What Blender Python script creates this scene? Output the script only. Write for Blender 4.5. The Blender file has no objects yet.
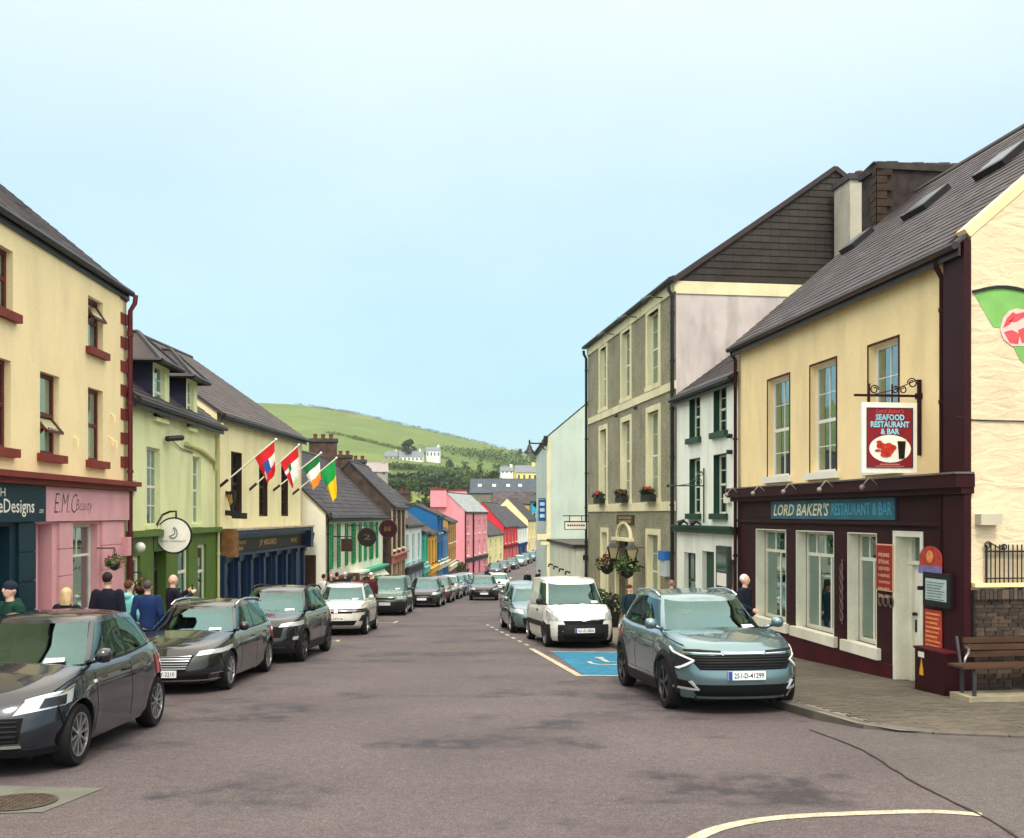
import bpy, bmesh, math, random
from mathutils import Vector, Matrix, noise

# ------------------------------------------------------------------ camera, sky, sun, exposure
scene = bpy.context.scene
C = scene.collection
CAMZ = 2.2
cd = bpy.data.cameras.new('camera'); cam = bpy.data.objects.new('camera', cd); C.objects.link(cam)
cam.location = (0, 0, CAMZ); cam.rotation_euler = (math.radians(90), 0, 0)
cd.sensor_width = 36.0; cd.lens = 36.0 * 1000 / 1024; cd.shift_y = 95 / 1024.0
cd.clip_start = 0.1; cd.clip_end = 6000
scene.camera = cam

SUN_EL, SUN_AZ = 56, 176          # sun veiled by cloud, high behind the camera
world = bpy.data.worlds.new('World'); scene.world = world; world.use_nodes = True
wn = world.node_tree; wn.nodes.clear()
def wnode(t, **k):
    n = wn.nodes.new(t)
    for a, b in k.items(): setattr(n, a, b)
    return n
sky = wnode('ShaderNodeTexSky', sky_type='NISHITA', sun_disc=False)
sky.sun_elevation = math.radians(SUN_EL); sky.sun_rotation = math.radians(SUN_AZ)
sky.air_density = 1.0; sky.dust_density = 2.0; sky.ozone_density = 2.0
tc = wnode('ShaderNodeTexCoord')
sep = wnode('ShaderNodeSeparateXYZ'); wn.links.new(tc.outputs['Generated'], sep.inputs[0])
mapr = wnode('ShaderNodeMapRange'); mapr.inputs[1].default_value = 0.0; mapr.inputs[2].default_value = 1.0
wn.links.new(sep.outputs[2], mapr.inputs[0])
ramp = wnode('ShaderNodeValToRGB')                      # thin sea-mist cloud: cyan near the horizon, paler above
ramp.color_ramp.elements[0].position = 0.0; ramp.color_ramp.elements[0].color = (0.158, 0.280, 0.304, 1)
ramp.color_ramp.elements[1].position = 1.0; ramp.color_ramp.elements[1].color = (1.80, 1.58, 1.24, 1)      # an overcast sky is brightest overhead
for p_, c_ in ((0.14, (0.172, 0.284, 0.316)), (0.30, (0.228, 0.312, 0.352)), (0.46, (0.34, 0.382, 0.412)), (0.68, (1.1, 1.06, 0.96))):
    e = ramp.color_ramp.elements.new(p_); e.color = (*c_, 1)
wn.links.new(mapr.outputs[0], ramp.inputs[0])
wmap = wnode('ShaderNodeMapping'); wmap.inputs['Scale'].default_value = (1.0, 1.0, 2.2)
wn.links.new(tc.outputs['Generated'], wmap.inputs[0])
wnoise = wnode('ShaderNodeTexNoise'); wnoise.inputs['Scale'].default_value = 2.1; wnoise.inputs['Detail'].default_value = 5
wnoise.inputs['Roughness'].default_value = 0.5
wn.links.new(wmap.outputs[0], wnoise.inputs['Vector'])
# brightening round the veiled sun
sd = Vector((math.sin(math.radians(SUN_AZ)) * math.cos(math.radians(SUN_EL)), math.cos(math.radians(SUN_AZ)) * math.cos(math.radians(SUN_EL)), math.sin(math.radians(SUN_EL))))
dot = wnode('ShaderNodeVectorMath', operation='DOT_PRODUCT'); dot.inputs[1].default_value = sd
wn.links.new(tc.outputs['Generated'], dot.inputs[0])
glow = wnode('ShaderNodeMapRange', interpolation_type='SMOOTHSTEP'); glow.inputs[1].default_value = 0.2; glow.inputs[2].default_value = 1.0; glow.inputs[4].default_value = 0.7
wn.links.new(dot.outputs['Value'], glow.inputs[0])
nr = wnode('ShaderNodeMapRange'); nr.inputs[1].default_value = 0.3; nr.inputs[2].default_value = 0.75; nr.inputs[3].default_value = -0.02; nr.inputs[4].default_value = 0.07
wn.links.new(wnoise.outputs[0], nr.inputs[0])
addf = wnode('ShaderNodeMath', operation='ADD', use_clamp=True); wn.links.new(glow.outputs[0], addf.inputs[0]); wn.links.new(nr.outputs[0], addf.inputs[1])
mixw = wnode('ShaderNodeMixRGB'); mixw.inputs[2].default_value = (0.85, 0.82, 0.74, 1)
wn.links.new(addf.outputs[0], mixw.inputs[0]); wn.links.new(ramp.outputs[0], mixw.inputs[1])
gain = wnode('ShaderNodeMixRGB', blend_type='MULTIPLY'); gain.inputs[0].default_value = 1; gain.inputs[2].default_value = (9.0, 9.0, 9.0, 1)
wn.links.new(mixw.outputs[0], gain.inputs[1])
cover = wnode('ShaderNodeMixRGB'); cover.inputs[0].default_value = 0.88
wn.links.new(sky.outputs[0], cover.inputs[1]); wn.links.new(gain.outputs[0], cover.inputs[2])
bg = wnode('ShaderNodeBackground'); bg.inputs[1].default_value = 0.105
wout = wnode('ShaderNodeOutputWorld')
wn.links.new(cover.outputs[0], bg.inputs[0]); wn.links.new(bg.outputs[0], wout.inputs[0])

sl = bpy.data.lights.new('sun', 'SUN'); sun = bpy.data.objects.new('sun', sl); C.objects.link(sun)
sl.energy = 0.85; sl.angle = math.radians(12); sl.color = (1.0, 0.93, 0.82)
sun.rotation_euler = (-sd).to_track_quat('-Z', 'Y').to_euler(); sun.location = (20, 20, 60)
vs = scene.view_settings
vs.view_transform = 'Standard'; vs.look = 'None'; vs.exposure = 1.58; vs.gamma = 1.0; vs.use_curve_mapping = False
scene.cycles.max_bounces = 6; scene.cycles.transparent_max_bounces = 12
scene.cycles.use_denoising = True
# ------------------------------------------------------------------ helpers
RND = random.Random(11)
def lin(v):
    v /= 255.0
    return v / 12.92 if v <= 0.04045 else ((v + 0.055) / 1.055) ** 2.4
def S(r, g, b, k=1.0): return (lin(r) * k, lin(g) * k, lin(b) * k)

MATS = {}
def mat(name, col, rough=0.7, var=0.12, scale=2.0, bump=0.0, bscale=40.0, metal=0.0, coat=0.0, spec=None, island=0.0,
        stain=0.0, speck=0.0, spscale=150.0, emit=None, ior=1.5, stretch=(1, 1, 1)):
    if name in MATS: return MATS[name]
    if spec is None: spec = 0.22 if rough >= 0.5 else 0.4
    m = bpy.data.materials.new(name); m.use_nodes = True; nt = m.node_tree; nd = nt.nodes; lk = nt.links
    p = nd['Principled BSDF']
    p.inputs['Roughness'].default_value = rough; p.inputs['Metallic'].default_value = metal
    p.inputs['Coat Weight'].default_value = coat; p.inputs['Coat Roughness'].default_value = 0.04
    p.inputs['Specular IOR Level'].default_value = spec; p.inputs['IOR'].default_value = ior
    tcn = nd.new('ShaderNodeTexCoord'); mp = nd.new('ShaderNodeMapping'); mp.inputs['Scale'].default_value = stretch
    lk.new(tcn.outputs['Object'], mp.inputs[0])
    def mr(src, a, b, lo=0.3, hi=0.7):
        r = nd.new('ShaderNodeMapRange'); r.inputs[1].default_value = lo; r.inputs[2].default_value = hi
        r.inputs[3].default_value = a; r.inputs[4].default_value = b; lk.new(src, r.inputs[0]); return r.outputs[0]
    def tex(sc, det=4, src=None):
        n = nd.new('ShaderNodeTexNoise'); n.inputs['Scale'].default_value = sc; n.inputs['Detail'].default_value = det
        lk.new(src or mp.outputs[0], n.inputs['Vector']); return n.outputs[0]
    cur = None
    rgb = nd.new('ShaderNodeRGB'); rgb.outputs[0].default_value = (*col, 1); cur = rgb.outputs[0]
    def mul(val, cur):
        x = nd.new('ShaderNodeMixRGB'); x.blend_type = 'MULTIPLY'; x.inputs[0].default_value = 1
        lk.new(cur, x.inputs[1]); lk.new(val, x.inputs[2]); return x.outputs[0]
    if var: cur = mul(mr(tex(scale), 1 - var, 1 + var), cur)
    if stain and not speck: cur = mul(mr(tex(22, 3), 0.955, 1.045), cur)
    if speck: cur = mul(mr(tex(spscale, 2), 1 - speck, 1 + speck), cur)
    if island:
        g = nd.new('ShaderNodeNewGeometry'); cur = mul(mr(g.outputs['Random Per Island'], 1 - island, 1 + island, 0, 1), cur)
        oi = nd.new('ShaderNodeObjectInfo'); cur = mul(mr(oi.outputs['Random'], 1 - island, 1 + island, 0, 1), cur)
    if stain:
        mp2 = nd.new('ShaderNodeMapping'); mp2.inputs['Scale'].default_value = (1.1, 1.1, 0.35); lk.new(tcn.outputs['Object'], mp2.inputs[0])
        cur = mul(mr(tex(1.5, 8, mp2.outputs[0]), 1.0, 1 - stain * 1.5, 0.48, 0.8), cur)
    lk.new(cur, p.inputs['Base Color'])
    if bump:
        b = nd.new('ShaderNodeBump'); b.inputs['Strength'].default_value = bump; b.inputs['Distance'].default_value = 0.02
        lk.new(tex(bscale, 5), b.inputs['Height']); lk.new(b.outputs[0], p.inputs['Normal'])
    if emit: p.inputs['Emission Color'].default_value = (*emit[0], 1); p.inputs['Emission Strength'].default_value = emit[1]
    MATS[name] = m
    return m

def glass_mat(name, tint=(0.62, 0.72, 0.7), refl=0.26, gcol=(0.82, 1, 1), blend=0.45, wob=0.06):
    # clear window glass: mostly transparent, reflecting more at grazing angles
    if name in MATS: return MATS[name]
    m = bpy.data.materials.new(name); m.use_nodes = True; nt = m.node_tree; nd = nt.nodes; lk = nt.links; nd.clear()
    o = nd.new('ShaderNodeOutputMaterial'); mx = nd.new('ShaderNodeMixShader'); tr = nd.new('ShaderNodeBsdfTransparent'); gl = nd.new('ShaderNodeBsdfGlossy')
    tr.inputs[0].default_value = (*tint, 1); gl.inputs['Roughness'].default_value = 0.015; gl.inputs[0].default_value = (*gcol, 1)
    lw = nd.new('ShaderNodeLayerWeight'); lw.inputs[0].default_value = blend
    mr = nd.new('ShaderNodeMapRange'); mr.inputs[3].default_value = refl; mr.inputs[4].default_value = 0.95
    lk.new(lw.outputs['Fresnel'], mr.inputs[0])
    tcn = nd.new('ShaderNodeTexCoord'); nz = nd.new('ShaderNodeTexNoise'); nz.inputs['Scale'].default_value = 1.3; lk.new(tcn.outputs['Object'], nz.inputs['Vector'])
    bp = nd.new('ShaderNodeBump'); bp.inputs['Strength'].default_value = wob; bp.inputs['Distance'].default_value = 0.1; lk.new(nz.outputs[0], bp.inputs['Height']); lk.new(bp.outputs[0], gl.inputs['Normal'])
    lk.new(mr.outputs[0], mx.inputs[0]); lk.new(tr.outputs[0], mx.inputs[1]); lk.new(gl.outputs[0], mx.inputs[2]); lk.new(mx.outputs[0], o.inputs[0])
    MATS[name] = m
    return m

class MB:
    def __init__(s): s.v = []; s.f = []; s.m = []; s.cur = 0
    def add(s, vs, fs):
        o = len(s.v); s.v += [tuple(v) for v in vs]; s.f += [tuple(i + o for i in f) for f in fs]; s.m += [s.cur] * len(fs); return s
    def quad(s, *p): return s.add(p, [tuple(range(len(p)))])
    def box8(s, p): return s.add(p, [(0, 3, 2, 1), (4, 5, 6, 7), (0, 1, 5, 4), (1, 2, 6, 5), (2, 3, 7, 6), (3, 0, 4, 7)])
    def box(s, x0, x1, y0, y1, z0, z1):
        return s.box8([(x0, y0, z0), (x1, y0, z0), (x1, y1, z0), (x0, y1, z0), (x0, y0, z1), (x1, y0, z1), (x1, y1, z1), (x0, y1, z1)])
    def bar(s, a, b, w, h, up=(0, 0, 1)):
        a = Vector(a); b = Vector(b); d = (b - a).normalized(); up = Vector(up)
        r = d.cross(up)
        if r.length < 1e-4: r = d.cross(Vector((0, 1, 0)))
        r.normalize(); t = r.cross(d); r *= w / 2; t *= h / 2
        return s.box8([a - r - t, a + r - t, b + r - t, b - r - t, a - r + t, a + r + t, b + r + t, b - r + t])
    def tube(s, pts, r, n=8, cap=True, closed=False):
        pts = [Vector(p) for p in pts]; rs = r if isinstance(r, (list, tuple)) else [r] * len(pts)
        L = len(pts); prev = None; o = len(s.v); vs = []
        for i, p in enumerate(pts):
            if closed: d = pts[(i + 1) % L] - pts[i - 1]
            else: d = pts[min(i + 1, L - 1)] - pts[max(i - 1, 0)]
            d.normalize()
            if prev is None:
                x = d.cross(Vector((0, 0, 1)))
                if x.length < 1e-3: x = d.cross(Vector((0, 1, 0)))
            else: x = prev - d * prev.dot(d)
            x.normalize(); prev = x; y = d.cross(x)
            for k in range(n):
                a = 2 * math.pi * k / n; vs.append(p + (x * math.cos(a) + y * math.sin(a)) * rs[i])
        fs = []
        for i in range(L if closed else L - 1):
            for k in range(n):
                j = (i + 1) % L
                fs.append((i * n + k, i * n + (k + 1) % n, j * n + (k + 1) % n, j * n + k))
        if cap and not closed: fs += [tuple(range(n))[::-1], tuple((L - 1) * n + k for k in range(n))]
        return s.add(vs, fs)
    def loft(s, rings, cap=True, closed=True):
        n = len(rings[0]); vs = [p for r in rings for p in r]; fs = []
        for i in range(len(rings) - 1):
            for k in range(n if closed else n - 1): fs.append((i * n + k, i * n + (k + 1) % n, (i + 1) * n + (k + 1) % n, (i + 1) * n + k))
        if cap: fs += [tuple(range(n))[::-1], tuple((len(rings) - 1) * n + k for k in range(n))]
        return s.add(vs, fs)
    def ell(s, c, rx, ry, rz, n=12, m=8):
        rings = []
        for i in range(m + 1):
            a = math.pi * i / m; a = min(max(a, 0.05), math.pi - 0.05)
            rings.append([(c[0] + rx * math.sin(a) * math.cos(2 * math.pi * k / n), c[1] + ry * math.sin(a) * math.sin(2 * math.pi * k / n), c[2] - rz * math.cos(a)) for k in range(n)])
        return s.loft(rings)
    def prism(s, poly, vec):
        n = len(poly); vec = Vector(vec); a = [Vector(p) for p in poly]; b = [p + vec for p in a]
        return s.add(a + b, [tuple(range(n))[::-1], tuple(range(n, 2 * n))] + [(i, (i + 1) % n, n + (i + 1) % n, n + i) for i in range(n)])

def root_off(o):
    v = Vector((0, 0, 0))
    while o: v += o.location; o = o.parent
    return v
def tag(o, label=None, cat=None, group=None, kind=None):
    if label: o['label'] = label
    if cat: o['category'] = cat
    if group: o['group'] = group
    if kind: o['kind'] = kind
    return o
def thing(name, label, cat, loc=(0, 0, 0), group=None):
    o = bpy.data.objects.new(name, None); C.objects.link(o); o.location = loc; o.empty_display_size = 0.2
    return tag(o, label, cat, group)
def obj(name, mb, m, parent=None, smooth=False, loc=None, kind=None, recalc=False):
    """link a mesh given in world coordinates as ONE object (child of parent when given)"""
    if isinstance(mb, MB):
        me = bpy.data.meshes.new(name); off = root_off(parent) if parent else Vector(loc or (0, 0, 0))
        me.from_pydata([(v[0] - off.x, v[1] - off.y, v[2] - off.z) for v in mb.v], [], mb.f)
        ms = m if isinstance(m, (list, tuple)) else [m]
        for k in ms: me.materials.append(k)
        if len(ms) > 1: me.polygons.foreach_set('material_index', mb.m)
        if smooth or recalc:
            b = bmesh.new(); b.from_mesh(me)
            if recalc == 'weld': bmesh.ops.remove_doubles(b, verts=b.verts, dist=1e-4)
            bmesh.ops.recalc_face_normals(b, faces=b.faces); b.to_mesh(me); b.free()
        if smooth:
            me.polygons.foreach_set('use_smooth', [True] * len(me.polygons))
            if smooth is not True: me.set_sharp_from_angle(angle=math.radians(smooth))
    else: me = mb
    o = bpy.data.objects.new(name, me); C.objects.link(o)
    if parent: o.parent = parent
    elif loc: o.location = loc
    if kind: o['kind'] = kind
    return o
def copy_tree(o, parent=None):
    c = o.copy(); C.objects.link(c); c.parent = parent
    for ch in list(o.children): copy_tree(ch, c)
    return c

_tc = {}
def text_mesh(body, size=1.0, bold=0.0, shear=0.0, align='CENTER', extrude=0.0):
    cu = bpy.data.curves.new('t', 'FONT'); cu.body = body; cu.size = size; cu.align_x = align; cu.align_y = 'CENTER'
    cu.offset = bold; cu.shear = shear; cu.extrude = extrude; cu.resolution_u = 2
    o = bpy.data.objects.new('t', cu); C.objects.link(o)
    dg = bpy.context.evaluated_depsgraph_get(); me = bpy.data.meshes.new_from_object(o.evaluated_get(dg))
    bpy.data.objects.remove(o); bpy.data.curves.remove(cu)
    return [v.co.copy() for v in me.vertices], [tuple(p.vertices) for p in me.polygons]
def lettering(name, body, org, right, up, m, parent, width=None, height=None, bold=0.0, shear=0.0, squash=1.0):
    key = (body, bold, shear)
    if key not in _tc: _tc[key] = text_mesh(body, 1.0, bold, shear)
    vs, fs = _tc[key]
    x0 = min(v.x for v in vs); x1 = max(v.x for v in vs); y0 = min(v.y for v in vs); y1 = max(v.y for v in vs)
    sx = width / (x1 - x0) if width else None; sy = height / (y1 - y0) if height else None
    sx = sx or sy * squash; sy = sy or sx
    org = Vector(org); right = Vector(right).normalized(); up = Vector(up).normalized()
    mb = MB(); mb.add([org + right * ((v.x - (x0 + x1) / 2) * sx) + up * ((v.y - (y0 + y1) / 2) * sy) for v in vs], fs)
    return obj(name, mb, m, parent)

class Fac:
    """a vertical facade: A picture-left, B picture-right (plan points); u runs A->B, d outwards, z absolute"""
    def __init__(s, A, B):
        s.A = Vector((A[0], A[1], 0)); s.B = Vector((B[0], B[1], 0)); s.L = (s.B - s.A).length
        s.U = (s.B - s.A) / s.L; s.N = s.U.cross(Vector((0, 0, 1)))
    def w(s, u, z, d=0.0):
        p = s.A + s.U * u + s.N * d; return Vector((p.x, p.y, z))
    def u(s, px, d=0.0):
        k = (px - 512) / 1000.0; a = s.A + s.N * d
        return (k * a.y - a.x) / (s.U.x - k * s.U.y)
    def z(s, px, py, d=0.0):
        y = (s.A + s.N * d).y + s.u(px, d) * s.U.y
        return CAMZ + (514 - py) / 1000.0 * y
    def rc(s, x0, x1, yt, yb, ref=None):
        r = ref if ref is not None else x0
        return (s.u(x0), s.u(x1), s.z(r, yb), s.z(r, yt))
    def box(s, mb, u0, u1, z0, z1, d0, d1):
        return mb.box8([s.w(u0, z0, d1), s.w(u1, z0, d1), s.w(u1, z0, d0), s.w(u0, z0, d0), s.w(u0, z1, d1), s.w(u1, z1, d1), s.w(u1, z1, d0), s.w(u0, z1, d0)])
    def wall(s, mb, u0, u1, z0, z1, ops=(), d=0.0, rev=0.28):
        us = sorted(set([u0, u1] + [min(max(x, u0), u1) for o in ops for x in o[:2]])); zs = sorted(set([z0, z1] + [min(max(x, z0), z1) for o in ops for x in o[2:4]]))
        for i in range(len(us) - 1):
            for j in range(len(zs) - 1):
                cu = (us[i] + us[i + 1]) / 2; cz = (zs[j] + zs[j + 1]) / 2
                if any(o[0] < cu < o[1] and o[2] < cz < o[3] for o in ops): continue
                mb.quad(s.w(us[i], zs[j], d), s.w(us[i + 1], zs[j], d), s.w(us[i + 1], zs[j + 1], d), s.w(us[i], zs[j + 1], d))
        for a, b, c, e in [o[:4] for o in ops]:
            mb.quad(s.w(a, c, d), s.w(a, e, d), s.w(a, e, d - rev), s.w(a, c, d - rev)); mb.quad(s.w(b, e, d), s.w(b, c, d), s.w(b, c, d - rev), s.w(b, e, d - rev))
            mb.quad(s.w(a, e, d), s.w(b, e, d), s.w(b, e, d - rev), s.w(a, e, d - rev)); mb.quad(s.w(b, c, d), s.w(a, c, d), s.w(a, c, d - rev), s.w(b, c, d - rev))
        return mb

def window(parent, F, r, fm, gm, d=-0.12, fw=0.06, cols=1, rows=1, sash=True, split=0.5, curtain=None, sill=None, sillm=None, sillh=0.08, cw=0.25, bar=0.025, single=False, open_top=False, name='window', bars=True, bands=None):
    """sash or casement window: frame + glazing bars, each pane a sub-part, sill and curtain sub-parts"""
    u0, u1, z0, z1 = r; mb = MB()
    F.box(mb, u0, u0 + fw, z0, z1, d - 0.05, d); F.box(mb, u1 - fw, u1, z0, z1, d - 0.05, d)
    F.box(mb, u0 + fw, u1 - fw, z0, z0 + fw, d - 0.05, d); F.box(mb, u0 + fw, u1 - fw, z1 - fw, z1, d - 0.05, d)
    bnd = bands; sash = sash and not bnd; zm = z0 + (z1 - z0) * split; bands = [(z0 + fw, z1 - fw)]
    if sash:
        F.box(mb, u0 + fw, u1 - fw, zm - fw * 0.5, zm + fw * 0.5, d - 0.045, d - 0.002); bands = [(z0 + fw, zm - fw * 0.5), (zm + fw * 0.5, z1 - fw)]
    a, b = u0 + fw, u1 - fw; cells = []; spec = []
    if bnd:
        spec = [(z0 + fw + (z1 - z0 - 2 * fw) * f0, z0 + fw + (z1 - z0 - 2 * fw) * f1, c, r_) for f0, f1, c, r_ in bnd]
        for lo, hi, c, r_ in spec[1:]: F.box(mb, u0 + fw, u1 - fw, lo - fw * .4, lo + fw * .4, d - 0.045, d - 0.002)
    else: spec = [(lo, hi, cols, rows) for lo, hi in bands]
    for lo, hi, cols, rows in spec:
        for i in range(cols):
            for j in range(rows):
                cells.append((a + (b - a) * i / cols, a + (b - a) * (i + 1) / cols, lo + (hi - lo) * j / rows, lo + (hi - lo) * (j + 1) / rows))
        if bars:
            for i in range(1, cols): x = a + (b - a) * i / cols; F.box(mb, x - bar / 2, x + bar / 2, lo, hi, d - 0.04, d - 0.008)
            for j in range(1, rows):
                zz = lo + (hi - lo) * j / rows
                for i in range(cols): F.box(mb, a + (b - a) * i / cols + bar / 2 * (i > 0), a + (b - a) * (i + 1) / cols - bar / 2 * (i < cols - 1), zz - bar / 2, zz + bar / 2, d - 0.038, d - 0.01)
    w = obj(name, mb, fm, parent)
    if single: cells = [(a, b, q[0], q[1]) for q in spec]
    for c in cells:
        g = MB(); F.box(g, c[0] + bar * 0.3, c[1] - bar * 0.3, c[2] + bar * 0.3, c[3] - bar * 0.3, d - 0.03, d - 0.024); obj('pane', g, gm, w)
    if sill:
        g = MB(); F.box(g, u0 - sill, u1 + sill, z0 - sillh, z0 + 0.012, -0.1, 0.11); obj('sill', g, sillm or fm, w)
    if curtain:
        for side in (0, 1):
            g = MB(); n = 9; x0 = a if side == 0 else b - (b - a) * cw; pts = []
            for i in range(n + 1):
                x = x0 + (b - a) * cw * i / n; pts.append((x, d - 0.16 - 0.03 * (i % 2)))
            for i in range(n): g.quad(F.w(pts[i][0], z0 + 0.02, pts[i][1]), F.w(pts[i + 1][0], z0 + 0.02, pts[i + 1][1]), F.w(pts[i + 1][0], z1 - 0.02, pts[i + 1][1]), F.w(pts[i][0], z1 - 0.02, pts[i][1]))
            obj('curtain', g, curtain, w)
    return w

def slates(P0, U, V, nu, nv, su, sv, thick=0.012, clip=None, jit=0.01):
    """list of slate boxes on a slope: P0 lower-left, U along eave (unit), V up the slope (unit)"""
    out = []; N = U.cross(V).normalized()
    for j in range(nv):
        for i in range(-1, nu):
            a = i + (0.5 if j % 2 else 0.0); u0 = max(0, a * su) + 0.004; u1 = min(nu * su, (a + 1) * su) - 0.004
            if u1 - u0 < 0.03: continue
            v0 = j * sv - RND.uniform(0, jit); v1 = (j + 1) * sv + 0.06
            if clip and not clip((u0 + u1) / 2, (v0 + v1) / 2): continue
            t = RND.uniform(0, 0.006)
            p = [P0 + U * u0 + V * v0 + N * (0.016 + t), P0 + U * u1 + V * v0 + N * (0.016 + t + RND.uniform(-.003, .003)), P0 + U * u1 + V * v1 + N * 0.004, P0 + U * u0 + V * v1 + N * 0.004]
            q = [x + N * thick for x in p]
            out.append([p[0], p[1], p[2], p[3], q[0], q[1], q[2], q[3]])
    return out
def slate_part(parent, lst, m, name='slate_courses'):
    mb = MB()
    for p in lst: mb.box8(p)
    return obj(name, mb, m, parent, kind='stuff')

def gz(y):
    if y < -4: return 0.2
    if y < 80: return -0.05 * y
    if y < 120: t = y - 80; return -4 - 0.05 * (t - t * t / 80)
    return -5.0
def at(px, py, Y): return Vector(((px - 512) / 1000.0 * Y, Y, CAMZ + (514 - py) / 1000.0 * Y))
# ------------------------------------------------------------------ ground, road, footpaths, markings
def interp(tab, x):
    if x <= tab[0][0]: return tab[0][1]
    for (a, b), (c, d) in zip(tab, tab[1:]):
        if x <= c: return b + (d - b) * (x - a) / (c - a)
    return tab[-1][1]
RIDGE = [(-600, 385), (0, 392), (180, 398), (255, 403), (300, 405), (350, 412.5), (400, 424), (450, 435.5), (500, 447.5), (545, 459), (600, 468), (800, 480), (1600, 490)]
def sstep(t): t = min(max(t, 0), 1); return t * t * (3 - 2 * t)
def hill_z(x, y):
    px = 512 + 1000 * x / max(y, 1); t = min(max((y - 260) / 640.0, 0), 1)
    yp = 503 + (interp(RIDGE, px) - 503) * (t ** 0.92); z = CAMZ + (514 - yp) / 1000.0 * y
    if y > 900: z = CAMZ + (514 - yp) / 1000.0 * 900 - (y - 900) * 0.12
    n = noise.noise(Vector((x * .008, y * .008, 3))) * 2.5 * sstep((y - 300) / 200) * sstep((1000 - y) / 200)
    return z + n
def terrain(x, y):
    b = gz(y) - 0.06
    k = sstep((y - 232) / 90.0)
    return b * (1 - k) + hill_z(x, y) * k if k > 0 else b

def ground_mat():
    m = bpy.data.materials.new('fields'); m.use_nodes = True; nt = m.node_tree; nd = nt.nodes; lk = nt.links; p = nd['Principled BSDF']
    p.inputs['Roughness'].default_value = 0.9; p.inputs['Specular IOR Level'].default_value = 0.15
    tcn = nd.new('ShaderNodeTexCoord'); mp = nd.new('ShaderNodeMapping'); mp.inputs['Scale'].default_value = (0.009, 0.0065, 0.0); mp.inputs['Rotation'].default_value = (0, 0, 0.35)
    lk.new(tcn.outputs['Object'], mp.inputs[0])
    vo = nd.new('ShaderNodeTexVoronoi'); vo.feature = 'F1'; vo.inputs['Scale'].default_value = 1.0; lk.new(mp.outputs[0], vo.inputs['Vector'])
    sp = nd.new('ShaderNodeSeparateColor'); lk.new(vo.outputs['Color'], sp.inputs[0])
    cr = nd.new('ShaderNodeValToRGB'); cr.color_ramp.elements[0].color = (0.072, 0.112, 0.028, 1); cr.color_ramp.elements[1].color = (0.14, 0.165, 0.046, 1)
    q = cr.color_ramp.elements.new(0.5); q.color = (0.108, 0.155, 0.036, 1)
    lk.new(sp.outputs[0], cr.inputs[0])
    nz = nd.new('ShaderNodeTexNoise'); nz.inputs['Scale'].default_value = 0.03; nz.inputs['Detail'].default_value = 8; nz.inputs['Roughness'].default_value = 0.7; lk.new(tcn.outputs['Object'], nz.inputs['Vector'])
    r2 = nd.new('ShaderNodeMapRange'); r2.inputs[1].default_value = 0.3; r2.inputs[2].default_value = 0.7; r2.inputs[3].default_value = 0.78; r2.inputs[4].default_value = 1.2; lk.new(nz.outputs[0], r2.inputs[0])
    mu = nd.new('ShaderNodeMixRGB'); mu.blend_type = 'MULTIPLY'; mu.inputs[0].default_value = 1; lk.new(cr.outputs[0], mu.inputs[1]); lk.new(r2.outputs[0], mu.inputs[2])
    nz2 = nd.new('ShaderNodeTexNoise'); nz2.inputs['Scale'].default_value = 0.6; nz2.inputs['Detail'].default_value = 6; lk.new(tcn.outputs['Object'], nz2.inputs['Vector'])
    r3 = nd.new('ShaderNodeMapRange'); r3.inputs[1].default_value = 0.3; r3.inputs[2].default_value = 0.7; r3.inputs[3].default_value = 0.85; r3.inputs[4].default_value = 1.15; lk.new(nz2.outputs[0], r3.inputs[0])
    m2 = nd.new('ShaderNodeMixRGB'); m2.blend_type = 'MULTIPLY'; m2.inputs[0].default_value = 1; lk.new(mu.outputs[0], m2.inputs[1]); lk.new(r3.outputs[0], m2.inputs[2])
    lk.new(m2.outputs[0], p.inputs['Base Color'])
    return m
xs = sorted(set([-2600, -1800, -1200, -900] + [i * 25 for i in range(-28, 20)] + [600, 900, 1300, 2000]))
ys = sorted(set([-120, -60, -20, -4] + [i * 5 for i in range(0, 52)] + [260 + i * 16 for i in range(0, 46)] + [1050, 1300, 1800, 2600, 4000]))
mb = MB(); mb.v = [(x, y, terrain(x, y)) for y in ys for x in xs]; nx = len(xs)
mb.f = [(j * nx + i, j * nx + i + 1, (j + 1) * nx + i + 1, (j + 1) * nx + i) for j in range(len(ys) - 1) for i in range(nx - 1)]; mb.m = [0] * len(mb.f)
obj('ground', mb, ground_mat(), smooth=True, kind='structure')

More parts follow.
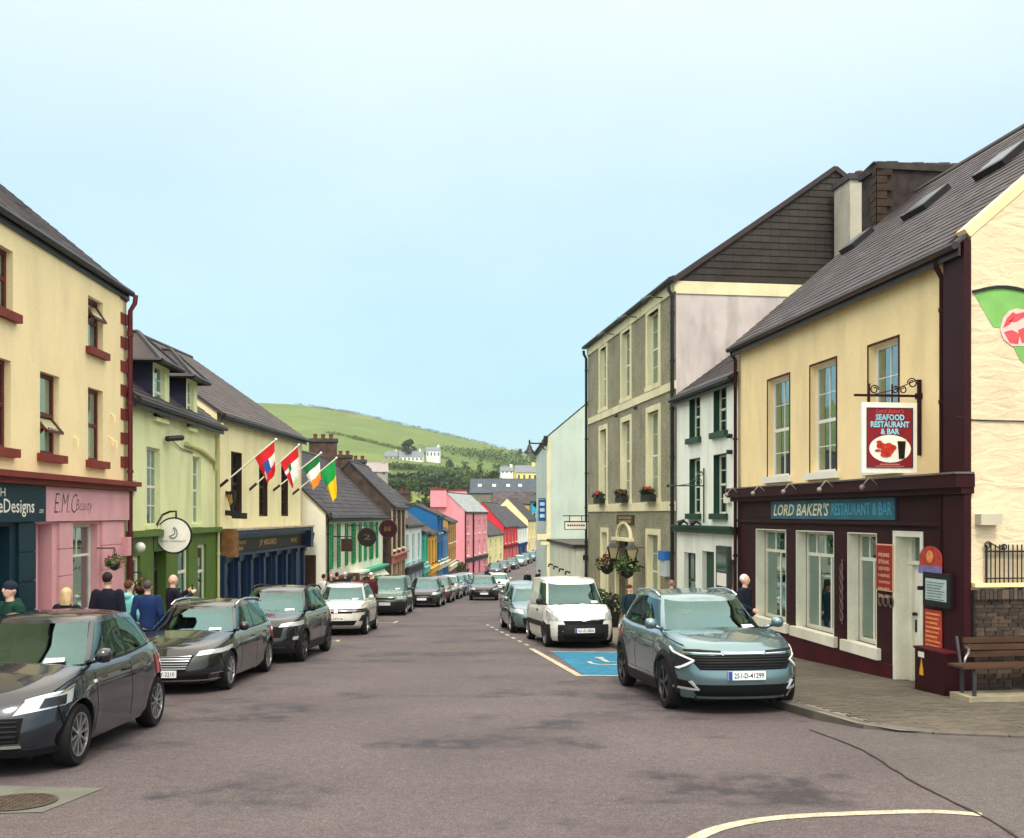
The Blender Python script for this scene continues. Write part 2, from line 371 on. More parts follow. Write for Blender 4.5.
def asphalt(name, col, patch=0.66):
    m = bpy.data.materials.new(name); m.use_nodes = True; nt = m.node_tree; nd = nt.nodes; lk = nt.links; p = nd['Principled BSDF']
    p.inputs['Specular IOR Level'].default_value = 0.35
    tcn = nd.new('ShaderNodeTexCoord')
    def tx(sc, det, rough=0.5, st=None):
        n = nd.new('ShaderNodeTexNoise'); n.inputs['Scale'].default_value = sc; n.inputs['Detail'].default_value = det; n.inputs['Roughness'].default_value = rough
        if st:
            mp = nd.new('ShaderNodeMapping'); mp.inputs['Scale'].default_value = st; lk.new(tcn.outputs['Object'], mp.inputs[0]); lk.new(mp.outputs[0], n.inputs['Vector'])
        else: lk.new(tcn.outputs['Object'], n.inputs['Vector'])
        return n.outputs[0]
    def mr(s, lo, hi, a, b):
        r = nd.new('ShaderNodeMapRange'); r.inputs[1].default_value = lo; r.inputs[2].default_value = hi; r.inputs[3].default_value = a; r.inputs[4].default_value = b; lk.new(s, r.inputs[0]); return r.outputs[0]
    def mul(a, b):
        x = nd.new('ShaderNodeMixRGB'); x.blend_type = 'MULTIPLY'; x.inputs[0].default_value = 1; lk.new(a, x.inputs[1]); lk.new(b, x.inputs[2]); return x.outputs[0]
    rgb = nd.new('ShaderNodeRGB'); rgb.outputs[0].default_value = (*col, 1); c = rgb.outputs[0]
    c = mul(c, mr(tx(90, 3, 0.7), 0.35, 0.65, 0.5, 1.55)); c = mul(c, mr(tx(38, 3, 0.7), 0.35, 0.65, 0.72, 1.28)); c = mul(c, mr(tx(9, 4), 0.3, 0.7, 0.88, 1.12)); c = mul(c, mr(tx(0.45, 4), 0.3, 0.7, 0.85, 1.12))
    wet = mr(tx(0.55, 6, 0.62, (0.75, 1.0, 1.0)), 0.525, 0.62, 0.0, 1.0)          # damp, worn blotches of fresh binder
    wn2 = mr(tx(3.2, 5), 0.36, 0.56, 0.1, 1.0); w = mul(wet, wn2)
    dk = nd.new('ShaderNodeMixRGB'); dk.blend_type = 'MULTIPLY'; lk.new(w, dk.inputs[0]); lk.new(c, dk.inputs[1]); dk.inputs[2].default_value = (1 - patch, 1 - patch, 1 - patch * 0.92, 1)
    lk.new(dk.outputs[0], p.inputs['Base Color'])
    lk.new(mr(w, 0, 1, 0.78, 0.62), p.inputs['Roughness'])
    b = nd.new('ShaderNodeBump'); b.inputs['Strength'].default_value = 0.55; b.inputs['Distance'].default_value = 0.012; lk.new(tx(110, 3, 0.6), b.inputs['Height']); lk.new(b.outputs[0], p.inputs['Normal'])
    return m
A_ROAD = asphalt('asphalt', S(85, 76, 77)); A_APRON = asphalt('asphalt_apron', S(85, 79, 78), 0.3)
LK = [(-15, -6.75), (0, -6.7), (30, -6.6), (40, -6.1), (54, -5.5), (70, -5.0), (105, -4.6), (113, -3.9), (126, -2.0), (140, 0.0), (170, 3.8), (200, 8.5), (240, 17)]
RK = [(14.9, 4.13), (20, 3.6), (25.8, 2.75), (33, 1.65), (38, 1.5), (44, 1.5), (50, 1.3), (60, 1.3), (85, 1.7), (105, 2.2), (120, 3.6), (140, 6.2), (170, 10.5), (200, 16), (240, 26)]
def lk_x(y): return interp(LK, y)
def rk_x(y): return interp(RK, y)
st = [-15, -5, 0, 4, 8, 12, 16] + [20 + 4 * i for i in range(15)] + [80 + 2.5 * i for i in range(17)] + [124, 130, 136, 142, 150, 160, 170, 180, 190, 200, 210, 220, 230]
mb = MB()
for a, b in zip(st, st[1:]):
    ra = 45 if a < 16 else rk_x(a) + 0.6; rb = 45 if b < 17 else rk_x(b) + 0.6
    if a >= 16: pass
    elif b > 16: rb = ra
    if a == 16: ra = rk_x(16) + 0.6
    mb.quad((lk_x(a) - .4, a, gz(a)), (ra, a, gz(a)), (rb, b, gz(b)), (lk_x(b) - .4, b, gz(b)))
obj('road', mb, A_ROAD, kind='structure')

# footpaths
def ph(y): return .03 + .09 * sstep((y - 12.95) / 1.3)      # kerb drops to the road at the corner
M_PATH = mat('path_concrete', S(116, 111, 102), 0.85, 0.15, 1.5, 0.3, 60, speck=0.12, spscale=60)
M_KERB = mat('kerb_stone', S(92, 87, 80), 0.85, 0.2, 3, 0.4, 40, island=0.12)
M_PAVER = mat('paver', S(84, 78, 69), 0.88, 0.2, 0.7, 0.3, 50, island=0.14)
KC = [(30, 12.2), (9, 12.5), (7.4, 12.58), (6.47, 12.66), (5.6, 12.85), (5.05, 13.05), (4.6, 13.5), (4.3, 14.15), (4.13, 14.9)]   # corner kerb
kerbpts = KC + [(rk_x(y), y) for y in (16, 18, 20, 22, 24, 26, 28, 30, 32, 34, 36, 38, 41, 44, 48, 52, 56, 60, 70, 80, 90, 100, 110, 120)]
def kerb_x(y):
    for (x0, y0), (x1, y1) in zip(kerbpts, kerbpts[1:]):
        if y0 <= y <= y1: return x0 + (x1 - x0) * (y - y0) / (y1 - y0)
    return kerbpts[-1][0]
def fac_x(y): return 9.36 - 0.137 * y
mb = MB(); ysr = [k[1] for k in KC] + [15.3, 15.85] + [k[1] for k in kerbpts[len(KC):]]
def path_r(y): return 45 if y < 15.9 else (fac_x(y) + 0.4 if y <= 44 else rk_x(y) + 4)
for a, b in zip(ysr, ysr[1:]):
    ra, rb = path_r(a), path_r(b)
    if a < 15.9 < b: ra = fac_x(a) + .4
    mb.quad((kerb_x(a), a, gz(a) + ph(a)), (ra, a, gz(a) + ph(a)), (rb, b, gz(b) + ph(b)), (kerb_x(b), b, gz(b) + ph(b)))
fpath = obj('footpath', mb, M_PATH, kind='structure')
mb = MB()
for a, b in zip(st, st[1:]):
    if b > 225: break
    mb.quad((lk_x(a) - 6, a, gz(a) + .12), (lk_x(a), a, gz(a) + .12), (lk_x(b), b, gz(b) + .12), (lk_x(b) - 6, b, gz(b) + .12))
lpath = obj('footpath', mb, M_PATH, kind='structure')

def resample(pts, step):
    out = [Vector(pts[0])]; acc = 0
    for a, b in zip(pts, pts[1:]):
        a = Vector(a); b = Vector(b); L = (b - a).length; d = step - acc
        while d <= L: out.append(a + (b - a) * (d / L)); d += step
        acc = L - (d - step)
    return out
def kerb(parent, pts, side, ymax, ph=ph):
    rs = resample(pts, 0.9)
    for a, b in zip(rs, rs[1:]):
        if min(a.y, b.y) > ymax: break
        d = (b - a).normalized(); n = Vector((-d.y, d.x)) * side; a = a + d * .006; b = b - d * .006; mb = MB()
        za, zb = gz(a.y), gz(b.y); o = n * 0.03; i = n * -0.13
        P = lambda p, q, z: (p.x + q.x, p.y + q.y, z)
        mb.box8([P(a, o, za - .05), P(b, o, zb - .05), P(b, i, zb - .05), P(a, i, za - .05), P(a, o, za + ph(a.y) - .002), P(b, o, zb + ph(b.y) - .002), P(b, i, zb + ph(b.y) + .007), P(a, i, za + ph(a.y) + .007)])
        obj('kerb_stone', mb, M_KERB, parent)
kerb(fpath, [k for k in KC[1:]] + [k for k in kerbpts[len(KC):]], -1 if False else 1, 44)
kerb(lpath, [(lk_x(y), y) for y in range(6, 60, 3)], -1, 52, lambda y: .12)
# paving blocks of the right-hand footpath
mb = MB(); du = Vector((-0.1357, 0.9907)); dv = Vector((0.9907, 0.1357)); o0 = Vector((3.5, 12))
for i in range(-10, 150):
    for j in range(-10, 190):
        u = i * .205 + (0.1 if j % 2 else 0); v = j * .105; c = o0 + dv * (u - 2) + du * v
        if c.y < 12.62 or c.y > 25 or c.x > 9.5: continue
        lim = kerb_x(c.y) + 0.2
        if c.x < lim + .05 or (c.y > 15.9 and c.x > fac_x(c.y) + .1): continue
        # keep clear of the corner kerb
        if c.y < 13.6 and min((c - Vector(k)).length for k in KC) < .26: continue
        if c.y < 12.62 + .2: continue
        h = RND.uniform(.005, .011); a = dv * .1; b = du * .05; z0 = gz(c.y)
        q = [c - a - b, c + a - b, c + a + b, c - a + b]; t = RND.uniform(-.002, .002)
        vs = [(p.x, p.y, gz(p.y) + ph(p.y) - .001) for p in q] + [(p.x, p.y, gz(p.y) + ph(p.y) + h) for p in q]
        mb.add(vs, [(4, 5, 6, 7), (0, 1, 5, 4), (1, 2, 6, 5), (2, 3, 7, 6), (3, 0, 4, 7)])
obj('paving_blocks', mb, M_PAVER, fpath, kind='stuff')

# painted markings
M_WHITE = mat('road_paint', S(172, 164, 142), 0.75, 0.25, 6, 0.2, 80, speck=0.25, spscale=30)
M_BLUE = mat('blue_road_paint', S(34, 108, 138), 0.7, 0.22, 4, 0.2, 80, speck=0.2, spscale=40)
M_TAR = mat('tar', S(46, 41, 40), 0.6, 0.3, 5)
def gp(x, y, h=.006): return (x, y, gz(y) + h)
def ribbon(pts, w, h=.006, mb=None):
    mb = mb or MB(); pts = [Vector(p) for p in pts]; L = []; n = len(pts)
    for i, p in enumerate(pts):
        d = (pts[min(i + 1, n - 1)] - pts[max(i - 1, 0)]).normalized(); q = Vector((-d.y, d.x)); ww = w[i] if isinstance(w, list) else w; L.append((p + q * ww / 2, p - q * ww / 2))
    for a, b in zip(L, L[1:]): mb.quad(gp(*a[0], h), gp(*a[1], h), gp(*b[1], h), gp(*b[0], h))
    return mb
def smooth_pts(p, n=6):
    out = []; p = [Vector(q) for q in p]
    for i in range(len(p) - 1):
        a, b, c, d = p[max(i - 1, 0)], p[i], p[i + 1], p[min(i + 2, len(p) - 1)]
        for k in range(n):
            t = k / n; out.append(0.5 * ((2 * b) + (c - a) * t + (2 * a - 5 * b + 4 * c - d) * t * t + (3 * b - a - 3 * c + d) * t ** 3))
    return out + [p[-1]]
obj('road_line', ribbon(smooth_pts([(1.05, 7.3), (1.485, 8.03), (1.83, 8.4), (2.32, 8.66), (2.97, 8.8), (3.71, 8.87), (4.12, 8.76)], 8), 0.13), M_WHITE, kind='structure')
seam = [(3.95, 13.25), (4.13, 11.8), (4.05, 10.2), (4.07, 9.3), (4.1, 8.6), (4.05, 8.0), (3.9, 6.5)]
sm = smooth_pts(seam, 10); wob = [Vector((p.x + noise.noise(Vector((0, p.y * 3, 1))) * .025, p.y)) for p in sm]
mb = MB()
for a, b in zip(wob, wob[1:]): mb.quad(gp(a.x, a.y, .004), gp(40, a.y, .004), gp(40, b.y, .004), gp(b.x, b.y, .004))
obj('road_apron', mb, A_APRON, kind='structure')
obj('road_seam', ribbon(wob, [0.028 + .025 * noise.noise(Vector((p.x * 4, p.y * 4, 0))) for p in wob], .008), M_TAR, kind='structure')
obj('parking_bay', MB().quad(gp(1.0, 25.0), gp(1.42, 19.75), gp(3.3, 19.6), gp(2.75, 24.8)), M_BLUE, kind='structure')
mb = ribbon([(0.5, 25.9), (1.33, 19.55)], .14, .010); ribbon([(1.3, 19.68), (3.45, 19.5)], .12, .010, mb); ribbon([(0.95, 25.05), (2.75, 24.85)], .1, .010, mb)
obj('bay_line', mb, M_WHITE, kind='structure')
mb = MB(); cx, cy = 2.15, 22.3
ribbon([(cx + .42 * math.cos(a), cy + .55 * math.sin(a)) for a in [math.radians(x) for x in range(-200, 40, 15)]], .1, .010, mb)
ribbon([(cx - .1, cy + .9), (cx, cy + .1), (cx + .5, cy + .05), (cx + .62, cy - .5)], .12, .012, mb); ribbon([(cx - .1, cy + 1.02), (cx - .1, cy + 1.25)], .2, .010, mb)
obj('wheelchair_symbol', mb, M_WHITE, kind='structure')
for k in range(8):
    y = 26.9 + k * 1.25; x = .47 - .145 * (y - 26.7); obj('bay_dash', ribbon([(x, y), (x - .08, y + .55)], .1, .007), M_WHITE, kind='structure')
for (a, b) in [((-6.5, 28.4), (-4.95, 28.6)), ((-6.3, 37.2), (-4.4, 37.6)), ((-4.95, 28.3), (-5.0, 28.9)), ((-4.4, 37.2), (-4.4, 38.4)), ((-5.9, 46.5), (-4.2, 46.9)), ((-6.5, 22.1), (-5.2, 22.1))]:
    obj('bay_line', ribbon([a, b], .1, .007), M_WHITE, kind='structure')
# concrete surround with a manhole cover
obj('manhole_surround', MB().quad(gp(-6.2, 8.6), gp(-4.15, 8.85), gp(-4.0, 9.8), gp(-5.6, 9.95)), mat('manhole_concrete', S(98, 98, 90), .85, .15, 3, .4, 50, speck=.15, spscale=60), kind='structure')
mh = thing('manhole_cover', 'round rusty iron manhole cover set in a pale concrete patch', 'manhole cover', (-4.55, 9.2, gz(9.2) + .007))
M_RUST = mat('rusty_iron', S(74, 64, 56), .75, .3, 8, .5, 30, metal=.2)
def gd(x, y, h): return (x, y, gz(y) + h)
mb = MB(); n = 28; c0 = (-4.55, 9.2)
for k in range(n):
    a0, a1 = 2 * math.pi * k / n, 2 * math.pi * (k + 1) / n
    for r0, r1, h in ((.30, .345, .016),):
        p = [gd(c0[0] + r * math.cos(a), c0[1] + r * math.sin(a), h) for r, a in ((r0, a0), (r1, a0), (r1, a1), (r0, a1))]; mb.quad(*p)
obj('rim', mb, M_RUST, mh)
mb = MB(); mb.quad(*[gd(c0[0] + .298 * math.cos(2 * math.pi * k / n), c0[1] + .298 * math.sin(2 * math.pi * k / n), .012) for k in range(n)])
for i in range(-4, 5):
    for j in range(-4, 5):
        x, y = i * .062, j * .062
        if x * x + y * y < .075: xx, yy = c0[0] + x, c0[1] + y; mb.box8([gd(xx - .02, yy - .02, .012), gd(xx + .02, yy - .02, .012), gd(xx + .02, yy + .02, .012), gd(xx - .02, yy + .02, .012), gd(xx - .016, yy - .016, .02), gd(xx + .016, yy - .016, .02), gd(xx + .016, yy + .016, .02), gd(xx - .016, yy + .016, .02)])
obj('lid', mb, M_RUST, mh)
# ------------------------------------------------------------------ building helpers
def shell(parent, F, depth, zb, eave, pitch, wm, near=True, far=True, ulo=0.0, uhi=None, name='side_wall', hw=None):
    """the two gable walls and the back wall of a house whose ridge runs along the street"""
    uhi = F.L if uhi is None else uhi; tp = math.tan(math.radians(pitch)); rz = eave + depth / 2 * tp
    for flag, u in ((near, ulo), (far, uhi)):
        if not flag: continue
        mb = MB(); s = 1 if u == ulo else -1
        P = [F.w(u, zb, 0), F.w(u, zb, -depth), F.w(u, eave, -depth), F.w(u, rz, -depth / 2), F.w(u, eave, 0)]
        mb.prism(P, F.U * 0.2 * s); obj('gable_wall', mb, wm, parent)
    mb = MB(); F.box(mb, ulo + .2, uhi - .2, zb, eave, -depth, -depth + .2); obj('back_wall', mb, wm, parent)
def roof(parent, F, depth, eave, pitch, m, over=0.18, verge=0.08, ulo=0.0, uhi=None, slate=None, sm=None, gutter=None, ngut=1, ridge=None, nobj=0, thick=.07):
    uhi = F.L if uhi is None else uhi; tp = math.tan(math.radians(pitch)); rz = eave + depth / 2 * tp
    a, b = ulo - verge, uhi + verge; mb = MB(); t = thick
    for d0, d1, z0 in ((over, -depth / 2, eave - over * tp), (-depth - over, -depth / 2, eave - over * tp)):
        p = [F.w(a, z0, d0), F.w(b, z0, d0), F.w(b, rz, d1), F.w(a, rz, d1)]
        mb.box8([q + Vector((0, 0, .003)) for q in p] + [q + Vector((0, 0, t)) for q in p])
    r = obj('roof', mb, m, parent)
    if slate:
        P0 = F.w(a, eave - over * tp + t, over); V = Vector((F.w(a, rz + t, -depth / 2) - P0)); LV = V.length; V.normalize()
        lst = slates(P0, F.U, V, int((b - a) / slate[0]), int(LV / slate[1]), slate[0], slate[1])
        sm_ = sm or m
        if nobj:
            cx = lambda p: -max((Vector(q) - Vector(p[0])).length for q in p[1:3]) / Vector(p[0]).length
            lst.sort(key=lambda p: (Vector(p[0])).y if 0.0 < 1 else 0)
            near, lst = lst[:nobj], lst[nobj:]
            for p in near: obj('slate', MB().box8(p), sm_, r)
        if lst: slate_part(r, lst, sm_)
    mb = MB()
    mb.tube([F.w(a, rz + t + .0, -depth / 2), F.w(b, rz + t + .0, -depth / 2)], .09, 8); obj('ridge_tiles', mb, ridge or m, r)
    if gutter:
        mb = MB(); mb.tube([F.w(a, eave - over * tp + .0, over + .05), F.w(b, eave - over * tp + .0, over + .05)], .065, 8); obj('gutter', mb, gutter, parent)
        mb = MB(); F.box(mb, a, b, eave - over * tp - .16, eave - over * tp + .02, over - .05, over - .01); obj('fascia_board', mb, gutter, parent)
    return r
def roof_uv(F, eave, pitch, px, py):
    k = (px - 512) / 1000; q = (514 - py) / 1000; tp = math.tan(math.radians(pitch))
    # A+U u - N t ; x-k y=0 ; eave+t tp - CAMZ - q y=0
    a1 = F.U.x - k * F.U.y; b1 = -F.N.x + k * F.N.y; c1 = k * F.A.y - F.A.x
    a2 = -q * F.U.y; b2 = tp + q * F.N.y; c2 = CAMZ + q * F.A.y - eave
    D = a1 * b2 - a2 * b1; return (c1 * b2 - c2 * b1) / D, (a1 * c2 - a2 * c1) / D
def pipe(parent, F, u, z0, z1, m, d=.07, r=.045, name='downpipe'):
    mb = MB(); mb.tube([F.w(u, z1, d + .12), F.w(u, z1 - .18, d + .1), F.w(u, z1 - .35, d), F.w(u, z0, d)], r, 8)
    z = z1 - .9
    while z > z0 + .3: mb.tube([F.w(u, z, d), F.w(u, z + .06, d)], r * 1.35, 8); z -= 1.5
    return obj(name, mb, m, parent, smooth=40)
def chimney(parent, c, sx, sy, z0, z1, m, cap, pots=2, potm=None, ang=-0.136, name='chimney'):
    M = Matrix.Rotation(-ang if False else math.atan2(0.137, 1), 3, 'Z')
    def bx(x0, x1, y0, y1, za, zb):
        return [Vector(c) .__class__(((M @ Vector((x, y, 0))).x + c[0], (M @ Vector((x, y, 0))).y + c[1], z)) for z in (za, zb) for x, y in ((x0, y0), (x1, y0), (x1, y1), (x0, y1))]
    mb = MB().box8(bx(-sx / 2, sx / 2, -sy / 2, sy / 2, z0, z1 - .18)); ch = obj(name, mb, m, parent)
    mb = MB().box8(bx(-sx / 2 - .07, sx / 2 + .07, -sy / 2 - .07, sy / 2 + .07, z1 - .18, z1)); obj('cap', mb, cap, ch)
    for k in range(pots):
        o = M @ Vector(((k - (pots - 1) / 2) * min(.42, sx / max(pots, 1)), 0, 0)); mb = MB(); r = .11
        mb.loft([[(c[0] + o.x + rr * math.cos(a * math.pi / 5), c[1] + o.y + rr * math.sin(a * math.pi / 5), z) for a in range(10)] for rr, z in ((r * 1.1, z1 - .02), (r * .9, z1 + .2), (r * 1.15, z1 + .2), (r * 1.15, z1 + .26))])
        obj('chimney_pot', mb, potm, ch, smooth=40)
    return ch

# shared materials
GLASS = glass_mat('window_glass'); GLASSD = mat('far_glass', S(62, 70, 74), 0.06, 0.3, 1.5, spec=0.8)
M_UPVC = mat('white_frame', S(232, 230, 220), 0.4, 0.05)
M_WOODW = mat('white_paint', S(228, 226, 206), 0.55, 0.07, 3, 0.1, 30, stain=.1)
M_BLACK = mat('black_iron', S(24, 23, 25), 0.45, 0.15, 6)
M_SLATE = mat('slate', S(62, 56, 58), 0.6, 0.35, 1.2, 0.5, 18, island=0.3)
M_SLATEB = mat('slate_base', S(70, 66, 68), 0.8, 0.2)
M_SLATEH = mat('hung_slate', S(56, 50, 46), 0.7, 0.2, 1.0, 0.3, 15, island=0.12)
M_RIDGE = mat('ridge_tile', S(82, 76, 76), 0.8, 0.2)
M_LACE = mat('net_curtain', S(214, 214, 206), 0.9, 0.12, 5)
M_CURT = mat('drape', S(176, 168, 150), 0.9, 0.12, 5)
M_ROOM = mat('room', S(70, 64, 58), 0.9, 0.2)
M_POT = mat('terracotta', S(112, 66, 52), 0.8, 0.2, 4)

# ------------------------------------------------------------------ the corner restaurant (right)
FB = Fac((5.833, 25.785), (7.205, 15.73)); zc = 2.83; EV = 6.60; PITCH = 40.0; DEP = 9.2
M_MAROON = mat('maroon_paint', S(46, 5, 13), 0.55, 0.12, 2, 0.08, 30, stain=.15); M_MAROON2 = mat('maroon_plinth', S(70, 13, 24), 0.55, 0.15, 2, stain=.2)
M_CREAMY = mat('cream_render', S(250, 224, 170), 0.85, 0.06, 0.8, 0.25, 60, stain=.12)
res = thing('restaurant_building', 'corner restaurant with cream upper wall, maroon shopfront and slate roof', 'building', (5.833, 25.785, gz(25.8)))
up = [FB.rc(768, 789.5, 383, 478), FB.rc(810.5, 836.3, 367.5, 474), FB.rc(868.8, 898.5, 348, 470)]
up = [(a, b, 3.06, 5.36) for a, b, c, d in up]
mb = MB(); FB.wall(mb, 0, FB.L, zc - .05, EV + .1, up); obj('upper_wall', mb, M_CREAMY, res)
gw = [FB.rc(756.7, 787, 529, 614), FB.rc(797, 835, 530, 626), FB.rc(848.6, 877.8, 530, 641)]; gw = [(a, b, -0.30, 1.84) for a, b, c, d in gw]
ud0, ud1 = FB.u(894.5), FB.u(924.5); dr = (ud0, ud1, -1.5, 1.90)
mb = MB(); FB.wall(mb, 0, FB.L, -2.0, zc, gw + [dr], d=.02, rev=.34); obj('shop_wall', mb, M_MAROON, res)
shell(res, FB, DEP, -2.0, EV, PITCH, M_CREAMY, near=True, far=False)
# inside
mb = MB(); FB.box(mb, .3, FB.L - .3, 2.5, 2.6, -4, -.3); obj('inner_floor', mb, M_ROOM, res)
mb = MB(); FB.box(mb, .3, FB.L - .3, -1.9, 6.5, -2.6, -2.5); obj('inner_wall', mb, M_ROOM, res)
for r in up:
    t = .045; mb = MB()
    FB.box(mb, r[0] - t, r[0], r[2] - .0, r[3] + t, 0.002, .012); FB.box(mb, r[1], r[1] + t, r[2], r[3] + t, .002, .012); FB.box(mb, r[0], r[1], r[3], r[3] + t, .002, .012)
    w = window(res, FB, r, M_UPVC, GLASS, d=-.14, fw=.075, cols=2, rows=2, split=.48, sill=.14, sillm=M_UPVC, curtain=M_LACE, cw=.2, sillh=.13, bar=.018)
    obj('window_surround', mb, M_MAROON2, res)
for i, r in enumerate(gw):
    w = window(res, FB, r, M_WOODW, GLASS, d=-.22, fw=.085, bands=[(0, .78, 2 if i != 1 else 3, 1), (.78, 1, 3 if i != 1 else 4, 1)], sill=.16, sillm=M_WOODW, sillh=.2, bar=.055, curtain=M_LACE if i < 2 else None, cw=.22)
    mb = MB(); FB.box(mb, r[0] - .002, r[0] + .02, r[2], r[3], -.2, .025); FB.box(mb, r[1] - .02, r[1] + .002, r[2], r[3], -.2, .025); FB.box(mb, r[0] + .02, r[1] - .02, r[3] - .02, r[3] + .002, -.2, .025)
    obj('reveal_lining', mb, M_WOODW, w)
# things set in the shop windows
M_ITEM = [mat('item_%d' % k, S(*c), .7) for k, c in enumerate([(205, 205, 196), (96, 150, 160), (190, 150, 96), (150, 60, 50), (60, 60, 64)])]
mb = MB(); FB.box(mb, gw[2][0] + .55, gw[2][0] + .8, -.2, 1.2, -.5, -.44); o = obj('leaflet_rack', mb, M_ITEM[1], res)
for k in range(6):
    mb = MB(); a = gw[2][0] + .15 + .16 * (k % 3); z = -.2 + .42 * (k // 3); FB.box(mb, a, a + .13, z, z + .36, -.62, -.56); obj('menu_card', mb, M_ITEM[k % 5], res)
mb = MB(); FB.box(mb, gw[1][0] + .3, gw[1][1] - .2, -.2, .1, -1.1, -.6); obj('table_cloth', mb, M_ITEM[0], res)
# door: white jambs, panelled leaf, fanlight
mb = MB(); FB.box(mb, dr[0] - .002, dr[0] + .09, -1.4, 1.9, -.32, .035); FB.box(mb, dr[1] - .09, dr[1] + .002, -1.4, 1.9, -.32, .035); FB.box(mb, dr[0] + .09, dr[1] - .09, 1.80, 1.9, -.32, .033)
FB.box(mb, dr[0] + .09, dr[1] - .09, 1.30, 1.37, -.32, -.2); FB.box(mb, dr[0] + .09, dr[0] + .2, -1.4, 1.8, -.34, -.22)
do = obj('door', mb, M_WOODW, res); a, b = dr[0] + .2, dr[1] - .09
mb = MB(); FB.box(mb, a, b, -.9, 1.30, -.33, -.28)
for z0, z1 in ((-.72, -.3), (-.12, .35), (.5, 1.18)):
    m_ = (a + b) / 2
    for p, q in ((a + .08, m_ - .04), (m_ + .04, b - .08)): FB.box(mb, p, q, z0, z1, -.28, -.268); FB.box(mb, p + .04, q - .04, z0 + .04, z1 - .04, -.268, -.262)
obj('door_leaf', mb, M_UPVC, do)
mb = MB(); FB.box(mb, a, b, 1.38, 1.79, -.3, -.29); obj('fanlight', mb, GLASS, do)
mb = MB(); mb.tube([FB.w(a + .07, .42, -.27), FB.w(a + .07, .42, -.2), FB.w(a + .07, .42, -.2)], .03); FB.box(mb, a + .05, a + .09, .1, .32, -.28, -.25); obj('door_handle', mb, M_BLACK, do)
mb = MB(); FB.box(mb, dr[0], dr[1], -1.0, -.82, -.34, .1); obj('door_step', mb, M_PATH, do)
# plinth, fascia, cornice
for k, (p, q) in enumerate(((0, dr[0] - .0), (dr[1], FB.L))):
    mb = MB(); FB.box(mb, p, q, -2.0, -.52 if k == 0 else -.62, .02, .06); obj('plinth', mb, M_MAROON2, res)
mb = MB(); FB.box(mb, -.05, FB.L + .1, 2.62, zc, -.02, .30); FB.box(mb, -.05, FB.L + .08, 2.52, 2.62, -.02, .2); obj('cornice', mb, M_MAROON, res)
mb = MB(); FB.box(mb, -.07, FB.L + .12, zc, zc + .03, -.0, .33); obj('lead_flashing', mb, mat('lead', S(104, 98, 94), .7, .3, 3), res)
mb = MB(); FB.box(mb, 0, FB.L - .55, 2.0, 2.07, .02, .1); obj('architrave', mb, M_MAROON, res)
for u in (-.02, FB.L - .02):
    pass
mb = MB(); FB.box(mb, FB.L - .52, FB.L + .06, -2.0, EV - .1, .02, .14); obj('corner_pilaster', mb, M_MAROON, res)
pipe(res, FB, FB.L - .62, -.7, EV - .2, M_MAROON, d=.1)
pipe(res, FB, .06, -1.0, EV - .1, M_MAROON, d=.1)
for k in range(5):
    u = .8 + k * 1.75; mb = MB(); mb.tube([FB.w(u, 2.72, .3), FB.w(u, 2.86, .46), FB.w(u, 2.72, .58)], .015); mb.ell(FB.w(u, 2.68, .6), .05, .05, .05, 8, 6); obj('spot_lamp', mb, mat('lamp_grey', S(150, 140, 130), .5), res, smooth=True)
# roof
M_GUT = mat('gutter_dark', S(50, 36, 36), .45, .2)
rf = roof(res, FB, DEP, EV, PITCH, M_SLATEB, over=.22, verge=.02, slate=(.31, .235), sm=M_SLATE, gutter=M_GUT, ridge=M_RIDGE, nobj=300)
tp = math.tan(math.radians(PITCH)); V = (-FB.N * math.cos(math.radians(PITCH)) + Vector((0, 0, math.sin(math.radians(PITCH))))).normalized(); NN = FB.U.cross(V)
M_RLGLASS = mat('rooflight_glass', S(64, 70, 74), .3, .2, spec=.4)
for (px0, py0, L_, H_) in ((858, 243, .7, .7), (927, 205, .95, .75), (1004, 162, .95, .75)):
    u, t = roof_uv(FB, EV + .1, PITCH, px0, py0); c = FB.w(u, EV + .1 + t * tp, -t)
    for nm, e_, h0, h1, m_ in (('rooflight', 0, 0, .13, M_BLACK),):
        mb = MB(); q = [c + FB.U * x + V * y for x, y in ((-L_ / 2, -H_ / 2), (L_ / 2, -H_ / 2), (L_ / 2, H_ / 2), (-L_ / 2, H_ / 2))]
        mb.box8([p + NN * h0 for p in q] + [p + NN * h1 for p in q]); o = obj(nm, mb, m_, rf)
    mb = MB(); q = [c + FB.U * x + V * y for x, y in ((-L_ / 2 + .08, -H_ / 2 + .08), (L_ / 2 - .08, -H_ / 2 + .08), (L_ / 2 - .08, H_ / 2 - .08), (-L_ / 2 + .08, H_ / 2 - .08))]
    mb.box8([p + NN * .13 for p in q] + [p + NN * .136 for p in q]); obj('rooflight_pane', mb, M_RLGLASS, rf)
# verge coping on the camera-side gable
FG = Fac((7.205, 15.73), (7.205 + 9 * .9907, 15.73 + 9 * .1357))
mb = MB(); w0, w1 = FG.w(0, EV, 0), FG.w(DEP / 2, EV + DEP / 2 * tp, 0); dv_ = (w1 - w0).normalized(); nv = Vector((0, 0, 1)) - dv_ * dv_.z; nv.normalize()
w0 = w0 - dv_ * .05
mb.box8([w0 - FG.N * .2 - nv * .02, w0 + FG.N * .05 - nv * .02, w1 + FG.N * .05 - nv * .02, w1 - FG.N * .2 - nv * .02, w0 - FG.N * .2 + nv * .13, w0 + FG.N * .05 + nv * .13, w1 + FG.N * .05 + nv * .13, w1 - FG.N * .2 + nv * .13]); obj('verge', mb, M_CREAMY, res)
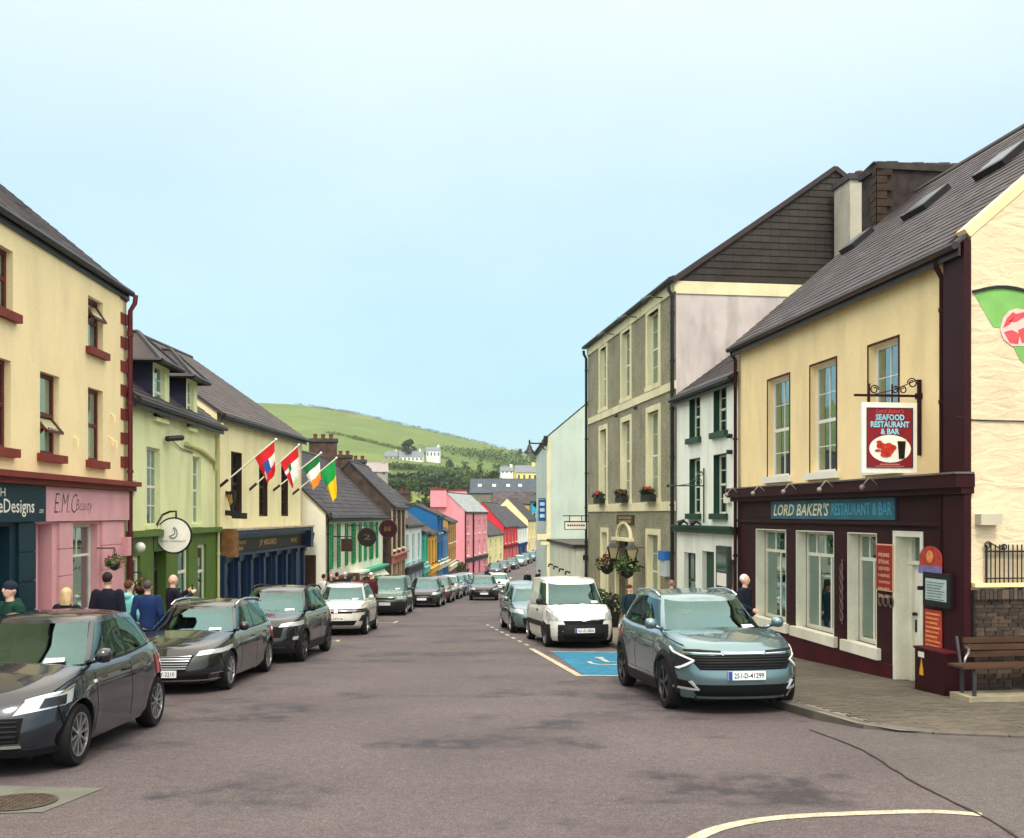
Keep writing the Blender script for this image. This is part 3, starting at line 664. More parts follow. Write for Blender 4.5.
# swirled stucco face of the gable
def stucco():
    m = mat('swirled_stucco', S(226, 206, 172), .9, .06, .8, stain=.08); nt = m.node_tree; nd = nt.nodes; lk = nt.links; p = nd['Principled BSDF']
    tcn = nd.new('ShaderNodeTexCoord'); mp = nd.new('ShaderNodeMapping'); mp.inputs['Scale'].default_value = (1.0, 1.0, 2.6); mp.inputs['Rotation'].default_value = (0, .35, 0); lk.new(tcn.outputs['Object'], mp.inputs[0])
    n = nd.new('ShaderNodeTexNoise'); n.inputs['Scale'].default_value = 1.5; n.inputs['Detail'].default_value = 4; n.inputs['Distortion'].default_value = 1.1; lk.new(mp.outputs[0], n.inputs['Vector'])
    b = nd.new('ShaderNodeBump'); b.inputs['Strength'].default_value = .45; b.inputs['Distance'].default_value = .09; lk.new(n.outputs[0], b.inputs['Height']); lk.new(b.outputs[0], p.inputs['Normal'])
    return m
mb = MB(); gq = [(0.0, -2), (9.2, -2), (9.2, EV), (4.6, EV + 4.6 * tp - .03), (0.0, EV - .03)]
mb.prism([FG.w(u, z, .002) for u, z in gq], FG.N * .03); obj('stucco_face', mb, stucco(), res)
# painted emblem on the gable (flat paint)
def flat(F, pts, d, name, m, parent, th=.006):
    mb = MB(); P = [F.w(F.u(x, d), F.z(x, y, d), d) for x, y in pts]; mb.prism(P, F.N * th); return obj(name, mb, m, parent)
flat(FG, [(974, 294), (986, 290), (1000, 288.5), (1012, 289), (1024, 291), (1040, 298), (1052, 306), (1046, 330), (1040, 345), (1000, 328), (993, 327)], .033, 'mural_green', mat('mural_green', S(128, 182, 100), .8, .15, 3), res)
flat(FG, [(1012, 344), (1046, 344), (1036, 362), (1030, 368), (1020, 360)], .034, 'mural_green', MATS['mural_green'], res)
flat(FG, [(1000, 330), (1003, 318), (1009, 311), (1016, 308.5), (1026, 310), (1040, 316), (1046, 328), (1042, 340), (1026, 346), (1012, 346), (1004, 340)], .040, 'mural_shell', mat('mural_pale_pink', S(240, 196, 186), .8, .12, 6), res)
for pts in ([(1003, 328), (1007, 318), (1013, 312), (1016, 314), (1010, 324)], [(1008, 322), (1016, 314), (1024, 312), (1026, 316), (1016, 322)], [(1004, 332), (1012, 330), (1020, 334), (1018, 344), (1010, 343)], [(1018, 330), (1028, 326), (1040, 330), (1036, 340), (1022, 343)]):
    flat(FG, pts, .047, 'mural_petal', mat('mural_red', S(226, 84, 90), .8, .2, 8), res, .004)
mb = MB(); ap = [(971, 292.5), (978, 290.8), (986, 289), (995, 287.6), (1004, 287.6), (1014, 289), (1024, 291.5), (1036, 296), (1050, 303)]
P = [FG.w(FG.u(x), FG.z(x, y), .05) for x, y in ap]
for a_, b_ in zip(P, P[1:]): mb.bar(a_, b_, .03, .045, up=(0, 0, 1))
obj('mural_outline', mb, M_BLACK, res)
mb = MB(); mb.tube([FG.w(-.05, 3.68, .04), FG.w(.3, 3.67, .05), FG.w(2.0, 3.66, .05)], .011, 6); mb.tube([FG.w(FG.u(955), 3.72, .05), FG.w(.0, 3.68, .05)], .008, 6); obj('wall_cable', mb, M_BLACK, res)
mb = MB(); FG.box(mb, .06, .42, 2.03, 2.2, .03, .2); obj('gable_lamp', mb, mat('lamp_shell', S(190, 182, 160), .6), res)
# big stone chimney with slab cap, on the far gable
M_RUBBLE = mat('dark_rubble', S(58, 50, 48), .95, .45, 3, .9, 9)
ch = chimney(res, (10.55, 26.35), 2.35, .95, 8.5, 11.25, M_RUBBLE, mat('slab_cap', S(64, 58, 56), .9, .3, 4), pots=0)
for k in range(7):
    mb = MB(); x = 9.3 + k * .36; h = RND.uniform(.05, .12); mb.box8([(x, 25.75 + .05 * k, 11.25), (x + .33, 25.75 + .05 * k, 11.25), (x + .33, 26.9 + .05 * k, 11.25), (x, 26.9 + .05 * k, 11.25), (x + .02, 25.8 + .05 * k, 11.25 + h), (x + .31, 25.8 + .05 * k, 11.25 + h), (x + .31, 26.85 + .05 * k, 11.25 + h), (x + .02, 26.85 + .05 * k, 11.25 + h)])
    obj('cap_slab', mb, MATS['slab_cap'], ch)
M_QB = mat('chimney_brick', S(62, 50, 42), .9, .3, 5)
for k in range(9):
    mb = MB(); z = 9.3 + k * .2; cx, cy = 9.37, 25.68; s = .26 if k % 2 else .4
    mb.box(cx - .02, cx + s, cy - .0, cy + .04, z + .01, z + .19); mb.box(cx - .03, cx + .0, cy, cy + (.66 - s), z + .01, z + .19); obj('corner_brick', mb, M_QB, ch)

# fascia sign board with lettering
sg = thing('fascia_sign', 'long teal fascia board reading Lord Baker\'s restaurant and bar above the windows', 'sign', FB.w(FB.u(771), 2.1, .03))
ua, ub = FB.u(771, .06), FB.u(894.5, .06); M_TEAL = mat('sign_teal', S(54, 104, 118), .5, .2, 2, stain=.15)
mb = MB(); FB.box(mb, ua, ub, 2.09, 2.5, .022, .06); obj('board', mb, M_TEAL, sg)
um = FB.u(830, .06); M_SCREAM = mat('sign_cream', S(232, 224, 190), .5, .1); M_SBLUE = mat('sign_blue', S(70, 164, 196), .5, .15)
lettering('lettering', "LORD BAKER'S", FB.w((ua + .12 + um) / 2, 2.295, .064), FB.U, (0, 0, 1), M_SCREAM, sg, width=(um - ua) - .2, height=.27, bold=.012, shear=.25)
lettering('lettering', "RESTAURANT & BAR", FB.w((um + ub - .06) / 2 + .02, 2.295, .064), FB.U, (0, 0, 1), M_SBLUE, sg, width=(ub - um) - .16, height=.24, bold=.01)

# hanging sign on an iron bracket
hs = thing('hanging_sign', 'square maroon seafood restaurant sign with lobster and pint, hung from a scrolled iron bracket', 'sign', FB.w(FB.u(922), 2.9, 0))
uw = FB.u(922); FS = Fac((FB.w(uw, 0, 1.09).x, FB.w(uw, 0, 1.09).y), (FB.w(uw, 0, .09).x, FB.w(uw, 0, .09).y))   # u: street -> wall, faces the camera
M_SW = mat('sign_white', S(238, 234, 220), .5, .06, stain=.06); M_SRED = mat('sign_maroon', S(128, 18, 32), .45, .12, 3); M_SLB = mat('sign_light_blue', S(150, 205, 220), .5, .1)
zb_, zt_ = 2.90, 4.10
mb = MB(); FS.box(mb, 0, 1.0, zb_, zt_, -.06, .0); obj('frame_board', mb, M_SW, hs)
mb = MB(); FS.box(mb, .08, .92, zb_ + .09, zt_ - .09, 0, .012); obj('panel', mb, M_SRED, hs)
mb = MB()
for k in range(2):
    for a, b, c, d in ((.08, .92, zb_ + .09, zb_ + .105), (.08, .92, zt_ - .105, zt_ - .09), (.08, .095, zb_ + .105, zt_ - .105), (.905, .92, zb_ + .105, zt_ - .105)): 
        if k == 0: FS.box(mb, a, b, c, d, .012, .018)
obj('panel_border', mb, mat('sign_navy', S(44, 52, 78), .5), hs)
lettering('lettering', "Lord Baker's", FS.w(.5, 3.955, .016), FS.U, (0, 0, 1), mat('sign_script', S(206, 90, 84), .5), hs, width=.5, height=.075, shear=.2)
for tx, z, wd, h in (("SEAFOOD", 3.845, .52, .105), ("RESTAURANT", 3.725, .7, .105), ("& BAR", 3.605, .34, .1)):
    lettering('lettering', tx, FS.w(.515, z - .008, .0145), FS.U, (0, 0, 1), MATS['sign_navy'], hs, width=wd, height=h, bold=.06)
    lettering('lettering', tx, FS.w(.5, z, .0175), FS.U, (0, 0, 1), M_SLB, hs, width=wd, height=h, bold=.035)
def disc(F, cu, cz, ru, rz, d0, d1, n=32): return MB().prism([F.w(cu + ru * math.cos(2 * math.pi * k / n), cz + rz * math.sin(2 * math.pi * k / n), d0) for k in range(n)], F.N * (d1 - d0))
obj('oval', disc(FS, .5, 3.31, .375, .235, .012, .02), M_SW, hs)
M_LOB = mat('lobster_red', S(186, 52, 36), .5, .3, 14)
for cu, cz, ru, rz in ((.44, 3.27, .12, .06), (.34, 3.36, .09, .05), (.52, 3.33, .09, .05), (.42, 3.21, .1, .04), (.3, 3.42, .05, .03), (.47, 3.38, .06, .03), (.27, 3.28, .05, .02)):
    mb = disc(FS, cu, cz, ru, rz, .02 + cu * .01, .03 + cu * .01, 14); obj('lobster', mb, M_LOB, hs)
mb = MB(); mb.prism([FS.w(u, z, .02) for u, z in ((.655, 3.14), (.755, 3.14), (.765, 3.3), (.778, 3.44), (.632, 3.44), (.645, 3.3))], FS.N * .012); obj('pint_glass', mb, mat('stout', S(22, 16, 16), .3), hs)
mb = MB(); mb.prism([FS.w(u, z, .033) for u, z in ((.635, 3.44), (.775, 3.44), (.777, 3.475), (.633, 3.475))], FS.N * .006); obj('pint_head', mb, M_SCREAM, hs)
for z, wd in ((3.045, .36), (3.008, .52)):
    mb = MB(); n = 14
    for k in range(n): FS.box(mb, .5 - wd / 2 + wd * k / n, .5 - wd / 2 + wd * (k + .75) / n, z - .011, z + .011, .012, .016)
    obj('small_print', mb, mat('sign_pale_red', S(206, 130, 120), .5), hs)
mb = MB(); FS.box(mb, 1.03, 1.08, 3.2, 4.5, -.06, 0); FS.box(mb, -.12, 1.12, 4.2, 4.24, -.05, -.01); FS.box(mb, 1.0, 1.13, 4.17, 4.27, -.07, .02)
for u in (.14, .55): FS.box(mb, u, u + .02, 4.1, 4.2, -.04, -.02); FS.box(mb, u, u + .02, 4.24, 4.42, -.04, -.02)
def scroll(F, cu, cz, r, d, turns=1.3, a0=0, s=1):
    return [F.w(cu + s * r * (1 - .55 * i / 20) * math.cos(a0 + turns * 2 * math.pi * i / 20), cz + r * (1 - .55 * i / 20) * math.sin(a0 + turns * 2 * math.pi * i / 20), d) for i in range(21)]
for cu, s, r in ((.24, 1, .08), (.62, 1, .07), (.76, -1, .07), (.93, -1, .09)): mb.tube(scroll(FS, cu, 4.32 if cu < .9 else 4.44, r, -.03, s=s), .011, 6)
mb.tube([FS.w(.24, 4.24, -.03), FS.w(.6, 4.32, -.03), FS.w(1.03, 4.5, -.03)], .009, 6)
obj('bracket', mb, M_MAROON, hs)

# wall fixtures on the shopfront
po = thing('menu_poster', 'narrow red poster about prime steak beside the third shop window', 'poster', FB.w(FB.u(877), .5, .03))
a, b = FB.u(876.5, .04), FB.u(893.5, .04); zt_ = FB.z(885, 544, .04); zb_ = FB.z(885, 591, .04)
mb = MB(); FB.box(mb, a, b, zb_, zt_, .022, .05); obj('board', mb, mat('poster_cream', S(214, 170, 140), .5), po)
mb = MB(); FB.box(mb, a + .025, b - .025, zb_ + .025, zt_ - .025, .05, .056); obj('panel', mb, mat('poster_red', S(150, 38, 34), .5, .15), po)
for k, (tx, h) in enumerate((("PRIME", .085), ("STEAK", .085), ("SERVED", .075), ("HERE", .06), ("WITH", .06), ("FRIES", .075), ("SALAD", .07))):
    lettering('lettering', tx, FB.w((a + b) / 2, zt_ - .2 - k * .125, .06), FB.U, (0, 0, 1), MATS['poster_cream'], po, width=(b - a) * .66, height=h * .85, bold=.03)
def ring(F, cu, cz, ro, d, r=.012, n=18): return [F.w(cu + ro * .7 * math.cos(2 * math.pi * k / n), cz + ro * math.sin(2 * math.pi * k / n), d) for k in range(n)]
M_ORN = mat('ornament_iron', S(110, 92, 86), .5, .3, 5)
wo = thing('wall_ornament', 'tall wrought iron ornament of stacked ovals between two shop windows', 'ornament', FB.w(FB.u(841), .0, .03))
mb = MB(); uo = FB.u(841.5, .05)
for k in range(6): mb.tube(ring(FB, uo, .16 + k * .19, .09, .05), .014, 6, closed=True)
obj('rings', mb, M_ORN, wo); mb = MB(); FB.box(mb, uo - .012, uo + .012, 0, 1.3, .022, .046); obj('bar', mb, M_ORN, wo)
wo = thing('wall_ornament', 'small iron ring ornament below the red poster', 'ornament', FB.w(FB.u(884), .0, .03)); mb = MB(); uo = FB.u(886, .05)
for k in range(3): mb.tube(ring(FB, uo - .2 + k * .19, FB.z(886, 601, .05), .1, .05), .014, 6, closed=True)
obj('rings', mb, M_ORN, wo)
mc = thing('menu_case', 'glazed menu display case under a red arched crest on the corner pier', 'menu board', FB.w(FB.u(936), .3, .15))
def urc(x0, x1, y0, y1, d): m_ = (x0 + x1) / 2; return FB.u(x0, d), FB.u(x1, d), FB.z(m_, y1, d), FB.z(m_, y0, d)
a, b, c, e = urc(923, 950, 573, 607, .2); mb = MB(); FB.box(mb, a, b, c, e, .02, .2); obj('case', mb, M_BLACK, mc)
mb = MB(); FB.box(mb, a + .08, b - .1, c + .1, e - .1, .2, .204); obj('paper', mb, mat('menu_paper', S(176, 196, 190), .3, .15, 4), mc)
for k in range(7): mb = MB(); FB.box(mb, a + .12, b - .16 - .05 * (k % 3), e - .17 - k * .045, e - .155 - k * .045, .204, .208); obj('text_line', mb, mat('menu_ink', S(110, 126, 122), .6), mc)
mb = MB(); mb.tube([FB.w(a - .05, (c + e) / 2, .1), FB.w(a - .05, (c + e) / 2, .26)], .035); obj('hinge', mb, M_BLACK, mc)
a, b, c, e = urc(926, 948, 546, 573, .05); n = 12; um = (a + b) / 2; hw_ = (b - a) / 2
pts = [(a, c), (b, c)] + [(um + hw_ * math.cos(t), c + (e - c) * (.55 + .45 * math.sin(t))) for t in [math.pi * k / n for k in range(n + 1)]]
mb = MB(); mb.prism([FB.w(u, z, .15) for u, z in pts], FB.N * .02); obj('crest', mb, mat('crest_red', S(170, 64, 52), .5, .25, 9), mc)
mb = MB(); FB.box(mb, a - .02, b + .02, c - .02, c + .12, .171, .178); obj('crest_band', mb, mat('crest_violet', S(120, 110, 160), .5, .3, 20), mc)
mb = MB(); mb.prism([FB.w(um + .1 * math.cos(t), c + .27 + .1 * math.sin(t), .171) for t in [k * math.pi / 8 for k in range(16)]], FB.N * .008); obj('crest_emblem', mb, mat('crest_gold', S(222, 140, 80), .5, .3, 12), mc)
a, b, c, e = urc(931, 948, 610, 650, .05); mb = MB(); FB.box(mb, a, b, c, e, .15, .165); obj('lower_panel', mb, MATS['crest_red'], mc)
for k in range(8): mb = MB(); FB.box(mb, a + .04, b - .04 - .04 * (k % 3), e - .08 - k * .075, e - .05 - k * .075, .165, .169); obj('text_line', mb, MATS['crest_gold'], mc)
gc = thing('utility_cabinet', 'low maroon metal cabinet with yellow warning mark at the foot of the corner pier', 'cabinet', FB.w(FB.u(935), gz(16.6) + .12, .25))
a, b = FB.u(920, .33), FB.L - .02; c = gz(16.4) + .1; e = FB.z(930, 650, .33)
mb = MB(); FB.box(mb, a, b, c, e, .14, .42); obj('body', mb, M_MAROON, gc); mb = MB(); FB.box(mb, a - .02, b + .02, e, e + .035, .13, .44); obj('lid', mb, M_MAROON2, gc)
mb = MB(); FB.box(mb, a + .1, a + .28, e - .13, e - .04, .42, .424); obj('notice', mb, M_SW, gc)
mb = MB(); uu = a + .2; mb.prism([FB.w(uu + x, e - .42 + z, .42) for x, z in ((-.06, 0), (.06, 0), (.05, .1), (.02, .2), (0, .28), (-.02, .18), (-.05, .1))], FB.N * .004); obj('flame_mark', mb, mat('yellow_mark', S(226, 170, 50), .6, .2), gc)

# rubble plinth wall below the gable, with railing, bench
sw = thing('stone_wall', 'dark rubble stone wall with brick-on-edge coping under the stucco gable', 'wall', FG.w(0, gz(15.8), .05))
mb = MB(); FG.box(mb, .0, 6, -2, 1.0, .03, .10); obj('mortar_core', mb, mat('dark_mortar', S(46, 42, 40), .95, .3, 6), sw)
M_STONE = mat('rubble_stone', S(80, 68, 60), .9, .3, 5, .6, 30, island=.35)
z = gz(15.8) + .05
while z < .86:
    h = RND.uniform(.045, .085); u = .0 + RND.uniform(0, .05)
    while u < 2.5:
        w_ = RND.uniform(.1, .3); t = RND.uniform(.012, .035); mb = MB(); j = lambda: RND.uniform(-.006, .006)
        mb.box8([FG.w(u + .006, z + .004, .10 + t * .5), FG.w(u + w_, z + .004 + j(), .10 + t * .6), FG.w(u + w_, z + .004, .09), FG.w(u + .006, z + .004, .09), FG.w(u + .012 + j(), z + h - .004 + j(), .10 + t), FG.w(u + w_ - .008, z + h - .004 + j(), .10 + t), FG.w(u + w_, z + h, .09), FG.w(u + .006, z + h, .09)])
        obj('stone', mb, M_STONE, sw); u += w_ + .008
    z += h
mb = MB(); FG.box(mb, 2.8, 6, -1, .86, .10, .13); obj('stone_face', mb, M_STONE, sw)
for k in range(40):
    mb = MB(); u = .01 + k * .07; h = RND.uniform(1.0, 1.05); FG.box(mb, u, u + .058, .87, h, .02, .17 + RND.uniform(-.01, .01)); obj('coping_stone', mb, M_STONE, sw)
mb = MB(); FG.box(mb, .0, 6, 1.055, 1.12, .03, .14); obj('ledge', mb, M_CREAMY, sw)
ra = thing('iron_railing', 'short black iron railing with scrolled end on the wall below the gable', 'railing', FG.w(.2, 1.12, .09))
u0 = FG.u(983)
for k in range(22):
    mb = MB(); u = u0 + k * .075; mb.tube([FG.w(u, 1.12, .09), FG.w(u, 1.72 if k % 1 == 0 else 1.7, .09)], .012 if k else .02, 6); obj('baluster', mb, M_BLACK, ra)
mb = MB(); FG.box(mb, u0 - .02, u0 + 1.65, 1.60, 1.625, .075, .105); FG.box(mb, u0 - .02, u0 + 1.65, 1.18, 1.2, .075, .105)
obj('rail', mb, M_BLACK, ra); mb = MB(); mb.tube(scroll(FG, u0 + .02, 1.71, .06, .09), .011, 6); mb.tube(scroll(FG, u0 + .3, 1.68, .05, .09, s=-1), .011, 6); mb.tube([FG.w(u0 + .03, 1.77, .09), FG.w(u0 + .15, 1.7, .09), FG.w(u0 + .28, 1.64, .09)], .011, 6); obj('scroll', mb, M_BLACK, ra)
be = thing('park_bench', 'brown slatted wooden bench with metal armrests against the stone wall', 'bench', FG.w(.5, gz(15.3) + .12, .4))
M_WOOD = mat('bench_wood', S(74, 52, 38), .55, .25, 1.5, .3, 25, island=.12, stretch=(1, 1, 8)); g0 = gz(15.3) + .12; bz = g0 + .10
b0, b1 = FG.u(958, .55), 1.95
mb = MB(); FG.box(mb, b0 + .08, 2.2, g0 - .05, bz, .2, .72); cb = obj('concrete_base', mb, mat('base_concrete', S(150, 142, 118), .9, .2, 4, .5, 40), be)
for k in range(4): mb = MB(); d = .28 + k * .105; FG.box(mb, b0, b1, bz + .42, bz + .455, d, d + .09); obj('seat_slat', mb, M_WOOD, be)
for k in range(3): mb = MB(); z = bz + .53 + k * .105; dd = .235 - k * .03; FG.box(mb, b0 + .32, b1 + .3, z, z + .085, dd - .035, dd); obj('back_slat', mb, M_WOOD, be)
M_STEEL = mat('bench_steel', S(70, 70, 72), .4, .15, metal=.5)
for u in (b0 + .22, b1 - .2):
    mb = MB()
    for d in (.3, .62): mb.bar(FG.w(u, bz, d), FG.w(u, bz + .42, d), .05, .05)
    mb.bar(FG.w(u, bz + .4, .26), FG.w(u, bz + .4, .68), .04, .04); mb.bar(FG.w(u, bz + .42, .26), FG.w(u, bz + .85, .15), .04, .03); obj('leg_frame', mb, M_STEEL, be)
    mb = MB(); mb.tube([FG.w(u - .2, bz + .5, .68), FG.w(u - .17, bz + .58, .66), FG.w(u - .08, bz + .65, .6), FG.w(u + .05, bz + .68, .4), FG.w(u + .12, bz + .68, .22)], .018, 8); obj('armrest', mb, mat('arm_metal', S(150, 150, 150), .35, .1, metal=.7), be, smooth=True)

# ------------------------------------------------------------------ white house with green trim
FW = Fac((5.115, 31.0), (5.83, 25.79)); M_WHITE_R = mat('white_render', S(238, 242, 228), .85, .06, .8, .2, 50, stain=.14); M_GREEN = mat('green_trim', S(22, 62, 44), .45, .12)
wh = thing('white_house', 'narrow white two-storey house with dark green window trim beside the restaurant', 'building', (5.115, 31.0, gz(31)))
E2 = 5.82; P2 = 36
ops = [FW.rc(689.6, 700, 394, 437), FW.rc(713.8, 726.4, 384, 432), FW.rc(689.6, 700, 460, 515), FW.rc(713.8, 726.4, 455, 514)]
ops = [(a, b, 4.42 if i < 2 else 2.2, 5.7 if i < 2 else 3.82) for i, (a, b, c, d) in enumerate(ops)]
gops = [(FW.u(684), FW.u(695.5), -.6, 1.05), (FW.u(702), FW.u(714), -1.6, 1.15), (FW.u(727), FW.u(734), -.4, 1.0)]
mb = MB(); FW.wall(mb, 0, FW.L, 1.85, E2 + .1, ops, rev=.25); obj('upper_wall', mb, M_WHITE_R, wh)
mb = MB(); FW.wall(mb, 0, FW.L, -2.5, 1.85, gops, rev=.25); obj('lower_wall', mb, M_WHITE_R, wh)
shell(wh, FW, 8, -2.5, E2, P2, M_WHITE_R, near=False, far=False); roof(wh, FW, 8, E2, P2, M_SLATEB, slate=(.4, .25), sm=M_SLATE, gutter=M_BLACK, ridge=M_RIDGE, verge=0)
mb = MB(); FW.box(mb, .3, FW.L - .3, -2, 5.7, -1.6, -1.5); obj('inner_wall', mb, M_ROOM, wh)
for r in ops:
    window(wh, FW, r, M_WOODW, GLASS, d=-.16, fw=.06, cols=2, rows=2 if r[2] < 3 else 2, bar=.02, curtain=None if r[2] > 3 else M_LACE, sill=.12, sillm=M_GREEN, sillh=.15)
    mb = MB(); FW.box(mb, r[0] - .01, r[0] + .012, r[2], r[3] + .012, -.22, .006); FW.box(mb, r[1] - .012, r[1] + .01, r[2], r[3] + .012, -.22, .006); FW.box(mb, r[0] + .012, r[1] - .012, r[3] - .012, r[3] + .01, -.22, .006); obj('window_lining', mb, M_GREEN, wh)
mb = MB(); FW.box(mb, -.02, FW.L, 1.66, 1.86, 0, .16); FW.box(mb, -.02, FW.L, 1.80, 1.88, .16, .22); obj('fascia_band', mb, M_GREEN, wh)
for i, r in enumerate(gops):
    if i == 1:
        mb = MB(); FW.box(mb, r[0], r[1], r[2], r[3], -.2, -.14); FW.box(mb, r[0] + .1, r[1] - .1, -.8, -.2, -.14, -.12); FW.box(mb, r[0] + .1, r[1] - .1, 0, .9, -.14, -.12); obj('door', mb, M_GREEN, wh)
    else: window(wh, FW, r, M_GREEN if i == 0 else M_WOODW, GLASS, d=-.14, fw=.07, sash=i == 0, curtain=M_LACE)
for k, (x, y) in enumerate(((732, 436), (732, 452))): mb = MB(); mb.tube([FW.w(FW.u(x), FW.z(x, y), 0), FW.w(FW.u(x), FW.z(x, y), .14)], .06); obj('flood_lamp', mb, M_BLACK, wh)
mb = MB(); FW.box(mb, FW.u(727), FW.u(732), FW.z(729, 503), FW.z(729, 494), 0, .1); obj('alarm_box', mb, M_WOODW, wh)
for x in (693, 706): mb = MB(); mb.tube([FW.w(FW.u(x), 1.9, .15), FW.w(FW.u(x), 2.0, .3)], .03); mb.tube([FW.w(FW.u(x), 2.02, .26), FW.w(FW.u(x) - .12, 1.92, .4)], [.04, .09]); obj('sign_lamp', mb, M_BLACK, wh)
br = thing('sign_bracket', 'empty green iron sign bracket on the white house', 'bracket', FW.w(FW.u(705), 2.0, .03)); mb = MB(); ub_ = FW.u(705.5)
mb.tube([FW.w(ub_, 1.95, .05), FW.w(ub_, 3.5, .05)], .022, 6); mb.tube([FW.w(ub_, 3.0, .05), FW.w(ub_, 3.0, 1.1)], .022, 6)
FX = Fac((FW.w(ub_, 0, 1.1).x, FW.w(ub_, 0, 1.1).y), (FW.w(ub_, 0, .05).x, FW.w(ub_, 0, .05).y))
mb.tube(scroll(FX, .9, 3.12, .1, 0, s=-1), .012, 6); mb.tube(scroll(FX, .95, 3.34, .08, 0, s=-1), .012, 6); mb.tube([FX.w(.25, 3.0, 0), FX.w(.6, 3.05, 0), FX.w(1.0, 3.4, 0)], .012, 6)
mb.ell(FX.w(0, 3.0, 0), .05, .05, .05, 8, 6); obj('iron_work', mb, M_GREEN, br)
mcs = thing('notice_case', 'dark rounded notice case on the white house wall by its green door', 'notice board', FW.w(FW.u(722), .3, .05))
a, b, c, e = FW.u(716.5, .1), FW.u(728, .1), FW.z(722, 588, .1), FW.z(722, 546, .1); mb = MB(); FW.box(mb, a, b, c, e, .0, .12); obj('case', mb, mat('case_grey', S(58, 60, 60), .4), mcs)
mb = MB(); FW.box(mb, a + .1, b - .08, c + .45, e - .12, .12, .125); obj('pane', mb, GLASSD, mcs); mb = MB(); FW.box(mb, a + .1, b - .08, c + .06, c + .4, .12, .125); obj('notice', mb, M_SW, mcs)

# ------------------------------------------------------------------ tall grey-green hotel
FH = Fac((3.336, 43.9), (5.1, 31.1)); M_PEB = mat('pebbledash', S(150, 146, 122), .95, .14, 1.2, .9, 70, speck=.34, spscale=18, stain=.1)
M_BAND = mat('cream_band', S(226, 218, 178), .8, .08, 1, stain=.14); M_SIDE = mat('patched_render', S(200, 190, 186), .9, .14, .7, .3, 30, stain=.3)
ho = thing('hotel_building', 'tall three-storey grey-green pebbledash hotel with cream bands and slate-hung gable', 'building', (3.336, 43.9, gz(43.9)))
EH = 9.45; bays = [(646.5, 660.8), (621.0, 631.8), (599.3, 607.8)]; ops = []
for x0, x1 in bays: ops += [(FH.u(x0), FH.u(x1), 6.55, 9.0), (FH.u(x0), FH.u(x1), 2.7, 5.65)]
gop = [(FH.u(646.3), FH.u(660.5), -1.0, 1.5), (FH.u(601), FH.u(608.5), -1.2, 1.45), (FH.u(619), FH.u(631.5), -2.6, 1.2)]
mb = MB(); FH.wall(mb, 0, FH.L, -3.2, EH + .02, ops + gop, rev=.3); obj('front_wall', mb, M_PEB, ho)
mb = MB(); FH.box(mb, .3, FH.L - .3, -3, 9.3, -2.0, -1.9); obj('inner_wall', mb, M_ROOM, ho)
for z0, z1 in ((2.3, 2.6), (6.1, 6.36), (9.12, 9.45)): mb = MB(); FH.box(mb, -.02, FH.L + .02, z0, z1, .002, .05); obj('string_course', mb, M_BAND, ho)
for r in ops + gop[:2]:
    u0, u1, z0, z1 = r; mb = MB(); t = .2; zz = min(z1 + t, 9.12 if z0 > 6 else z1 + t)
    FH.box(mb, u0 - .02, u0 + t, z0 - .15, z1, -.1, .03); FH.box(mb, u1 - t, u1 + .02, z0 - .15, z1, -.1, .03); FH.box(mb, u0 - .02, u1 + .02, z1, zz, -.1, .03); FH.box(mb, u0 - .05, u1 + .05, z0 - .17, z0, -.1, .06)
    FH.box(mb, u0 + t, u0 + t + .02, z0, z1, -.3, -.1); FH.box(mb, u1 - t - .02, u1 - t, z0, z1, -.3, -.1)
    obj('window_surround', mb, M_BAND, ho); window(ho, FH, (u0 + t + .02, u1 - t - .02, z0, z1), M_WOODW, GLASS, d=-.14, fw=.06, cols=2, rows=2, bar=.02, curtain=M_LACE, cw=.35, single=True)
M_LEAF = mat('leaf', S(66, 92, 40), .6, .25, 3, island=.35); M_LEAFD = mat('leaf_dark', S(48, 66, 36), .6, .25, 3, island=.35); M_FLOW = mat('red_flower', S(176, 40, 60), .6, .2, 9, island=.2); M_FLOWP = mat('pink_flower', S(206, 110, 130), .6, .2, 9, island=.2)
def leaves(mb, c, rx, ry, rz, n, s, rnd=RND):
    for _ in range(n):
        while True:
            p = Vector((rnd.uniform(-1, 1), rnd.uniform(-1, 1), rnd.uniform(-1, 1)))
            if .25 < p.length < 1: break
        q = Vector((c[0] + p.x * rx, c[1] + p.y * ry, c[2] + p.z * rz)); a = Vector((rnd.gauss(0, 1), rnd.gauss(0, 1), rnd.gauss(0, 1))).normalized(); b = a.cross(Vector((rnd.gauss(0, 1), rnd.gauss(0, 1), rnd.gauss(0, 1)))).normalized(); k = s * rnd.uniform(.6, 1.3)
        mb.quad(q - a * k, q + b * k * .6, q + a * k, q - b * k * .6)
    return mb
for kb, (x0, x1) in enumerate(bays):
    c = FH.w((FH.u(x0) + FH.u(x1)) / 2, 2.85, .18); fb = thing('window_box', ['window box of deep red flowers under the hotel\'s first-floor window by the white house', 'window box under the hotel\'s middle first-floor window, over the entrance', 'window box at the hotel\'s first-floor window next to the mint gable'][kb], 'window box', c - Vector((0, 0, .2)), 'window boxes on the hotel'); u = (FH.u(x0) + FH.u(x1)) / 2
    mb = MB(); FH.box(mb, u - .55, u + .55, 2.62, 2.85, .07, .3); obj('box', mb, M_BLACK, fb)
    mb = leaves(MB(), FH.w(u, 2.95, .2), .25, .5, .16, 160, .07); obj('foliage', mb, M_LEAFD, fb); mb = leaves(MB(), FH.w(u, 3.0, .2), .2, .45, .14, 50, .06); obj('flowers', mb, M_FLOW, fb)
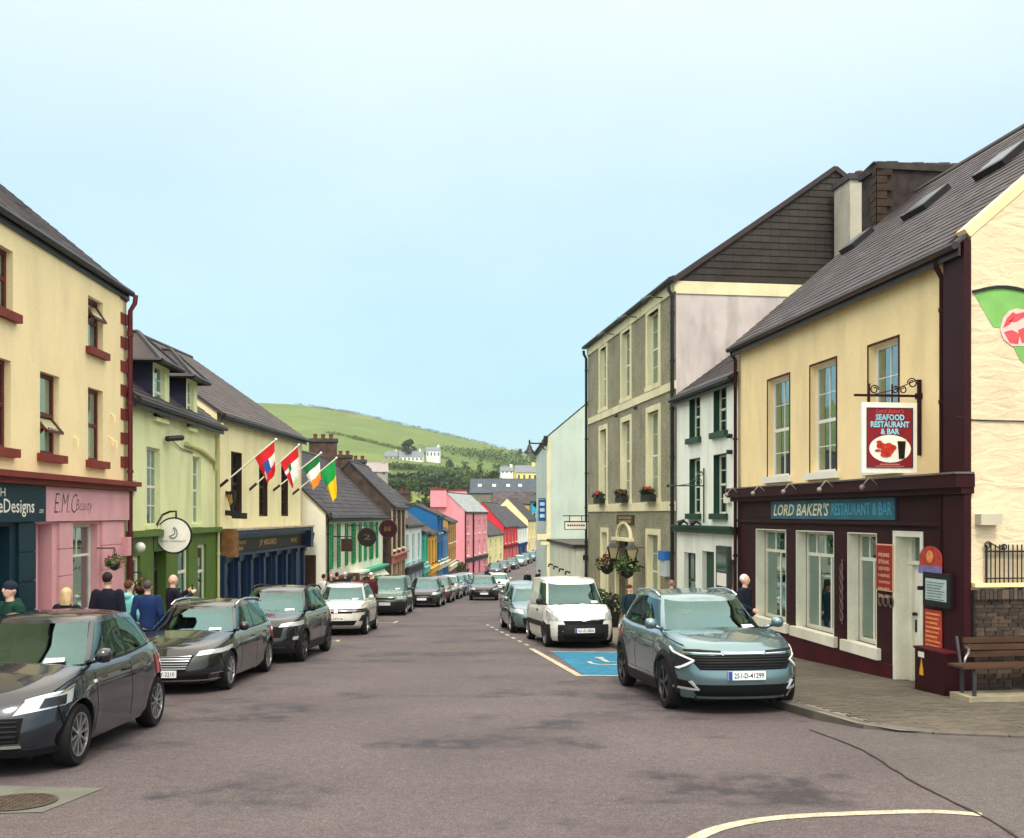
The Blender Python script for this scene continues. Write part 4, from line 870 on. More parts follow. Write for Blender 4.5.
# hotel entrance: pediment, arch, door, lanterns, baskets, plaque
u0, u1, z0, z1 = gop[2]; um = (u0 + u1) / 2; en = MB()
FH.box(en, u0 - .2, u0 + .02, -2.6, 1.2, 0, .12); FH.box(en, u1 - .02, u1 + .2, -2.6, 1.2, 0, .12); FH.box(en, u0 - .35, u1 + .35, 1.2, 1.32, 0, .22)
n = 14
for k in range(n):
    t0, t1 = math.pi * k / n, math.pi * (k + 1) / n; r0, r1 = (u1 - u0) / 2, (u1 - u0) / 2 + .16
    en.box8([FH.w(um + r * math.cos(t), 1.32 + r * .55 * math.sin(t), d) for d in (0, .1) for r, t in ((r0, t0), (r1, t0), (r1, t1), (r0, t1))])
obj('door_surround', en, M_BAND, ho)
mb = MB(); FH.box(mb, u0 + .02, u1 - .02, -2.6, .75, -.28, -.22); obj('door', mb, mat('hotel_door', S(150, 140, 96), .5, .2), ho); mb = MB(); FH.box(mb, u0 + .02, u1 - .02, .75, 1.2, -.26, -.24); obj('fanlight', mb, GLASSD, ho)
mb = MB(); FH.box(mb, FH.u(618), FH.u(634.5), FH.z(626, 524.5), FH.z(626, 515), .002, .06); pl = obj('name_plaque', mb, mat('plaque', S(60, 48, 36), .5, .2), ho)
for k in range(2): mb = MB(); zz = FH.z(626, 517.8 + k * 3.6); [FH.box(mb, FH.u(620) + i * .16, FH.u(620) + i * .16 + .11, zz - .05, zz + .05, .06, .065) for i in range(12)]; obj('plaque_text', mb, mat('plaque_gold', S(150, 128, 90), .5), pl)
pipe(ho, FH, FH.L - .08, -1.6, EH - .1, M_BLACK, d=.1, r=.06); pipe(ho, FH, .1, -2.2, EH - .1, M_BLACK, d=.1, r=.06)
for k, (px_, py_) in enumerate(((613, 551), (631.5, 553))):
    u = FH.u(px_, .45); z = FH.z(px_, py_, .45); la = thing('wall_lantern', ['black iron wall lantern on the mint-gable side of the hotel door', 'black iron wall lantern on the white-house side of the hotel door'][k], 'lantern', FH.w(u, z - .3, .1), 'lanterns at the hotel door')
    mb = MB(); mb.tube([FH.w(u, z - .5, 0), FH.w(u, z - .45, .3), FH.w(u, z - .3, .45)], .025, 6); obj('bracket', mb, M_BLACK, la)
    c = FH.w(u, 0, .45); sq = lambda r, zz: [(c.x + r * x, c.y + r * y, zz) for x, y in ((-1, -1), (1, -1), (1, 1), (-1, 1))]
    obj('glass', MB().loft([sq(.1, z - .27), sq(.19, z + .14)]), mat('lantern_glass', S(170, 160, 120), .2), la)
    mb = MB().loft([sq(.21, z + .14), sq(.1, z + .28), sq(.03, z + .4)]); mb.loft([sq(.12, z - .32), sq(.12, z - .27)])
    for a_, b_ in zip(sq(.105, z - .27), sq(.195, z + .14)): mb.bar(a_, b_, .03, .03)
    obj('cage', mb, M_BLACK, la)
def basket(F, u, z, d, label, s=1.0, group=None, fl=None):
    b = thing('hanging_basket', label, 'flower basket', F.w(u, z - .2 * s, d), group); c = F.w(u, z, d)
    mb = MB(); mb.loft([[(c.x + r * math.cos(a * math.pi / 6), c.y + r * math.sin(a * math.pi / 6), z + zz) for a in range(12)] for r, zz in ((.05 * s, -.28 * s), (.16 * s, -.2 * s), (.22 * s, -.02 * s))]); obj('bowl', mb, M_BLACK, b, smooth=True)
    obj('foliage', leaves(MB(), (c.x, c.y, z + .05 * s), .36 * s, .36 * s, .27 * s, 220, .06 * s), M_LEAF, b); obj('flowers', leaves(MB(), (c.x, c.y, z + .09 * s), .36 * s, .36 * s, .24 * s, 80, .05 * s), fl or M_FLOWP, b)
    mb = MB(); t = z + .55 * s
    for a in range(3): mb.tube([(c.x + .2 * s * math.cos(a * 2.1), c.y + .2 * s * math.sin(a * 2.1), z), (c.x, c.y, t)], .006, 4)
    mb.tube([F.w(u, t, d), F.w(u, t, 0)], .014, 6); obj('hanger', mb, M_BLACK, b); return b
basket(FH, FH.u(607, .6), FH.z(607, 565, .6), .6, 'leafy hanging basket left of the hotel door', 1.25, fl=M_FLOW); basket(FH, FH.u(627, .6), FH.z(627, 568, .6), .6, 'drooping dark hanging basket under the hotel lantern', 1.3, fl=M_LEAFD)
bx = thing('wall_box', 'blue and white wall box at the corner of the hotel', 'wall box', FH.w(FH.u(667), .3, .05)); a, b = FH.u(664), FH.u(670)
mb = MB(); FH.box(mb, a, b, FH.z(667, 560), FH.z(667, 551), .002, .2); obj('blue_panel', mb, mat('box_blue', S(36, 110, 190), .4), bx); mb = MB(); FH.box(mb, a + .05, b, FH.z(667, 576), FH.z(667, 560) - .004, .002, .16); obj('lower_panel', mb, mat('box_grey', S(190, 200, 200), .4), bx)
for x in (664, 638, 615): mb = MB(); u = FH.u(x); z = 9.2; mb.tube([FH.w(u, z, 0), FH.w(u, z + .03, .5)], .02, 6); mb.tube([FH.w(u, z + .05, .42), FH.w(u - .25, z - .08, .62)], [.05, .13], 8); obj('flood_lamp', mb, MATS['case_grey'], ho)
for x in (618, 637): mb = MB(); mb.ell(FH.w(FH.u(x), 6.0, .08), .07, .07, .09, 8, 6); obj('bell_box', mb, MATS['case_grey'], ho)
# camera-side wall with slate-hung gable
FHG = Fac((5.1, 31.1), (5.1 + 10.4 * .9907, 31.1 + 10.4 * .1357)); tph = 3.65 / 5.2
mb = MB(); FHG.box(mb, 0, 10.4, -3, 9.06, -.3, -.005); obj('side_wall', mb, M_SIDE, ho); mb = MB(); FHG.box(mb, 0, 10.4, 9.06, 9.45, -.3, .03); obj('string_course', mb, M_BAND, ho)
mb = MB(); mb.prism([FHG.w(0, 9.45, -.3), FHG.w(10.4, 9.45, -.3), FHG.w(5.2, 9.45 + 3.65, -.3)], FHG.N * .28); gb = obj('gable_backing', mb, M_SLATEH, ho)
nrow = 17; hrow = 3.65 / nrow
for k in range(nrow):
    z0 = 9.47 + k * hrow; z1 = z0 + hrow + .03; a = (z0 - 9.45) / tph; a2 = (z1 - 9.45) / tph
    mb = MB(); u = a; W_ = .3
    while u < 10.4 - a - .02:
        e_ = min(u + W_, 10.4 - a); t0 = max(u, a2); t1 = min(e_, 10.4 - a2)
        if t1 < t0: t0 = t1 = min(max((u + e_) / 2, a2), 10.4 - a2) if a2 < 5.2 else 5.2
        o_ = .035 + RND.uniform(-.003, .003)
        mb.box8([FHG.w(u + .004, z0, o_), FHG.w(e_ - .004, z0, o_), FHG.w(e_ - .004, z0, .0), FHG.w(u + .004, z0, .0), FHG.w(max(u, t0), z1, .008), FHG.w(min(e_, max(t1, t0)), z1, .008), FHG.w(min(e_, max(t1, t0)), z1, -.01), FHG.w(max(u, t0), z1, -.01)]); u += W_
    obj('slate_course', mb, M_SLATEH, gb)
mb = MB()
for s in (0, 1):
    e0, e1 = (FHG.w(-.12, 9.45 - .03, 0), FHG.w(5.2, 9.45 + 3.74, 0)) if s == 0 else (FHG.w(10.52, 9.42, 0), FHG.w(5.2, 9.45 + 3.74, 0))
    mb.bar(e0 + FHG.N * .05, e1 + FHG.N * .05, .1, .14, up=(0, 0, 1))
obj('verge', mb, M_GUT, ho)
mb = MB()
for dd in (0, -10.4):
    p = [FH.w(-.1, 9.44, dd + (.15 if dd == 0 else -.15)), FH.w(FH.L + .06, 9.44, dd + (.15 if dd == 0 else -.15)), FH.w(FH.L + .06, 9.5 + 3.65, -5.2), FH.w(-.1, 9.5 + 3.65, -5.2)]; mb.box8(p + [q + Vector((0, 0, .1)) for q in p])
obj('roof', mb, M_SLATEB, ho); mb = MB(); mb.tube([FH.w(-.1, 9.5, .2), FH.w(FH.L + .08, 9.5, .2)], .07, 8); FH.box(mb, -.1, FH.L + .08, 9.44, 9.6, .06, .14); obj('gutter', mb, M_BLACK, ho)
chimney(ho, (10.75, 31.0), 1.1, 1.05, 8, 12.55, mat('chimney_render', S(178, 172, 158), .9, .15, 1, stain=.25), M_SLATEB, 1, M_POT)
mb = MB(); FHG.box(mb, 0, 10.4, 8.86, 9.0, .0, .0001) if False else None
# bay trees in pots by the hotel door
for px_, Y_, s, lb in ((600, 35.5, 1.0, 'taller dark shrub in a black pot by the hotel wall nearer the annex'), (612, 33.0, .9, 'lower dark shrub in a black pot on the kerb side of the hotel door')):
    x = (px_ - 512) / 1000 * Y_; b = thing('potted_shrub', lb, 'plant', (x, Y_, gz(Y_) + .12), 'potted shrubs at the hotel')
    z = gz(Y_) + .12; mb = MB(); mb.loft([[(x + r * math.cos(a * math.pi / 6), Y_ + r * math.sin(a * math.pi / 6), z + zz) for a in range(12)] for r, zz in ((.2, 0), (.28, .45), (.3, .5))]); obj('pot', mb, M_BLACK, b, smooth=40)
    mb = MB(); mb.tube([(x, Y_, z + .4), (x, Y_, z + .8)], .03, 6); obj('stem', mb, M_WOOD, b); mb = MB(); leaves(mb, (x, Y_, z + .8 * s), .36, .36, .42, 400, .06); obj('crown', mb, M_LEAFD, b)
# hotel's projecting sign
ps = thing('projecting_sign', 'white rectangular sign in a black iron frame projecting from the far end of the hotel', 'sign', FH.w(.1, 2.0, 0))
q0 = FH.w(.15, 0, 1.05); q1 = FH.w(.15, 0, .0); FP = Fac((q0.x, q0.y), (q1.x, q1.y)); zA, zB = FP.z(580, 529), FP.z(580, 521.5)
mb = MB(); FP.box(mb, .0, .95, zA, zB, -.03, .0); obj('panel', mb, M_SW, ps); mb = MB(); FP.box(mb, .22, .72, zB, zB + .22, -.03, .0); obj('top_panel', mb, M_SW, ps)
mb = MB(); FP.box(mb, -.03, 1.05, zB - .02, zB + .02, -.04, .012); FP.box(mb, -.03, 0, zA - .03, zB, -.04, .012); FP.box(mb, .0, .98, zA - .03, zA, -.04, .012); FP.box(mb, .19, .22, zB, zB + .26, -.04, .012); FP.box(mb, .72, .75, zB, zB + .26, -.04, .012); FP.box(mb, -.1, 1.05, zB + .23, zB + .27, -.04, .012); obj('iron_frame', mb, M_BLACK, ps)
mb = MB(); [FP.box(mb, .1 + k * .1, .17 + k * .1, zA + .12, zA + .2, .0, .004) for k in range(8)]; obj('sign_text', mb, MATS['case_grey'], ps)

# ------------------------------------------------------------------ low annex and mint gable beyond
FA = Fac((2.05, 54.5), (2.83, 44.2)); an = thing('white_annex', 'single-storey white building with dark sloping coping beyond the hotel', 'building', (2.05, 54.5, gz(54)))
M_ANX = mat('annex_white', S(214, 218, 196), .85, .08, 1, stain=.15); mb = MB(); FA.box(mb, 0, FA.L, -3.4, .7, -6, 0); obj('walls', mb, M_ANX, an)
mb = MB(); FA.box(mb, -.1, FA.L + .1, .7, .85, -6, .15); obj('coping', mb, M_GUT, an)
for k in range(4): mb = MB(); u = 1.5 + k * 2.3; mb.tube([FA.w(u, -.5, 0), FA.w(u, -.45, .2), FA.w(u, -.6, .22)], .05, 6); obj('wall_lamp', mb, M_BLACK, an)
for k in range(3): mb = MB(); FA.box(mb, 1.2 + k * 3.2, 2.2 + k * 3.2, -3.2, -1.0, .002, .04); obj('garage_door', mb, mat('pale_door', S(190, 192, 170), .6, .1), an)
mb = MB(); FGx = Fac((2.83, 44.2), (2.83 + 3, 44.6)); FGx.box(mb, .3, .95, FGx.z(583, 560), FGx.z(583, 555), .002, .04); obj('street_plate', mb, M_GREEN, an)
mi = thing('mint_house', 'pale mint rendered house with plain gable beyond the hotel', 'building', (1.96, 56.5, gz(56)))
M_MINT = mat('mint_render', S(192, 206, 194), .85, .06, .6, .2, 40, stain=.14); FM = Fac((1.7, 70), (1.96, 56.5)); shell(mi, FM, 9, -4, 6.5, 40, M_MINT)
mb = MB(); FM.wall(mb, 0, FM.L, -4, 6.55, [(2, 3.2, .5, 2.4), (6, 7.2, .5, 2.4), (10, 11.2, .5, 2.4)]); obj('front_wall', mb, M_MINT, mi); roof(mi, FM, 9, 6.5, 40, M_SLATEB, slate=(.5, .3), sm=M_SLATE, gutter=M_BLACK, over=.1, verge=.0)
for k in range(3): window(mi, FM, (2 + 4 * k, 3.2 + 4 * k, .5, 2.4), M_WOODW, GLASSD, single=True)
mb = MB(); FMG = Fac((1.96, 56.5), (10.96, 57)); FMG.box(mb, .0, .22, -4, 6.4, .0, .02); obj('corner_band', mb, M_BAND, mi)
mb = MB(); FM.box(mb, FM.L - .6, FM.L + .12, .75, 1.05, -.1, .55); FM.box(mb, FM.L - .5, FM.L + .05, .45, .75, -.1, .35); obj('corner_ledge', mb, M_BAND, mi)
bs = thing('blue_sign', 'blue projecting shop sign on the mint house corner', 'sign', (1.5, 57, 1.8)); mb = MB(); z0, z1 = CAMZ + (514 - 521) * .0575, CAMZ + (514 - 499.5) * .0575
mb.box(1.52, 1.95, 57.4, 57.5, z0, z1); obj('panel', mb, mat('sign_dark_blue', S(22, 78, 140), .5), bs); mb = MB()
for k in range(3): mb.box(1.6, 1.87, 57.38, 57.4, z0 + .2 + k * .34, z0 + .4 + k * .34)
obj('sign_text', mb, mat('sign_pale', S(170, 200, 220), .5), bs); mb = MB(); mb.tube([(1.5, 57.45, z1 + .06), (2.0, 57.45, z1 + .06)], .03, 6); obj('bracket', mb, M_BLACK, bs)
# bracket street lamp on the mint house
sl_ = thing('street_lamp', 'black bracket street lamp with bell shade on the mint house corner', 'street lamp', (1.96, 56.2, 5.9)); Y_ = 56.2
p = lambda x, y: Vector(((x - 512) / 1000 * Y_, Y_, CAMZ + (514 - y) / 1000 * Y_)); mb = MB(); mb.tube([p(548, 441), p(543, 443), p(536, 443.5), p(530, 443)], .045, 8); mb.tube([p(529.5, 440), p(529.5, 446)], .05, 8); mb.tube([p(546, 436), p(545, 446)], .13, 8); mb.tube([p(545, 450), p(540, 444)], .03, 6); obj('bracket_arm', mb, M_BLACK, sl_)
c = p(529.5, 450); mb = MB(); mb.loft([[(c.x + r * math.cos(a * math.pi / 8), c.y + r * math.sin(a * math.pi / 8), c.z + z) for a in range(16)] for r, z in ((.06, .3), (.12, .2), (.16, .05), (.3, -.1), (.33, -.18))], cap=False); obj('lamp_shade', mb, M_BLACK, sl_, smooth=True); mb = MB(); mb.ell((c.x, c.y, c.z - .2), .18, .18, .16, 10, 8); obj('lamp_bulb', mb, mat('bulb_glass', S(200, 205, 200), .2), sl_, smooth=True)
# ------------------------------------------------------------------ left side: yellow building with two shops
FY = Fac((-8.04, 11.0), (-8.48, 22.0)); EY = 7.10
M_YEL = mat('yellow_render', S(252, 230, 178), .85, .05, .8, .2, 50, stain=.10); M_BRICKR = mat('brick_red_paint', S(126, 52, 42), .6, .14, 2, stain=.1); M_DRED = mat('dark_red_paint', S(92, 26, 30), .45, .12)
M_PINK = mat('pink_paint', S(226, 168, 172), .6, .07, 1.5, .1, 40, stain=.10); M_NAVYT = mat('dark_teal_paint', S(14, 48, 60), .5, .14, 1.5, stain=.1)
ye = thing('yellow_building', 'three-storey pale yellow building with red window sills and quoins over two shops', 'building', (-8.04, 11, gz(11)))
tops = [(FY.u(-12), FY.u(13)), (FY.u(88), FY.u(103))]; mids = [(FY.u(-12), FY.u(11)), (FY.u(40), FY.u(59.5)), (FY.u(88), FY.u(103))]
ops = [(a, b, 5.50, 6.54) for a, b in tops] + [(a, b, 3.26, 4.72) for a, b in mids]
mb = MB(); FY.wall(mb, 0, FY.L, 2.7, EY + .1, ops, rev=.3); obj('upper_wall', mb, M_YEL, ye)
for i, r in enumerate(ops):
    window(ye, FY, r, M_DRED, GLASS, d=-.11, fw=.075, sash=True, split=.55 if i < 2 else .5, curtain=M_CURT, cw=.3, sill=.12, sillm=M_BRICKR, sillh=.13)
    mb = MB(); FY.box(mb, r[0] - .0, r[0] + .0 + .01, r[2], r[3], -.2, -.02); 
    if i in (1, 3):   # a top-hung light pushed open
        a, b, z0, z1 = r; zz = z0 + (z1 - z0) * (.98 if i == 1 else .52); mb = MB(); w0, w1 = (z1 - .02, z1 - .42) if i == 1 else (z0 + .74, z0 + .42)
        for p, q in (((a + .06, w0, -.19), (a + .06, w1, .08)), ((b - .06, w0, -.19), (b - .06, w1, .08)), ((a + .06, w1, .08), (b - .06, w1, .08)), ((a + .06, w0, -.19), (b - .06, w0, -.19))): mb.bar(FY.w(*p), FY.w(*q), .05, .05)
        o = obj('open_light', mb, M_DRED, ye); mb = MB(); mb.quad(FY.w(a + .06, w0, -.18), FY.w(b - .06, w0, -.18), FY.w(b - .06, w1, .09), FY.w(a + .06, w1, .09)); obj('pane', mb, GLASS, o)
up_ = FY.u(46); dpo = (FY.u(34.2), FY.u(52), -.75, 2.02); dwin = (FY.u(70.5), FY.u(97.5), .25, 2.0); twin = (FY.u(-30), FY.u(9.5), -.2, 2.0)
mb = MB(); FY.wall(mb, up_ - (up_ - FY.u(34)), FY.L, -2, 2.72, [(dpo[0], dpo[1], -1.2, 2.02), dwin], rev=.42); obj('pink_shopfront', mb, M_PINK, ye)
mb = MB(); FY.wall(mb, 0, FY.u(34) - .003, -2, 2.72, [twin], rev=.4); obj('teal_shopfront', mb, M_NAVYT, ye)
shell(ye, FY, 9, -2, EY, 39.5, M_YEL); roof(ye, FY, 9, EY, 39.5, M_SLATEB, over=.06, verge=.05, slate=(.32, .24), sm=M_SLATE, gutter=M_BLACK, ridge=M_RIDGE)
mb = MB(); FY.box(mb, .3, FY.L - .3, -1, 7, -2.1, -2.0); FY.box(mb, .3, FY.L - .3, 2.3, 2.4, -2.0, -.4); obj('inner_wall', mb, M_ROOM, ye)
mb = MB(); FY.box(mb, 0, FY.L + .1, 2.80, 2.90, -.02, .3); FY.box(mb, 0, FY.L + .06, 2.70, 2.80, -.02, .2); obj('cornice', mb, M_BRICKR, ye)
z = 2.95; k = 0
while z < EY - .2:
    w_ = .26 if k % 2 else .14; mb = MB(); FY.box(mb, FY.L - w_ - .12, FY.L - .12 - (0 if w_ > .2 else .0), z, z + .24, .0, .02); FY.box(mb, FY.L - .12, FY.L, z, z + .25, 0, .025)
    if k % 2: obj('quoin', mb, M_BRICKR, ye)
    z += .26; k += 1
pipe(ye, FY, FY.L - .06, -.9, EY - .1, M_DRED, d=.1, r=.055)
for (x, y) in ((111, 414), (113, 440), (109, 437), (74, 437)): mb = MB(); u = FY.u(x); zz = FY.z(x, y); mb.tube([FY.w(u, zz, 0), FY.w(u, zz - .05, .08), FY.w(u, zz - .18, .08)], .018, 6); obj('wall_hook', mb, M_YEL, ye)
# pink shop: fascia, piers, door, window
fs = thing('fascia_sign', 'pink fascia board with thin black handwritten beauty shop name', 'sign', FY.w(up_, 2.07, .03)); a, b = FY.u(46, .1), FY.L - .08
mb = MB(); FY.box(mb, a + .01, b, 2.07, 2.69, .003, .1); obj('board', mb, M_PINK, fs)
lettering('lettering', 'E.M.C', FY.w(FY.u(66, .1), 2.40, .104), FY.U, (0, 0, 1), M_BLACK, fs, width=1.05, height=.36, shear=.3, bold=-.02); lettering('lettering', 'Beauty', FY.w(FY.u(84, .1), 2.34, .104), FY.U, (0, 0, 1), M_BLACK, fs, width=.8, height=.28, shear=.3, bold=-.02)
fs = thing('fascia_sign', 'dark teal fascia board with white lettering ending in designs', 'sign', FY.w(1, 2.07, .03)); mb = MB(); FY.box(mb, .2, a - .01, 2.07, 2.69, .003, .1); obj('board', mb, M_NAVYT, fs)
lettering('lettering', 'SideDesigns', FY.w(FY.u(14, .1) - .12, 2.3, .104), FY.U, (0, 0, 1), M_SW, fs, width=1.75, height=.3, bold=.01); lettering('lettering', 'IRISH', FY.w(FY.u(-4, .1), 2.55, .104), FY.U, (0, 0, 1), M_SW, fs, width=.62, height=.14); lettering('lettering', '.com', FY.w(FY.u(41, .1), 2.25, .104), FY.U, (0, 0, 1), M_SW, fs, width=.17, height=.07)
for x0, x1 in ((57, 70.3), (100, 122)):
    for k in range(6): mb = MB(); z = -.95 + k * .5; FY.box(mb, FY.u(x0), FY.u(x1), z + .012, min(z + .5, 2.05), .003, .05); obj('pier_block', mb, M_PINK, ye)
for k in range(6): mb = MB(); z = -.95 + k * .5; FY.box(mb, FY.u(16), FY.u(33), z + .012, min(z + .5, 2.05), .003, .05); obj('pier_block', mb, M_NAVYT, ye)
window(ye, FY, dwin, M_WOODW, GLASS, d=-.14, fw=.06, bands=[(0, .66, 1, 1), (.66, 1, 2, 1)], curtain=None)
mb = MB(); FY.box(mb, dwin[0], dwin[1], .25, 1.36, -.34, -.30); obj('frosted_screen', mb, mat('frosted', S(196, 204, 196), .6, .12, 2), ye); mb = MB(); mb.ell(FY.w(dwin[0] + .45, 1.05, -.29), .02, .22, .2, 12, 8); obj('screen_print', mb, mat('print_grey', S(130, 144, 138), .6), ye)
window(ye, FY, (dpo[0], dpo[1] - .12, 1.36, 2.0), M_PINK, GLASS, d=-.2, fw=.07, sash=False)
mb = MB(); a, b = dpo[0] + .02, dpo[1] - .12; FY.box(mb, a, b, -.95, 1.36, -.26, -.2)
for z0, z1 in ((-.8, .0), (.15, .6), (.72, 1.25)): FY.box(mb, a + .1, b - .1, z0, z1, -.2, -.185)
d_ = obj('door', mb, M_PINK, ye); mb = MB(); mb.tube([FY.w(a + .08, .35, -.2), FY.w(a + .08, .35, -.13), FY.w(a + .2, .35, -.13)], .018, 6); FY.box(mb, a + .06, a + .1, .22, .46, -.2, -.19); obj('door_handle', mb, M_BLACK, d_)
window(ye, FY, twin, M_NAVYT, GLASS, d=-.25, fw=.07, bands=[(0, .68, 2, 1), (.68, 1, 2, 1)], curtain=M_CURT, cw=.3)
basket(FY, FY.u(114.5, .35), FY.z(114.5, 563, .35), .35, 'hanging basket of leaves and pale flowers on the pink shop pier', .55)
basket(FY, FY.u(126, .1) + .35, FY.z(128, 590, .3), .3, 'hanging basket of red flowers at the end of the pink shop', .6, fl=M_FLOW)
mb = MB(); FY.box(mb, FY.u(119), FY.u(122), 1.3, 1.7, .05, .2); obj('wall_lamp', mb, M_PINK, ye)

# ------------------------------------------------------------------ lime green building with dormers
FN = Fac((-8.48, 22.0), (-8.792, 29.8)); EN = 4.90; M_LIME = mat('lime_render', S(230, 234, 178), .85, .05, .8, .2, 50, stain=.15); M_OLIVE = mat('olive_green_paint', S(84, 112, 44), .55, .1, 1.5, stain=.15)
gn = thing('lime_building', 'pale lime two-storey building with slate dormers and olive green ground floor', 'building', (-8.492, 22.3, gz(22.3)))
w1 = [(FN.u(146.5), FN.u(160), 1.92, 3.78), (FN.u(192.7), FN.u(201), 1.92, 3.78)]
dorm = [(FN.u(152), FN.u(168.5)), (FN.u(185.5), FN.u(196.5))]
dw = [(a + .12, b - .35, 4.5, 5.80) for a, b in dorm]
gop = [(FN.u(129.5) + .1, FN.u(139.5), -1.0, 1.25), (FN.u(153), FN.u(165.5), -1.6, 1.3), (FN.u(177), FN.u(188), -.9, 1.35), (FN.u(197), FN.u(205.5), -1.2, 1.35)]
mb = MB(); FN.wall(mb, 0, FN.L, 1.82, EN + .05, w1 + [(a, b, c, EN + .06) for a, b, c, d in dw], rev=.22); obj('upper_wall', mb, M_LIME, gn)
mb = MB(); FN.wall(mb, 0, FN.L, -2.2, 1.7, gop, rev=.3, d=.02); obj('lower_wall', mb, M_OLIVE, gn)
mb = MB(); FN.box(mb, -.02, FN.L, 1.68, 1.82, -.02, .16); obj('cornice', mb, M_OLIVE, gn)
shell(gn, FN, 8, -2.2, EN, 38, M_LIME); roof(gn, FN, 8, EN, 38, M_SLATEB, over=.22, verge=0, slate=(.32, .24), sm=M_SLATE, gutter=M_BLACK, ridge=M_RIDGE)
mb = MB(); FN.box(mb, .3, FN.L - .3, -2, 4.8, -1.8, -1.7); obj('inner_wall', mb, M_ROOM, gn)
for i, r in enumerate(w1): window(gn, FN, r, M_WOODW, GLASS, d=-.1, fw=.06, cols=3 if i == 0 else 2, rows=2, bar=.03, curtain=M_LACE, cw=.4, sill=.08, sillm=M_LIME)
M_NAVY = mat('navy_slate', S(34, 36, 58), .7, .2, 3)
for (a, b), r in zip(dorm, dw):
    zt, th = 5.9, math.tan(math.radians(38)); do_ = MB(); dl = (zt - EN) / th
    FN.wall(do_, a, b, EN + .05, zt, [(r[0], r[1], EN + .0, r[3])], rev=.2, d=.02); d_ = obj('dormer', do_, M_LIME, gn)
    for u in (a, b - .04):
        mb = MB(); mb.prism([FN.w(u, EN - .05, .015), FN.w(u, zt, .015), FN.w(u, zt, -dl), FN.w(u, EN, -.05)], FN.U * .04); obj('dormer_cheek', mb, M_NAVY, d_)
    um = (a + b) / 2; rz = zt + .75; p = [FN.w(a - .25, zt - .08, .3), FN.w(b + .25, zt - .08, .3), FN.w(b + .25, zt - .08, -3.2), FN.w(a - .25, zt - .08, -3.2)]; t1, t2 = FN.w(um, rz, -.55), FN.w(um, rz, -3.2)
    mb = MB(); mb.add(p + [t1, t2], [(0, 1, 4), (1, 2, 5, 4), (3, 0, 4, 5), (0, 3, 2, 1)]); dr_ = obj('dormer_roof', mb, M_SLATE, d_)
    mb = MB(); 
    for e0, e1 in ((p[0], t1), (p[1], t1), (t1, t2)): mb.tube([e0, e1], .05, 6)
    for e0, e1 in ((p[0], p[1]), (p[0], p[3]), (p[1], p[2])): mb.tube([e0, e1], .06, 6)
    obj('dormer_gutter', mb, M_BLACK, d_)
    window(gn, FN, r, M_WOODW, GLASS, d=-.06, fw=.06, cols=1, rows=2, curtain=M_LACE, cw=.3, sill=.08, sillm=M_LIME)
for i, r in enumerate(gop):
    if i == 1:
        mb = MB(); FN.box(mb, r[0], r[1], -1.6, .8, -.26, -.2); FN.box(mb, r[0] + .12, r[1] - .12, -1.0, -.3, -.2, -.18); FN.box(mb, r[0] + .12, r[1] - .12, -.1, .6, -.2, -.18); obj('door', mb, mat('dark_door', S(40, 24, 28), .5, .2), gn); mb = MB(); FN.box(mb, r[0], r[1], .8, 1.3, -.24, -.22); obj('fanlight', mb, GLASSD, gn)
    else: window(gn, FN, r, M_WOODW, GLASS, d=-.05, fw=.095, bands=[(0, .72, 1, 1), (.72, 1, 1, 1)], curtain=M_CURT, cw=.3)
pipe(gn, FN, FN.L - .15, -1.2, EN, mat('pipe_cream', S(200, 200, 140), .6, .1), d=.08)
mb = MB(); mb.tube([FN.w(FN.u(184), 4.05, .06), FN.w(FN.u(199), 3.98, .06), FN.w(FN.u(213), 3.75, .06), FN.w(FN.u(214), 3.5, .06)], .06, 8); obj('overflow_pipe', mb, MATS['pipe_cream'], gn)
mb = MB(); mb.tube([FN.w(FN.u(168), 4.08, .05), FN.w(FN.u(180), 3.9, .03), FN.w(FN.u(192), 3.86, .03)], .012, 5); obj('wall_cable', mb, M_BLACK, gn)
mb = MB(); FN.box(mb, FN.u(131), FN.u(134.5), 2.7, 2.95, 0, .1); obj('alarm_box', mb, M_WOODW, gn); mb = MB(); mb.ell(FN.w(FN.u(132), 1.45, .18), .12, .12, .12, 10, 8); obj('globe_lamp', mb, mat('globe_white', S(225, 225, 215), .3), gn, smooth=True)
mb = MB(); mb.tube([FN.w(FN.u(163), 4.05, .1), FN.w(FN.u(170), 4.12, .3)], .07, 8); obj('flood_lamp', mb, M_BLACK, gn)
# round hanging sign
rs = thing('round_sign', 'round white hanging sign with a small bird drawing on a curved black bracket', 'sign', FN.w(FN.u(153), 1.7, .02))
Ys = 24.2; cx, cz = (174 - 512) / 1000 * Ys, CAMZ + (514 - 535.5) / 1000 * Ys; rad = .405; FR = Fac((cx - 1, Ys), (cx + 1, Ys)); 
obj('disc', disc(FR, 1, cz, rad, rad, -.03, .03, 40), M_SW, rs); mb = MB(); mb.tube([FR.w(1 + (rad + .012) * math.cos(2 * math.pi * k / 40), cz + (rad + .012) * math.sin(2 * math.pi * k / 40), 0) for k in range(40)], .03, 6, closed=True); obj('rim', mb, M_BLACK, rs)
mb = MB(); wpt = FN.w(FN.u(152.5), cz, .0); top = Vector((cx + .05, Ys, cz + rad + .16)); 
arc = [Vector((wpt.x + .0, wpt.y, cz - .4)), Vector((wpt.x + .02, wpt.y, cz + .05)), Vector((wpt.x + .12, wpt.y + .02, cz + .3)), Vector((cx - .28, Ys, cz + .5)), Vector((cx - .1, Ys, cz + .58)), top + Vector((0, 0, .02)), top - Vector((0, 0, .17))]
mb.tube(arc, .028, 6); obj('bracket', mb, M_BLACK, rs)
